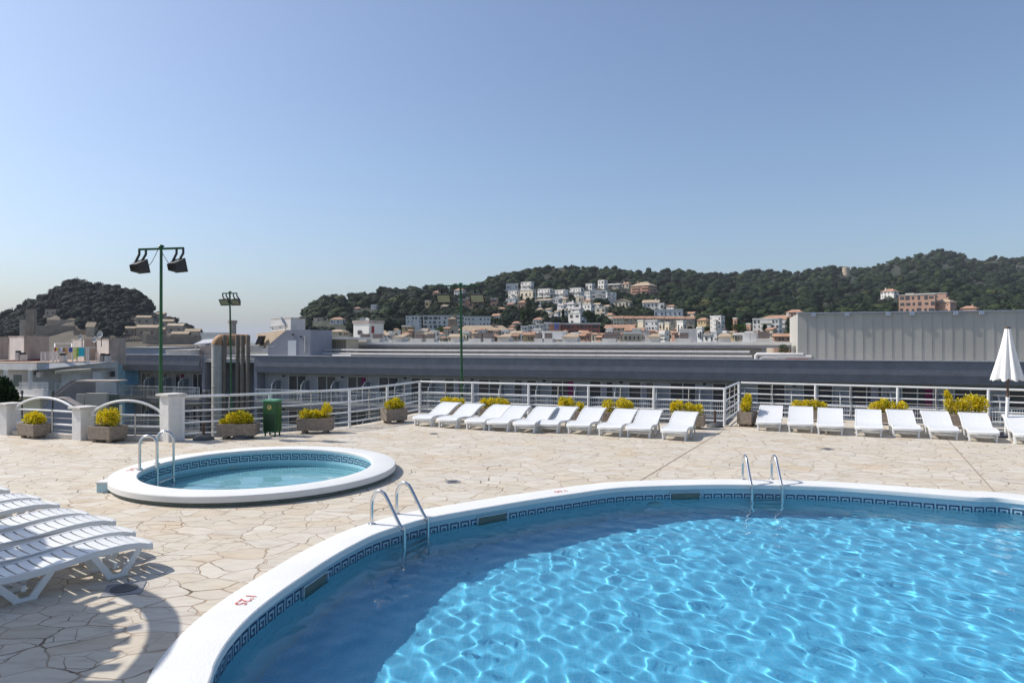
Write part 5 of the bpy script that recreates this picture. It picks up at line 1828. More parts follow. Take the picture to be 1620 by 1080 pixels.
sb = thing('stair_block', 'grey rendered stair block with sloping parapets below the apartment house', 'building', tuple(P(135, 650, 40)))
PY(MB(), [(60, 720), (60, 652), (86, 629), (120, 604.5), (183, 604.5, 41), (183, 720, 41)], 40, .3).build('wall', GREYWALL, sb)
PY(MB(), [(151.5, 623, 39.9), (183, 623.5, 40.9), (183, 604.6, 40.9), (151.5, 604.6, 39.9)], 40, .08).build('painted_sunlit_wall', PALEGREY, sb)  # paler panel puts the sunlit part of the stair wall into its colour
PY(MB(), [(85, 629.5, 39.9), (119.5, 604, 39.9), (120, 602, 39.9), (83, 628.5, 39.9)], 39.8, .6).build('sloping_coping', STAINED, sb)
PY(MB(), [(76, 629.5), (110, 603.5), (111.5, 601.5), (75, 628.5)], 41.5, .6).build('sloping_coping', STAINED, sb)
PY(MB(), [(77, 720), (77, 629), (110, 603.8), (110, 720)], 41.6, .3).build('inner_wall', GREYWALL, sb)
PY(MB(), [(119.5, 604.3, 39.85), (184, 604.3, 40.9), (184, 602, 40.9), (119.5, 602, 39.85)], 40, 1.2).build('flat_coping', STAINED, sb)
PY(MB(), rect(120, 133, 623, 720), 39.6, .3).build('beige_panel', BEIGESHUT, sb)
PY(MB(), rect(134, 168, 622, 720), 39.5, .3).build('beige_panel', BEIGESHUT, sb)
PY(MB(), rect(168.5, 184, 623.6, 720), 39.8, .3).build('dark_opening', DARK_VOID, sb)
lo2 = thing('lower_roof', 'grey sloping lower roof beside the stair block', 'building', tuple(P(90, 650, 36)))
PY(MB(), [(62, 720), (62, 655), (84, 631), (98, 631), (122, 645), (122, 720)], 37.5, .3).build('walls', GREYWALL, lo2)
PY(MB(), [(84, 630.6), (84, 629.2), (98.5, 629.2), (123, 643.6), (122, 645), (98, 630.6)], 37.3, .6).build('coping', STAINED, lo2)
for u, lab in ((35, 'thin dark post behind the first arched railing'), (83.5, 'thin dark post below the sloping parapet')):
    t = thing('thin_post', lab, 'post', tuple(P(u, 700, 17.5)), 0, 'thin dark posts behind the arched railings')
    MB().tube([P(u, 760, 17.5), P(u, 622, 17.5)], .018, 8).build('post', BLACK_METAL, t)
    MB().rev([(.03, 0), (.03, .05), (.0, .09)], 8, P(u, 622, 17.5)).build('tip', BLACK_METAL, t)


# ================================================================== TERRAIN
def interp(tab):
    xs, ys = zip(*tab)
    return lambda u: float(np.interp(u, xs, ys))


RV = interp([(430, 541), (455, 538), (478, 518), (487, 503), (497, 489), (520, 478), (537, 477), (552, 483), (560, 474), (580, 471), (600, 470), (620, 464), (650, 464), (680, 459), (700, 459), (720, 455), (745, 457), (768, 453), (780, 447),
             (800, 439), (830, 431), (860, 426), (890, 423), (920, 426), (950, 428), (975, 427), (1000, 433), (1030, 431), (1060, 430), (1090, 430), (1120, 433), (1143, 437), (1170, 434), (1200, 430), (1220, 430), (1250, 433), (1268, 432),
             (1290, 427), (1315, 423), (1340, 426), (1360, 428), (1375, 424), (1400, 417), (1430, 411), (1450, 405), (1480, 399), (1500, 398), (1520, 404), (1535, 410), (1560, 413), (1590, 409), (1620, 410), (1750, 402), (1900, 415), (2300, 430)])
RD = interp([(430, 480), (560, 540), (780, 600), (900, 690), (1150, 820), (1300, 880), (1500, 960), (2300, 1000)])
VF, YF = 534.0, 250.0


def hillY(u, v):
    vr, rd = RV(u), RD(u)
    s = (VF - v) / max(VF - vr, 1)
    return YF * (rd / YF) ** max(0.0, min(1.0, s))


def hillP(u, v):
    return P(u, v, hillY(u, v))


def grid_mesh(name, rows, mat, smooth=True):
    ny, nx = len(rows), len(rows[0])
    vs = [tuple(p) for r_ in rows for p in r_]
    fs = [(i * nx + j, i * nx + j + 1, (i + 1) * nx + j + 1, (i + 1) * nx + j) for i in range(ny - 1) for j in range(nx - 1)]
    return MB().add(vs, fs).build(name, mat, smooth='all' if smooth else False, fixn=False)


us = list(np.arange(430, 1700, 6)) + list(np.arange(1700, 2320, 20))
nz = np.random.default_rng(2)
rows = [[Vector(((u - CX) / F * 130, 130, -9.8)) for u in us], [Vector(((u - CX) / F * 190, 190, -3.5)) for u in us]]
for s in np.linspace(0, 1, 26):
    r_ = []
    for u in us:
        v = VF + (RV(u) - VF) * s
        p = P(u, v, YF * (RD(u) / YF) ** s)
        if 0 < s < 1:
            p.z += nz.normal(0, .6)
        r_.append(p)
    rows.append(r_)
rows.append([Vector(((u - CX) / F * RD(u) * 1.12, RD(u) * 1.12, H + (CY - RV(u)) / F * RD(u) * .82)) for u in us])
rows.append([Vector(((u - CX) / F * RD(u) * 1.7, RD(u) * 1.7, -10)) for u in us])
kind(grid_mesh('wooded_hill', rows, HILL), 'structure')
CV = interp([(-120, 545), (-60, 530), (-20, 522), (0, 514), (10, 503), (30, 496), (36, 494), (48, 482), (60, 475), (75, 472), (90, 463), (105, 453), (125, 451), (150, 457), (170, 457), (200, 464), (215, 468), (225, 476), (235, 486), (250, 500), (262, 506), (280, 512), (300, 518), (312, 526), (325, 545)])
CYF, CYR, CVF = 340.0, 470.0, 548.0


def castY(u, v):
    s = (CVF - v) / max(CVF - CV(u), 1)
    return CYF * (CYR / CYF) ** max(0.0, min(1.0, s))


us2 = list(np.arange(-120, 328, 5))
rows = [[Vector(((u - CX) / F * 300, 300, -10)) for u in us2]]
for s in np.linspace(0, 1, 20):
    rows.append([P(u, CVF + (CV(u) - CVF) * s, CYF * (CYR / CYF) ** s) for u in us2])
rows.append([Vector(((u - CX) / F * CYR * 1.12, CYR * 1.12, H + (CY - CV(u)) / F * CYR * .8)) for u in us2])
rows.append([Vector(((u - CX) / F * CYR * 1.5, CYR * 1.5, -10)) for u in us2])
kind(grid_mesh('castle_hill', rows, M('castle_slope_soil', (0.095, 0.078, 0.055), 0.95, 0.45, 0.06)), 'structure')
MB().rev([(11500, -10), (0.1, -10)], 64, cap=False).build('ground', GROUND, fixn=False)
g = bpy.data.objects['ground']
kind(g, 'structure')
if g.data.polygons[0].normal.z < 0:
    g.data.flip_normals()


# ================================================================== TOWN
UNIT = MB().box(-.5, .5, -.5, .5, -.5, .5).build('window', WIN)
WINMESH = UNIT.data
bpy.data.objects.remove(UNIT)
HOUSES = []


def house(name, label, u0, u1, vt, vb, wall, Y=None, roof='flat', rmat=None, yaw=30, rows=2, cols=3, side=2, ratio=.7, group='houses on the hillside', cat='house', wmat=None, extra=4.0, win=(.36, .40)):
    uc = (u0 + u1) / 2
    Y = Y or hillY(uc, vb)
    HOUSES.append((u0, u1, vt, vb, Y))
    a0 = -math.atan2((uc - CX), F)                     # face the viewer, then turn
    yw = R(yaw)
    Wd = (u1 - u0) * Y / F * math.cos(a0)
    w_ = Wd / (math.cos(yw) + ratio * abs(math.sin(yw)))
    d = w_ * ratio
    hgt = (vb - vt) * Y / F
    base = P(uc, vb, Y)
    t = thing(name, label, cat, tuple(base), a0 - yw, group)
    rh = 0 if roof == 'flat' else min(hgt * .32, w_ * .24)
    hw = hgt - rh
    wl = MB().box(-w_ / 2, w_ / 2, 0, d, -extra, hw)
    wl.build('wall', wall, t, local=True)
    rmat = rmat or TERRA
    e = w_ * .03 + .15
    mb = MB()
    if roof == 'flat':
        mb.box(-w_ / 2 - e * .4, w_ / 2 + e * .4, -e * .4, d + e * .4, hw + .003, hw + max(.35, hgt * .035))
        rmat2 = rmat if rmat is not TERRA else ROOFSLAB
        mb.build('roof', rmat2, t, local=True)
    elif roof == 'hip':
        k = min(w_, d) * .42
        mb.add([(-w_ / 2 - e, -e, hw), (w_ / 2 + e, -e, hw), (w_ / 2 + e, d + e, hw), (-w_ / 2 - e, d + e, hw), (-w_ / 2 + k, d / 2, hw + rh), (w_ / 2 - k, d / 2, hw + rh)],
               [(0, 1, 5, 4), (1, 2, 5), (2, 3, 4, 5), (3, 0, 4), (3, 2, 1, 0)])
        mb.build('roof', rmat, t, local=True)
    elif roof == 'gable':
        mb.prism([(-w_ / 2 - e, -e, hw - .05), (-w_ / 2 - e, d / 2, hw + rh), (-w_ / 2 - e, d + e, hw - .05), (-w_ / 2 - e, d / 2, hw + rh - .5)], (w_ + 2 * e, 0, 0))
        MB().prism([(-w_ / 2, 0, hw), (-w_ / 2, d / 2, hw + rh - .3), (-w_ / 2, d, hw)], (w_, 0, 0)).build('gable_wall', wall, t, local=True)
        mb.build('roof', rmat, t, local=True)
    elif roof == 'front_gable':
        mb.prism([(-w_ / 2 - e, -e, hw - .05), (0, -e, hw + rh), (w_ / 2 + e, -e, hw - .05), (0, -e, hw + rh - .5)], (0, d + 2 * e, 0))
        MB().prism([(-w_ / 2, 0, hw), (0, 0, hw + rh - .3), (w_ / 2, 0, hw)], (0, d, 0)).build('gable_wall', wall, t, local=True)
        mb.build('roof', rmat, t, local=True)
    elif roof == 'shed':
        mb.prism([(-w_ / 2 - e, -e, hw), (-w_ / 2 - e, d + e, hw + rh), (-w_ / 2 - e, d + e, hw + rh - .4), (-w_ / 2 - e, -e, hw - .25)], (w_ + 2 * e, 0, 0))
        MB().prism([(-w_ / 2, 0, hw - .2), (-w_ / 2, d, hw + rh - .2), (-w_ / 2, d, hw - .2)], (w_, 0, 0)).build('upper_wall', wall, t, local=True)
        mb.build('roof', rmat, t, local=True)
    rg = random.Random(label)
    for fc, cn in ((0, cols), (1, side)):
        ln = w_ if fc == 0 else d
        if not cn or not rows:
            continue
        for r_ in range(rows):
            for c in range(cn):
                if rg.random() < .08:
                    continue
                x = -ln / 2 + ln * (c + .5 + rg.uniform(-.16, .16)) / cn
                z = hw * (r_ + .52) / rows
                o = link_mesh('window', WINMESH, t)
                o.scale = (ln / cn * win[0] * rg.choice((.55, .8, 1.0, 1.3)), .16, hw / rows * win[1] * rg.choice((.8, 1.0, 1.35)))
                if wmat:
                    o.data = wmat
                if fc == 0:
                    o.location = (x, -.03, z)
                else:
                    o.location = (w_ / 2 + .03 if yaw >= 0 else -w_ / 2 - .03, d / 2 + x, z)
                    o.rotation_euler = (0, 0, math.pi / 2)
    if 'block' in cat and rows > 1:
        for r_ in range(rows):
            z = hw * (r_ + .12) / rows
            for q in range(2 if w_ > 9 else 1):
                c = (-.25 + .5 * q) * w_ if w_ > 9 else 0
                b_ = MB()
                b_.box(c - w_ * .2, c + w_ * .2, -1.1, -.01, z, z + .18)
                b_.box(c - w_ * .2, c + w_ * .2, -1.1, -1.0, z + .15, z + 1.0)
                b_.build('balcony', wall, t, local=True, fixn=False)
    if roof in ('hip', 'gable') and hgt > 4:
        cx_ = w_ * rg.choice((-.25, .2, .3))
        MB().box(cx_ - .35, cx_ + .35, d * .3, d * .3 + .7, hw + rh * .2, hw + rh + .7).build('chimney', wall, t, local=True)
    return t


HW, HC, HP, HO, HB, HOC = HWHITE, HCREAM, HPINK, HORANGE, HBEIGE, HOCHRE
# name, label, u0, u1, vt, vb, wall, keywords
house('villa', 'white villa with a terracotta roof left of the white rooftop house', 519, 545, 501.5, 513, HW, roof='hip', cols=4, rows=1, yaw=20)
house('stone_cottage', 'tan stone cottage terraces at the far left foot of the wooded hill', 493, 514, 503, 509.5, HB, rows=1, cols=3, side=0, rmat=TANROOF)
house('cottage', 'low tan-roofed cottage directly left of the white rooftop house', 513, 547, 521, 532, HB, Y=130, roof='hip', rmat=TANROOF, rows=1)
house('hillside_house', 'half hidden house with an orange roof high among the left trees', 558, 571, 485.5, 492, HC, roof='hip', rows=1, cols=2)
house('hillside_house', 'small pale blue house high among the trees left of the lamp', 585, 597, 482.5, 489, HBLUE_SHADED, rows=1, cols=2)
house('rooftop_house', 'white flat roofed house with dishes and a red door behind the hotel roof', 547, 595.5, 511.5, 541, HWHITE, Y=78, yaw=42, rows=1, cols=1, side=0, ratio=1.1, group='white town houses', rmat=STAINED, win=(.28, .16))
rh_ = bpy.data.objects['rooftop_house']
house('town_house', 'white cottages right of the white rooftop house', 600, 625, 525, 540, HW, Y=150, roof='gable', rmat=TANROOF, rows=2, cols=4, group='white town houses')
house('town_house', 'small white cottage left of the ochre brick house', 626, 633, 524.5, 538, HW, Y=160, rows=1, cols=1, group='white town houses')
house('town_house', 'ochre house with arched loggia below the white three-storey block', 633, 653, 516.5, 538, HOC, Y=190, rows=3, cols=3, group='coloured town houses')
house('white_block', 'white three-storey block at the left end of the white terrace row', 640, 665, 500.5, 517, HW, Y=270, rows=3, cols=3, yaw=15, group='white apartment blocks')
house('terrace_row', 'long white terraced row with arches behind the middle lamp post', 668, 732, 500, 520, HW, Y=275, rows=3, cols=8, side=1, yaw=10, ratio=.2, group='white apartment blocks', win=(.6, .55))
house('terrace_row', 'white stepped terraced row right of the middle lamp post', 732.5, 776, 501.5, 516, HW, Y=280, rows=2, cols=7, side=1, yaw=10, ratio=.25, group='white apartment blocks')
house('villa', 'white villa with an orange roof high on the ridge beside the middle lamp', 715.5, 735, 455.5, 468, HW, roof='hip', rows=2, cols=3)
house('hillside_house', 'pinkish house behind the left floodlight of the middle lamp', 683, 695, 460, 470, HP, roof='hip', rows=1, cols=2)
for k, (a, b, c, d_, nm) in enumerate(((723, 738, 474, 488, 'leftmost of the orange terraced houses behind the lamp pole'), (735.5, 750.5, 471, 486, 'orange terraced house just right of the lamp pole'),
                                       (752.5, 767, 469.5, 485, 'orange terraced house under the right floodlight of the middle lamp'), (774.5, 787, 472.5, 486, 'rightmost of the orange terraced houses, standing apart'))):
    house('terraced_house', nm, a, b, c, d_, HO, rows=2, cols=1, side=0, yaw=18, ratio=.8, group='orange terraced houses', rmat=TERRA, win=(.75, .5))
house('ochre_house', 'small ochre house alone in the trees below the left floodlight', 671, 681, 476, 486, HOC, rows=1, cols=1, roof='flat', side=0)
house('garden_terrace', 'cream terrace house below the middle lamp floodlights', 696, 708, 482, 488.5, HC, roof='shed', rmat=TANROOF, rows=1, cols=2)
# the church
ch = house('church', 'old stone church with a long tan roof and a pale front', 724, 805, 514.5, 540, STONE, Y=215, roof='hip', rmat=TANROOF, rows=0, cols=0, yaw=4, ratio=.3, group='old stone buildings', cat='church')
house('chapel', 'pale gabled church front with an arched door, left of the long roof', 711, 725, 511.5, 538, HBEIGE, Y=205, roof='front_gable', rmat=TANROOF, rows=1, cols=1, side=0, yaw=6, ratio=.6, group='old stone buildings', cat='church', win=(.22, .3))
house('bell_tower', 'dark stone church tower behind the gabled church front', 707, 722, 501.5, 530, STONE, Y=225, roof='hip', rmat=STONE, rows=1, cols=1, side=1, yaw=20, group='old stone buildings', cat='tower', win=(.25, .15))
house('gabled_house', 'grey-brown gabled roof house above the left vent pair', 655, 675, 520.5, 540, HB, Y=140, roof='front_gable', rmat=GREYROOF, rows=1, cols=2, group='coloured town houses')
house('cottage', 'small cottage with an orange roof before the church front', 694, 706, 532, 541, HC, Y=105, roof='hip', rows=1, cols=2, group='coloured town houses')
house('cottage', 'cream house with a flat tan roof in front of the church', 706, 729, 528, 541, HC, Y=120, roof='shed', rmat=TANROOF, rows=1, cols=3, group='coloured town houses')
house('cottage', 'small white house between the gabled roof and the church', 680, 693, 525, 541, HW, Y=135, rows=2, cols=2, group='white town houses')
# upper apartment blocks
for (a, b, c, d_, nm, m_, r_, cc) in ((800, 819.5, 448.8, 460, 'shaded white block at the top left of the hillside blocks', HBLUE_SHADED, 1, 4), (822, 842.5, 446.5, 459.5, 'white three-bay block at the top of the hillside', HW, 2, 3),
                                     (802.5, 819.3, 460.3, 473, 'white two-storey block below the shaded one', HW, 2, 3), (819.6, 845.5, 459.5, 473.5, 'cream block with a scaffolded front', HC, 1, 3),
                                     (848, 872, 457.5, 471, 'white block with two rows of four windows', HW, 2, 4), (872.5, 896.5, 459, 472.5, 'cream white block with irregular windows, right of the four-window block', HW, 2, 4),
                                     (899, 921, 456, 470, 'white block with a tiled edge left of the balcony apartments', HW, 2, 4)):
    house('apartment_block', nm, a, b, c, d_, m_, rows=r_, cols=cc, side=1, yaw=12 if m_ is HBLUE_SHADED else 40, ratio=.34, group='white hillside apartment blocks', cat='apartment block')
for (a, b, c, d_, nm, m_, rf, rm) in ((798, 818, 473, 481, 'low white house under the scaffolded block', HW, 'flat', TERRA), (800, 813, 478.5, 487, 'pink house with a tiled roof below the low white house', HP, 'hip', TERRA),
                                     (817, 834.5, 475, 491, 'pink house with a glass veranda above the tall cypress', HP, 'hip', TERRA), (843, 872.5, 471.5, 482.5, 'low white house with a long tiled roof below the four-window block', HBLUE_SHADED, 'shed', TANROOF),
                                     (873, 888, 472, 480, 'low white annex below the irregular-window block', HW, 'flat', TERRA), (841, 859.5, 502, 513, 'white house with an orange hip roof below the trees', HW, 'hip', TERRA),
                                     (808, 823.5, 508, 518, 'small house with a bright orange roof right of the church', HC, 'hip', TERRA), (804, 815.5, 514, 523, 'lower orange-roofed house at the right end of the church roof', HP, 'hip', TERRA)):
    house('hillside_house', nm, a, b, c, d_, m_, roof=rf, rmat=rm, rows=1, cols=3, side=1, yaw=25)
for k, (a, b, c, d_) in enumerate(((823, 836, 517, 528), (836, 848, 515.5, 527), (848, 860, 513.5, 526), (860, 871, 511.5, 525))):
    house('row_house', ('leftmost and lowest', 'second', 'third', 'rightmost and highest')[k] + ' of the white row houses climbing left of the orange hotel', a, b, c, d_, HW, Y=200, rows=2, cols=2, side=0, yaw=18, ratio=.6, group='white row houses', cat='house')
# the white cluster
for (a, b, c, d_, nm, rf, rm) in ((867, 874.5, 494.5, 507, 'slim white house at the left end of the white cluster', 'shed', TANROOF), (875, 884.5, 491, 506, 'tall slim white house second in the white cluster', 'shed', TANROOF),
                                 (879, 893.5, 480.5, 494, 'white house with stepped gables at the top left of the cluster', 'gable', GREYROOF), (885, 896, 488.5, 505, 'white house in the middle of the cluster beside a cypress', 'shed', TANROOF),
                                 (888, 912, 477, 491, 'white house with a grey pyramid roof atop the cluster', 'hip', GREYROOF), (894, 923, 496, 513, 'large bright white house at the front of the cluster', 'flat', TERRA),
                                 (899, 920, 485.5, 497, 'white house with two gables behind the large bright one', 'gable', GREYROOF), (918, 938.5, 482, 495.5, 'bright white house at the right end of the cluster', 'flat', TERRA)):
    house('white_house', nm, a, b, c, d_, HW, roof=rf, rmat=rm, rows=2, cols=2, side=1, yaw=38, ratio=.7, group='white house cluster')
house('cream_house', 'cream flat house with large openings right of the white cluster', 938.5, 959.5, 487, 502, HC, rows=2, cols=2, side=1, yaw=25, win=(.7, .5))
house('white_house', 'white stepped house on the crest left of the turreted block', 924, 939, 449, 459, HW, rows=1, cols=2, yaw=35, group='white crest houses')
house('white_house', 'white turreted block on the crest of the village', 943, 958.5, 443.5, 457, HW, rows=2, cols=2, yaw=40, group='white crest houses')
house('apartment_block', 'white balcony apartments in the upper village', 935, 960, 460, 478, HW, rows=3, cols=4, side=0, yaw=12, win=(.7, .35), group='white hillside apartment blocks', cat='apartment block')
house('apartment_block', 'shaded grey-white apartment block right of the balcony apartments', 959.5, 976, 463, 480, HBLUE_SHADED, rows=3, cols=2, side=1, yaw=-10, group='white hillside apartment blocks', cat='apartment block')
house('white_house', 'white house left of the balcony apartments', 922.5, 935.5, 461.5, 478, HW, rows=3, cols=2, yaw=35, group='white crest houses')
house('cream_house', 'cream house with red windows below the tiled-edge block', 909, 925, 468.5, 481, HC, rows=1, cols=3, yaw=25)
house('white_hall', 'low house under a large white roof right of the turreted block', 951, 981, 447.5, 456, HB, roof='shed', rmat=ROOFSLAB, rows=1, cols=3, yaw=20)
house('apartment_block', 'terracotta apartments with long balconies high on the hill', 992, 1033.5, 445.5, 466, HPINK, rows=3, cols=3, side=2, yaw=28, roof='hip', rmat=TANROOF, win=(.8, .35), group='coloured hillside blocks', cat='apartment block')
house('apartment_block', 'lower tan-roofed house left of the terracotta apartments', 981, 997, 446, 456, HBEIGE, rows=1, cols=2, yaw=28, roof='hip', rmat=TERRA, group='coloured hillside blocks')
house('gabled_house', 'cream house with a broad front gable in the trees', 968, 998, 472.5, 486, HC, roof='front_gable', rmat=TANROOF, rows=1, cols=4, side=1, yaw=22, ratio=.5)
house('white_villa', 'long white villa in the trees right of the gabled house', 1015, 1043, 474, 488, HW, roof='gable', rmat=TANROOF, rows=1, cols=4, side=1, yaw=15, ratio=.4)
house('white_villa', 'lower annex of the long white villa', 1041, 1051, 480, 490, HW, rows=1, cols=1, yaw=20, group='houses on the hillside')
house('blue_school', 'long blue and white building above the beige terraced row', 1034, 1080, 490, 503, HBLUE_SHADED, rows=1, cols=6, side=0, yaw=8, ratio=.3, rmat=ROOFSLAB)
for k in range(8):
    a = 969.5 + k * 16.2
    vb_, vt_ = 515.5 - .35 * k, 499.5 + .15 * k
    house('row_house', 'beige row house, %s from the left in the long orange-roofed row' % ('first', 'second', 'third', 'fourth', 'fifth', 'sixth', 'seventh', 'eighth')[k], a, a + 16.1, vt_, vb_, HBEIGE if k % 3 else HCREAM, Y=262 + 2 * k, roof='gable', rows=2, cols=3, side=0, yaw=7, ratio=.55, group='long beige terraced row')
# orange hotel with the letter sign
oh = house('orange_hotel', 'orange rendered hotel wall with a blue letter sign on its roof edge', 867, 886, 512.5, 536, HO, Y=168, rows=0, cols=0, side=0, yaw=12, ratio=.7, group='orange hotel', cat='hotel', rmat=TERRA)
house('orange_hotel_wing', 'long red-brown hotel wing stretching right from the orange wall', 884, 949, 513, 536, M('red_brown_render', (0.33, 0.13, 0.10), 0.8, 0.12, 1), Y=170, rows=3, cols=10, side=0, yaw=3, ratio=.25, group='orange hotel', cat='hotel', rmat=TERRA, win=(.6, .4))
q = P(880.8, 521, 166.5)
st_ = thing('letter_sign', 'blue letter H sign standing before the orange hotel wall', 'sign', tuple(q))
mb = MB()
k = 166.5 / F
for x in (-1.9, 1.9):
    mb.box(q.x + (x - .85) * k, q.x + (x + .85) * k, q.y, q.y + .3, q.z, q.z + 9.6 * k)
mb.box(q.x - 1.04 * k, q.x + 1.04 * k, q.y + .02, q.y + .28, q.z + 4.1 * k, q.z + 5.6 * k)
for x in (-1.9, 1.9):
    for z in (0, 9.0):
        mb.box(q.x + (x - 1.4) * k, q.x + (x + 1.4) * k, q.y - .02, q.y + .32, q.z + z * k, q.z + (z + .7) * k)
mb.build('letter', BLUESIGN, st_, fixn=False)
# lower town
LOW = [
    ('town_house', 'row of low houses with orange roofs right of the red-brown hotel wing', 955, 1004, 513, 530, HC, 175, 'gable', TERRA, 2, 7, 10),
    ('town_house', 'tall cream house before the beige terraced row', 1007, 1019, 508, 528, HC, 190, 'flat', TERRA, 0, 0, 35),
    ('town_house', 'white and pale blue house right of the tall cream one', 1018.5, 1042, 508, 530, HBLUE_SHADED, 185, 'flat', TERRA, 3, 4, 25),
    ('town_house', 'cream house with a corner terrace right of the pale blue one', 1041, 1050, 512.5, 530, HC, 175, 'flat', TERRA, 2, 1, 35),
    ('town_house', 'cream house with a square window left of the white corner house', 1050, 1060, 511.5, 531, HC, 180, 'flat', TERRA, 1, 1, 35),
    ('town_house', 'white corner house behind the grey concrete roof box', 1068, 1083, 509, 530, HW, 178, 'flat', TERRA, 1, 2, 40),
    ('town_house', 'house with a wide orange roof left of the white gable', 987, 1019, 518, 532, HP, 165, 'gable', TERRA, 1, 4, 12),
    ('town_house', 'white house with four dark windows below the wide orange roof', 1000, 1013, 522, 535, HW, 150, 'flat', TERRA, 1, 4, 10),
    ('town_house', 'small white house with a pointed front gable', 1016.5, 1027, 521, 535, HW, 148, 'front_gable', GREYROOF, 1, 1, 10),
    ('town_house', 'orange roofed house right of the pointed white gable', 1026.5, 1036, 521.5, 535, HP, 146, 'hip', TERRA, 1, 2, 20),
    ('town_house', 'second orange roofed house right of the pointed white gable', 1036.5, 1056, 521.5, 535, HOC, 144, 'hip', TERRA, 1, 3, 15),
    ('town_house', 'low beige house with a dark base left of the tilted tan box', 985, 1016, 528, 541, HB, 120, 'flat', TERRA, 1, 4, 10),
    ('town_house', 'orange roofed house left of the grey concrete roof box', 1061, 1072, 524, 538, HP, 125, 'hip', TERRA, 1, 2, 25),
    ('town_house', 'ochre house with an orange roof left of the white balcony block', 1100, 1120, 502.5, 522, HOC, 215, 'hip', TERRA, 2, 3, 35),
    ('apartment_block', 'white town apartment block with stacked balconies', 1120.5, 1143.5, 501, 527, HW, 205, 'flat', TERRA, 4, 3, 30),
    ('town_house', 'narrow orange house beside the tall cypresses', 1158.5, 1166, 504, 518, HO, 235, 'flat', TERRA, 1, 1, 30),
    ('town_house', 'white gabled shed right of the grey concrete roof box', 1111, 1126, 526.5, 541, HW, 110, 'front_gable', GREYROOF, 1, 1, 25),
    ('town_house', 'pale house right of the white gabled shed', 1101, 1112, 520, 541, HBLUE_SHADED, 118, 'flat', TERRA, 1, 2, 30),
    ('hotel_block', 'big white stepped hotel block left of the cladding building', 1188, 1235, 505, 528, HW, 225, 'flat', TERRA, 3, 6, 12),
    ('hotel_block', 'upper storey of the white stepped hotel with an orange roof', 1197, 1258, 498, 520, HW, 233, 'hip', TERRA, 2, 7, 12),
    ('town_house', 'pinkish house at the left foot of the white stepped hotel', 1179.5, 1188.5, 513, 528, HP, 215, 'flat', TERRA, 1, 1, 30),
    ('town_house', 'tiled house cluster behind the top left corner of the cladding', 1241, 1270, 489.5, 503, HPINK, 255, 'hip', TERRA, 1, 4, 20),
    ('town_house', 'low orange roofed houses before the white stepped hotel', 1223, 1262, 527, 541, HP, 105, 'gable', TERRA, 1, 6, 8),
    ('town_house', 'low house with an orange roof below the red-brown hotel wing', 912, 935, 522.5, 540, HP, 140, 'hip', TERRA, 1, 3, 20),
    ('town_house', 'cream house with a small orange roof below the hotel wing', 934, 947, 526, 541, HC, 125, 'hip', TERRA, 1, 2, 30),
    ('town_house', 'orange roofed house left of the pale blue tank', 826, 846, 525, 541, HOC, 135, 'gable', TERRA, 1, 3, 15),
    ('town_house', 'white house below the climbing row houses', 843, 857, 522, 541, HW, 140, 'flat', TERRA, 2, 2, 30),
    ('town_house', 'white cottage with a tan roof below the right end of the church', 806, 826, 523, 541, HW, 150, 'gable', TANROOF, 1, 3, 20),
    ('town_house', 'pink house with an orange roof below the church wall', 768, 790, 528, 541, HP, 118, 'hip', TERRA, 1, 3, 15),
    ('town_house', 'cream house left of the low orange church-side cottage', 731, 743, 527, 541, HC, 116, 'flat', TERRA, 1, 2, 30),
    ('town_house', 'grey roofed house left of the white cabinets', 1160, 1177, 526, 541, HB, 112, 'gable', GREYROOF, 1, 3, 15),
    ('town_house', 'white house left of the flues with a grey sheet roof', 313, 357, 530.5, 560, HW, 82, 'flat', TERRA, 1, 2, 30),
]
for nm, lab, a, b, c, d_, m_, y, rf, rm, rr, cc, yw in LOW:
    house(nm, lab, a, b, c, d_, m_, Y=y, roof=rf, rmat=rm, rows=rr, cols=cc, side=1, yaw=yw, ratio=.6, group='apartment_block' == nm and 'town apartment blocks' or 'lower town houses', cat='apartment block' if 'block' in nm else 'house', extra=10)
ANCH = [(616, 'the white rooftop house'), (662, 'the left vent pair'), (698, 'the church front'), (752, 'the middle lamp post'), (796, 'the right end of the church'), (852, 'the climbing row houses'),
        (902, 'the blue letter sign'), (930, 'the red-brown hotel wing'), (972, 'the long beige row'), (1030, 'the pale blue house'), (1066, 'the white corner house'), (1094, 'the grey concrete box'),
        (1128, 'the white balcony block'), (1168, 'the cypress pair'), (1206, 'the white stepped hotel')]
rg0 = random.Random(41)
KINDS = [('cream', HC, 'orange', 'hip', TERRA), ('white', HW, 'flat', 'flat', TERRA), ('ochre', HOC, 'tan', 'gable', TANROOF), ('pink', HP, 'orange', 'gable', TERRA), ('beige', HB, 'orange', 'shed', TERRA), ('white', HW, 'orange', 'hip', TERRA)]
for i, (ua, nm) in enumerate(ANCH):
    ks = rg0.sample(KINDS, 5)
    for j, (cn, m_, rn, rf, rm) in enumerate(ks):
        wd_ = rg0.uniform(8, 17)
        uc_ = ua + (j - 2) * 9.5 + rg0.uniform(-3, 3)
        y_ = (132, 168, 148, 205, 122)[j] + rg0.uniform(-8, 8)
        vt_ = {132: 527, 168: 522, 148: 525, 205: 518, 122: 529.5}[(132, 168, 148, 205, 122)[j]] + rg0.uniform(-1.6, 1.6)
        house('town_house', 'small %s house with %s roof in town by %s' % (cn, 'an ' + rn if rn[0] == 'o' else 'a ' + rn, nm), uc_ - wd_ / 2, uc_ + wd_ / 2, vt_, 539, m_, Y=y_, roof=rf, rmat=rm, rows=rg0.choice((1, 2)), cols=rg0.choice((2, 3, 4)), side=1, yaw=rg0.uniform(15, 45), ratio=rg0.uniform(.5, .9), group='small houses of the lower town', extra=10)
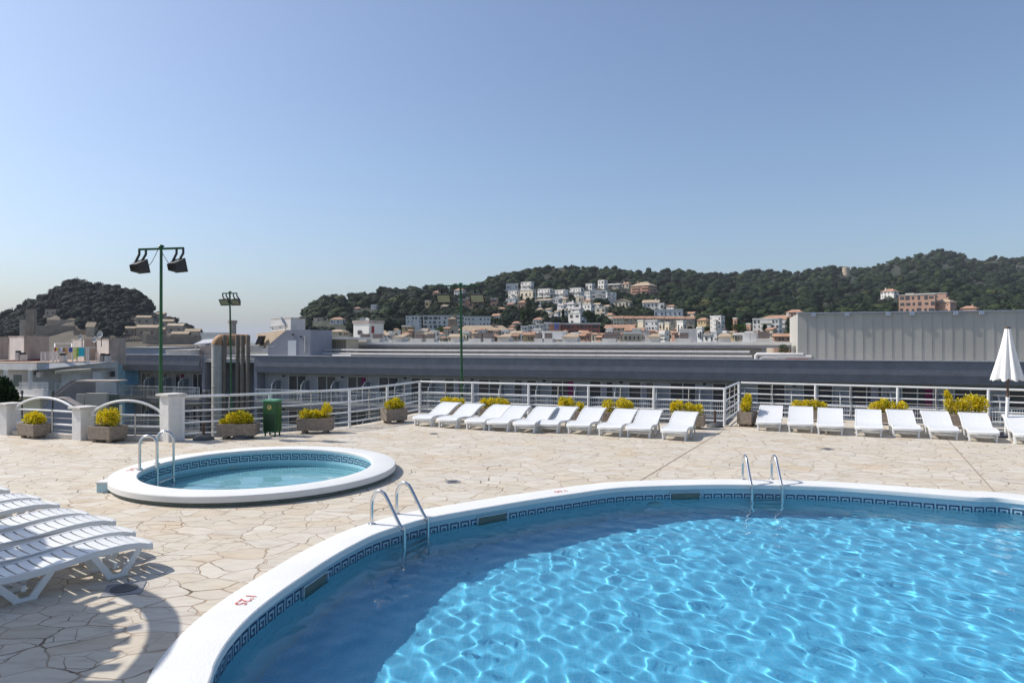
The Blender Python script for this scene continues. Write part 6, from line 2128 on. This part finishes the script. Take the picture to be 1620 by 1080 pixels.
for k, (a, b, c, d_, m_, rf, rm, nm) in enumerate(((861, 872, 487, 497, HW, 'shed', TANROOF, 'white house above the left end of the white cluster'), (911, 920, 479, 487, HW, 'flat', TERRA, 'small white house between the red-windowed and bright white houses'),
        (922, 936, 473, 483, HC, 'hip', TERRA, 'cream house with an orange roof below the balcony apartments'), (936, 950, 479, 488, HW, 'gable', TANROOF, 'white house with a tan gable roof under the dark round tree'),
        (953, 966, 482, 492, HB, 'hip', TANROOF, 'beige house under the shaded grey-white block'), (884, 897, 470, 478.5, HC, 'shed', TANROOF, 'cream annex right of the low white annex'),
        (955, 971, 495, 506, HC, 'hip', TERRA, 'cream house just left of the long beige row'), (846, 859, 487, 496, HB, 'hip', TANROOF, 'beige house in the trees left of the white cluster'),
        (776, 792, 496, 507, HW, 'gable', TERRA, 'white house with orange gable in the trees above the church roof'), (786, 800, 486, 494, HP, 'hip', TERRA, 'pink house in the trees right of the orange terraces'),
        (1052, 1068, 482, 491, HW, 'hip', TERRA, 'white house right of the long white villa'), (1084, 1100, 493, 504, HC, 'gable', TERRA, 'cream house right of the blue and white building'))):
    house('hillside_house', nm, a, b, c, d_, m_, roof=rf, rmat=rm, rows=2, cols=3, side=1, yaw=36, ratio=.6)
# villas above the cladding
house('white_villa', 'bright white villa with an orange roof alone on the right hillside', 1389, 1418, 456.5, 471, HW, roof='hip', rows=2, cols=4, side=1, yaw=30, group='right hillside houses')
house('terracotta_hotel', 'large terracotta pink terraced building above the cladding', 1420, 1480, 466.5, 495, HP, rows=3, cols=6, side=0, yaw=10, ratio=.3, group='terracotta complex', rmat=TERRA, win=(.7, .45))
house('terracotta_tower', 'terracotta block with a hipped tan roof right of the terraced building', 1474, 1508, 472.5, 495, HP, roof='hip', rmat=TANROOF, rows=2, cols=2, side=2, yaw=30, group='terracotta complex', win=(.2, .25))
house('cream_house', 'small cream roofed house above the terracotta terraces', 1431, 1447, 464.5, 470, HC, rows=1, cols=4, yaw=15, group='right hillside houses')
house('terracotta_annex', 'low terracotta roofs right of the hipped block', 1516, 1547, 483.5, 497, HP, roof='hip', rows=1, cols=4, yaw=15, group='terracotta complex')
house('terracotta_annex', 'upper terracotta rooms with chimneys on the terraced building', 1446, 1498, 464.5, 475, HP, rows=1, cols=5, side=1, yaw=10, ratio=.3, group='terracotta complex', rmat=TERRA)
# watch tower
q = hillP(1338.5, 436)
q.y, q = q.y, q
t = thing('watch_tower', 'round pale stone watch tower ruin high on the right ridge', 'tower', tuple(q))
k = q.y / F
MB().rev([(6.2 * k, -3), (6.0 * k, 0), (5.4 * k, 6 * k), (5.5 * k, 12.5 * k), (4.6 * k, 12.5 * k), (4.6 * k, 10 * k)], 20, cap=False).build('shaft', STONELIGHT, t, local=True)
mb = MB()
for i in range(7):
    a = i * .9
    mb.box(-.8 * k, .8 * k, -.4 * k, .4 * k, 0, (1.0 + (i % 3) * .5) * k, Matrix.Translation((5.0 * k * math.cos(a), 5.0 * k * math.sin(a), 12.4 * k)) @ Matrix.Rotation(a + math.pi / 2, 4, 'Z'))
mb.build('broken_crown', STONELIGHT, t, fixn=False, local=True)
HOUSES.append((1331, 1346, 420, 437, q.y))
# rooftop house details
q0 = rh_.location
t = thing('satellite_dish', 'pair of pale satellite dishes on the white rooftop house', 'satellite dish', tuple(P(577, 508, 78.5)))
for dx in (-.25, .3):
    o = MB().rev([(.02, 0), (.25, .04), (.40, .13), (.38, .13)], 16).build('dish', DISHM, t, local=True)
    o.location = (dx, 0, 0)
    o.rotation_euler = (R(80), 0, R(10 if dx < 0 else -30))
MB().tube([(0, .1, .1), (0, .1, -.5)], .04, 6).build('mast', BLACK_METAL, t, local=True)
t = thing('red_door', 'dark red roof door on the shaded side of the white rooftop house', 'door', tuple(P(590, 527, 77.4)))
PY(MB(), rect(588, 592, 516, 527), 77.6, .06).build('leaf', M('dark_red_door', (0.20, 0.02, 0.02), 0.6, 0.1, 3), t)
PY(MB(), rect(587.4, 592.6, 515.4, 516), 77.55, .1).build('frame', STAINED, t)

# ------------------------------------------------------------------ old town and castle
GC = 'castle hill walls and towers'


def stone_block(name, lab, u0, u1, vt, vb, Y=None, cren=0, roof=None, yaw=20, mat=STONE, cat='tower', ratio=.9, group=GC):
    Y = Y or castY((u0 + u1) / 2, vb)
    HOUSES.append((u0, u1, vt, vb, Y))
    uc = (u0 + u1) / 2
    a0 = -math.atan2(uc - CX, F)
    yw = R(yaw)
    W_ = (u1 - u0) * Y / F * math.cos(a0)
    w_ = W_ / (math.cos(yw) + ratio * abs(math.sin(yw)))
    d = w_ * ratio
    h_ = (vb - vt) * Y / F
    t = thing(name, lab, cat, tuple(P(uc, vb, Y)), a0 - yw, group)
    MB().box(-w_ / 2, w_ / 2, 0, d, -5, h_).build('wall', mat, t, local=True)
    if cren:
        mb = MB()
        mb.box(-w_ / 2 - .25, w_ / 2 + .25, -.25, d + .25, h_ - .6 * cren, h_ + .003)
        n_ = max(3, int(w_ / (1.1 * cren)))
        for i in range(n_):
            x = -w_ / 2 + w_ * (i + .5) / n_
            mb.box(x - w_ / n_ * .3, x + w_ / n_ * .3, -.25, .35, h_, h_ + .9 * cren)
            mb.box(x - w_ / n_ * .3, x + w_ / n_ * .3, d - .35, d + .25, h_, h_ + .9 * cren)
        mb.build('battlements', mat, t, local=True, fixn=False)
    elif roof:
        e = .3
        rh = h_ * .28
        MB().prism([(-w_ / 2 - e, -e, h_), (-w_ / 2 - e, d * .5, h_ + rh), (-w_ / 2 - e, d + e, h_ - .1), (-w_ / 2 - e, d * .5, h_ + rh - .4)], (w_ + 2 * e, 0, 0)).build('roof', roof, t, local=True)
    rg = random.Random(lab)
    if cat == 'house':
        for i in range(2):
            o = link_mesh('window', WINMESH, t)
            o.scale = (.9, .16, 1.1)
            o.location = (w_ * (-.25 + .5 * i), -.03, h_ * .5)
    return t


stone_block('castle_tower', 'tall square crenellated castle tower at the left of the castle hill', 38, 56, 492, 532, 372, 1.2)
stone_block('castle_wall', 'long stepped castle wall right of the tall square tower', 56, 120, 515, 545, 368, 0, None, 4, STONE, 'wall', .06)
stone_block('castle_wall', 'upper castle wall among the pines above the long wall', 74, 118, 506, 513, None, 0, None, 4, STONELIGHT, 'wall', .08)
stone_block('castle_wall', 'low castle wall remains left of the rooftop dishes', 116, 152, 522, 548, 364, 0, None, 6, STONE, 'wall', .1)
stone_block('ruined_house', 'ruined pale stone house above the upper castle wall', 69, 90, 489, 501, None, 0, None, 25, STONELIGHT, 'house', .5, 'old town stone houses')
stone_block('gate_tower', 'small flat-topped stone tower above the satellite dishes', 133, 152, 517, 545, 360, 0, TANROOF, 25, STONELIGHT)
stone_block('ruined_wall', 'reddish ruined wall left of the tall square castle tower', 30, 40, 505, 530, 366, 0, None, 30, STONELIGHT, 'wall', .4)
stone_block('town_wall', 'long crenellated town wall at the foot of the castle hill', 150, 232, 536, 556, 350, 1.1, None, 3, STONE, 'wall', .08)
stone_block('wall_tower', 'square town wall tower left of the nearest lamp pole', 224, 237, 527, 556, 348, 1.0, None, 15, STONELIGHT)
stone_block('town_wall', 'crenellated town wall right of the nearest lamp pole', 232, 318, 533, 556, 352, 1.0, None, 3, STONE, 'wall', .08)
for k, (a, b, c, d_, rm, lab) in enumerate(((213, 240, 502, 514, TANROOF, 'topmost old stone house on the castle hill slope'), (212, 252, 518, 534, TANROOF, 'wide old house with a pale tiled roof left of the lamp pole'),
                                            (250, 276, 508, 520, TANROOF, 'old stone house with a flat pale roof right of the lamp pole'), (243, 262, 521, 534, TANROOF, 'small old house directly behind the lamp pole'),
                                            (262, 292, 515, 528, STONELIGHT, 'old stone house high at the right of the castle hill'), (268, 300, 528, 542, TANROOF, 'long old house with a pale roof at the right foot of the hill'),
                                            (290, 318, 524, 540, TANROOF, 'rightmost old stone house of the castle hill'), (196, 215, 519, 530, TANROOF, 'small old house left of the wide pale roof'),
                                            (240, 262, 496.5, 506, TANROOF, 'old house at the top edge right of the lamp pole'))):
    stone_block('stone_house', lab, a, b, c, d_, None, 0, rm, 18, STONE if k % 2 else STONELIGHT, 'house', .6, 'old town stone houses')
q = P(368, 528, 90)
t = thing('chimney_tower', 'round brown chimney tower with a thicker top behind the leaning lamp post', 'tower', (q.x, q.y, -10.5))
k = 90 / F
MB().rev([(5.4 * k, 0), (5.4 * k, q.z + 10.5 + 16 * k), (7 * k, q.z + 10.5 + 17 * k), (7 * k, q.z + 10.5 + 20.5 * k), (5.6 * k, q.z + 10.5 + 20.5 * k)], 18).build('shaft', STAINED, t, local=True)
MB().rev([(7.02 * k, q.z + 10.5 + 20.6 * k), (7.02 * k, q.z + 10.5 + 21.3 * k)], 18).build('rim', HPINK, t, local=True)
for (a, b, c, d_, y, m_, lab) in ((199, 260, 549, 566, 72, GREYWALL, 'low grey flat roof right of the narrow rooftop room'), (232, 316, 546, 566, 84, STAINED, 'low stained roof behind the left hotel wing'), (316, 330, 546, 562, 66, STAINED, 'small pinkish roof room left of the rusty duct'),
                                  (262, 300, 553, 566, 64, PALEGREY, 'pale low roof parapet on the left hotel wing')):
    t = thing('flat_roof', lab, 'roof structure', tuple(P((a + b) / 2, d_, y)), 0, 'flat roofs behind the left wing')
    PY(MB(), rect(a, b, c + 1.5, d_), y, 8).build('walls', m_, t)
    PY(MB(), rect(a - 1, b + 1, c, c + 1.45), y - .2, 8.4).build('roof', CONCRETE if 'stained' not in lab else TILEROOF, t)
t = thing('sheet_roof', 'pale grey sheet canopy roof left of the rusty duct', 'roof structure', tuple(P(325, 545, 70)))
MB().prism([P(306, 546, 66), P(338, 543, 66), P(340, 537, 72), P(322, 538.5, 72)], (0, 0, .1)).build('sheet', FASCIA_EDGE, t)
for u in (310, 334):
    MB().tube([P(u, 545, 66.5), P(u, 566, 66.5)], .06, 6).build('post', DISHM, t)


# ================================================================== TREES
def crown_templates(n, seed, flat=.8):
    rng = np.random.default_rng(seed)
    out = []
    for k in range(n):
        bm = bmesh.new()
        bmesh.ops.create_icosphere(bm, subdivisions=2, radius=1)
        v = np.array([x.co[:] for x in bm.verts])
        f = np.array([tuple(q.index for q in p.verts) for p in bm.faces])
        bm.free()
        lobes = []
        r_ = np.full(len(v), .55)
        for _ in range(12):
            d = rng.normal(0, 1, 3)
            d[2] = abs(d[2]) * .9 - .15
            d /= np.linalg.norm(d)
            k_ = rng.uniform(.72, 1.05)
            lobes.append((d * k_ * .62, .42 * rng.uniform(.7, 1.15)))
            c = np.clip((v @ d - .5) / .5, 0, 1)
            r_ = np.maximum(r_, .55 + (k_ - .62) * np.sqrt(c))
        v = v * r_[:, None]
        V, Fc, T = [v], [f], [np.zeros(len(v))]
        o = len(v)
        for (c, rad) in lobes:
            for _ in range(15):                        # leaf sprays on the lobes
                d = rng.normal(0, 1, 3)
                d[2] = d[2] * .8 + .25
                d /= np.linalg.norm(d)
                p = c + d * rad * rng.uniform(.85, 1.15)
                a = np.cross(d, rng.normal(0, 1, 3))
                a /= np.linalg.norm(a)
                b = np.cross(d, a) + d * rng.uniform(-.6, .6)
                s_ = rng.uniform(.10, .20)
                V.append(np.array([p - a * s_ - b * s_ * .6, p + a * s_ - b * s_ * .6, p + b * s_]))
                Fc.append(np.array([[o, o + 1, o + 2]]))
                T.append(np.full(3, rng.uniform(-.16, .20)))
                o += 3
        V, Fc, T = np.concatenate(V), np.concatenate(Fc), np.concatenate(T)
        V[:, 2] *= flat
        out.append((V, Fc, T))
    return out


def wood(name, spots, mat, seed, label):
    T = crown_templates(12, seed)
    rng = np.random.default_rng(seed)
    V, Fc, Tn, o = [], [], [], 0
    for (p, r_, sz) in spots:
        v, f, tn = T[rng.integers(len(T))]
        a = rng.uniform(0, 6.28)
        c, s = math.cos(a), math.sin(a)
        q = np.stack([v[:, 0] * c - v[:, 1] * s, v[:, 0] * s + v[:, 1] * c, v[:, 2] * sz], 1) * r_ + np.array([p.x, p.y, p.z + r_ * .55 * sz])
        V.append(q)
        Fc.append(f + o)
        ptc = .5 * math.sin(p.x * .021 + 1.3 * math.sin(p.y * .013)) + .5 * math.sin(p.y * .031 + p.x * .008 + 2)
        Tn.append(tn + np.clip(rng.normal(.38, .19) + .13 * ptc, .03, .98))
        o += len(v)
    V, Fc, Tn = np.concatenate(V), np.concatenate(Fc), np.concatenate(Tn)
    me = bpy.data.meshes.new(name)
    me.vertices.add(len(V))
    me.vertices.foreach_set('co', V.ravel().astype(np.float32))
    me.loops.add(Fc.size)
    me.loops.foreach_set('vertex_index', Fc.ravel().astype(np.int32))
    me.polygons.add(len(Fc))
    me.polygons.foreach_set('loop_start', np.arange(0, Fc.size, 3, dtype=np.int32))
    me.update(calc_edges=True)
    at = me.attributes.new('tone', 'FLOAT', 'POINT')
    at.data.foreach_set('value', Tn.astype(np.float32))
    me.materials.append(mat)
    ob = link_mesh(name, me)
    ob['label'] = label
    ob['category'] = 'wood'
    return kind(ob, 'stuff')


def clear(u, v, ru, rv, Y):
    for (a, b, c, d_, hy) in HOUSES:
        if u + ru * .75 > a and u - ru * .75 < b and v > c + 1.2 and v - 2 * rv < d_ - (d_ - c) * .12 and Y < hy + 8:
            return False
        if a - 2 < u < b + 2 and abs(Y - hy) < 12 and c < v:
            return False
    return True


rng = random.Random(77)
spots = []
bare = [(1288, 1325, 480, 494), (1180, 1260, 488, 500), (735, 800, 487, 500), (1412, 1424, 424, 440), (690, 720, 476, 490)]
tries = 0
while len(spots) < 4300 and tries < 60000:
    tries += 1
    u = rng.uniform(474, 1690)
    s = rng.random() ** .85
    vr = RV(u)
    v = VF + (vr - VF) * s
    if any(a < u < b and c < v < d_ for a, b, c, d_ in bare) and rng.random() < .85:
        continue
    gp = math.sin(u * .055 + 2.2 * math.sin(v * .11)) + math.sin(v * .21 + u * .017) + .6 * math.sin(u * .16 + 1)
    if gp > 1.5 and s < .93 and rng.random() < .8:
        continue
    Y = hillY(u, v)
    r_ = rng.choice((rng.uniform(1.8, 3.2), rng.uniform(2.6, 5.2), rng.uniform(3.5, 6.3))) * (1 if s < .97 else .75)
    rp = r_ / Y * F
    if not clear(u, v, rp, rp * .8, Y):
        continue
    spots.append((P(u, v, Y), r_, rng.uniform(.75, 1.15)))
tries = 0
small = 0
while small < 1500 and tries < 30000:                  # low trees and bushes between the houses
    tries += 1
    u, v = rng.uniform(640, 1110), rng.uniform(464, 531)
    Y = hillY(u, v)
    r_ = rng.uniform(.8, 2.0)
    rp = r_ / Y * F
    if any(a < u < b and c < v - rp * .3 < d_ and Y > hy - 14 for a, b, c, d_, hy in HOUSES) or any(a < u < b and c < v - rp < d_ - (d_ - c) * .30 and Y <= hy for a, b, c, d_, hy in HOUSES):
        continue
    spots.append((P(u, v, Y), r_, rng.uniform(.8, 1.5)))
    small += 1
wood('hillside_wood', spots, FOREST, 5, 'dark green pine wood covering the right-hand hills')
spots = []
tries = 0
while len(spots) < 1300 and tries < 30000:
    tries += 1
    u = rng.uniform(-110, 318)
    s = rng.random() ** .8
    v = CVF + (CV(u) - CVF) * s
    if s < .28 and rng.random() < .5:
        continue
    if 205 < u and v > 505 and rng.random() < .75:
        continue
    Y = castY(u, v)
    r_ = rng.choice((rng.uniform(1.4, 2.6), rng.uniform(2.2, 4.2)))
    rp = r_ / Y * F
    if not clear(u, v, rp, rp * .8, Y):
        continue
    spots.append((P(u, v, Y), r_, rng.uniform(.9, 1.3)))
wood('castle_hill_wood', spots, CASTLEWOOD, 6, 'dark pine wood covering the castle hill')


def tree(name, label, u, v_base, v_top, width, Y, mat=TREELEAF, kind_='round', seed=1, group='single trees in the town', leaf=None, n=1):
    rg = random.Random(seed)
    b = P(u, v_base, Y)
    hgt = (v_base - v_top) * Y / F
    wd = width * Y / F / 2
    t = thing(name, label, 'tree', tuple(b), 0, group)
    leaf = leaf or max(.25, 1.6 * Y / F * 1.2)
    mb = MB()
    if kind_ == 'cypress':
        blobs = [(0, 0, hgt * (.15 + .8 * i / 6), wd * math.sin(math.pi * (.2 + .78 * (1 - i / 6) * .8)), wd * math.sin(math.pi * (.2 + .78 * (1 - i / 6) * .8)), hgt * .13) for i in range(7)]
        per = 70
    elif kind_ == 'pine':
        blobs = [(rg.uniform(-.6, .6) * wd, rg.uniform(-.6, .6) * wd, hgt * rg.uniform(.68, .9), wd * .5, wd * .5, hgt * .14) for i in range(9)]
        per = 60
    else:
        blobs = [(rg.uniform(-.55, .55) * wd, rg.uniform(-.55, .55) * wd, hgt * rg.uniform(.35, .82), wd * .52, wd * .52, hgt * .2) for i in range(10)]
        per = 60
    leaf_cloud(mb, blobs, per * n, leaf, rg)
    mb.build('crown', mat, t, fixn=False, local=True)
    tm = MB()
    tm.tube([(0, 0, -2), (rg.uniform(-.05, .05) * wd, 0, hgt * .4), (rg.uniform(-.1, .1) * wd, 0, hgt * .75)], max(.12, hgt * .03), 8, max(.05, hgt * .012))
    for bl in blobs[:5]:
        tm.tube([(0, 0, hgt * .38), (bl[0] * .9, bl[1] * .9, bl[2])], max(.06, hgt * .012), 5, .04)
    tm.build('trunk', BARK, t, local=True)
    return t


tree('broad_tree', 'dark dense tree at the left edge behind the first pillar', 2, 720, 592, 56, 24, TREELEAF, 'round', 3, 'single trees in the town', .12, 14)
tree('pine_tree', 'umbrella pine sticking out on top of the castle hill', 121, 460, 442, 28, 465, FORESTLEAF, 'pine', 4)
tree('pine_tree', 'umbrella pine standing above the ridge left of the hillside blocks', 778, 452, 438, 15, 590, FORESTLEAF, 'pine', 5)
tree('pine_tree', 'lone pine on the skyline left of the middle lamp', 571, 478, 464, 12, 545, FORESTLEAF, 'pine', 6)
tree('cypress_tree', 'taller dark cypress of the pair beside the narrow orange house', 1147, 528, 490, 9, 225, TREELEAF, 'cypress', 7, n=2)
tree('cypress_tree', 'shorter cypress of the pair beside the narrow orange house', 1155, 527, 501, 7, 222, TREELEAF, 'cypress', 8, n=2)
tree('cypress_tree', 'tall dark cypress below the pink veranda house', 836, 507, 473, 12, 262, TREELEAF, 'cypress', 9, n=2)
tree('cypress_tree', 'slim cypress in the white house cluster', 891, 504, 491, 3.5, 262, TREELEAF, 'cypress', 10)
tree('cypress_tree', 'small dark cypress before the white stepped hotel', 1210, 525, 514, 6, 200, TREELEAF, 'cypress', 11)
tree('cypress_tree', 'dark cypress at the right side of the white stepped hotel', 1249, 529, 504, 12, 215, TREELEAF, 'cypress', 12, n=2)
tree('broad_tree', 'fresh green tree below the cypress pair', 1170, 530, 512, 24, 205, LIGHTLEAF, 'round', 13, n=2)
tree('broad_tree', 'yellow-green slim tree below the pink houses', 827, 505, 492, 5, 262, LIGHTLEAF, 'cypress', 14)
tree('broad_tree', 'dark round tree before the balcony apartments', 947, 487, 472, 18, 400, TREELEAF, 'round', 15, n=2)
tree('broad_tree', 'dark tree before the tiled-edge block', 906, 470, 461, 11, 470, TREELEAF, 'round', 16)
tree('broad_tree', 'dark tree between the white cluster and the cream house', 931, 511, 492, 20, 252, TREELEAF, 'round', 17, n=2)
tree('palm_like_tree', 'tall dark tree before the terracotta terraces', 1458, 492, 476, 10, 420, TREELEAF, 'pine', 18)
tree('broad_tree', 'light green trees below the long white terraced row', 702, 528, 518, 34, 245, LIGHTLEAF, 'round', 19, n=2)
tree('broad_tree', 'bright green bush left of the cladding top corner', 1247, 534, 525, 16, 150, LIGHTLEAF, 'round', 20)
tree('broad_tree', 'green tree right of the ochre house', 1117, 528, 517, 12, 200, LIGHTLEAF, 'round', 21)

# ================================================================== AIR
hz = MB().box(-12000, 12000, -500, 12000, -11, 190).build('haze', WHITE_PAINT)
hz.data.materials.clear()
hm = bpy.data.materials.new('pale_haze')
hm.use_nodes = True
hn = hm.node_tree
hn.nodes.clear()
pv = hn.nodes.new('ShaderNodeVolumePrincipled')
pv.inputs['Color'].default_value = (0.84, 0.90, 1.0, 1)
pv.inputs['Density'].default_value = 0.00010
ho = hn.nodes.new('ShaderNodeOutputMaterial')
hn.links.new(pv.outputs[0], ho.inputs['Volume'])
hz.data.materials.append(hm)
kind(hz, 'stuff')
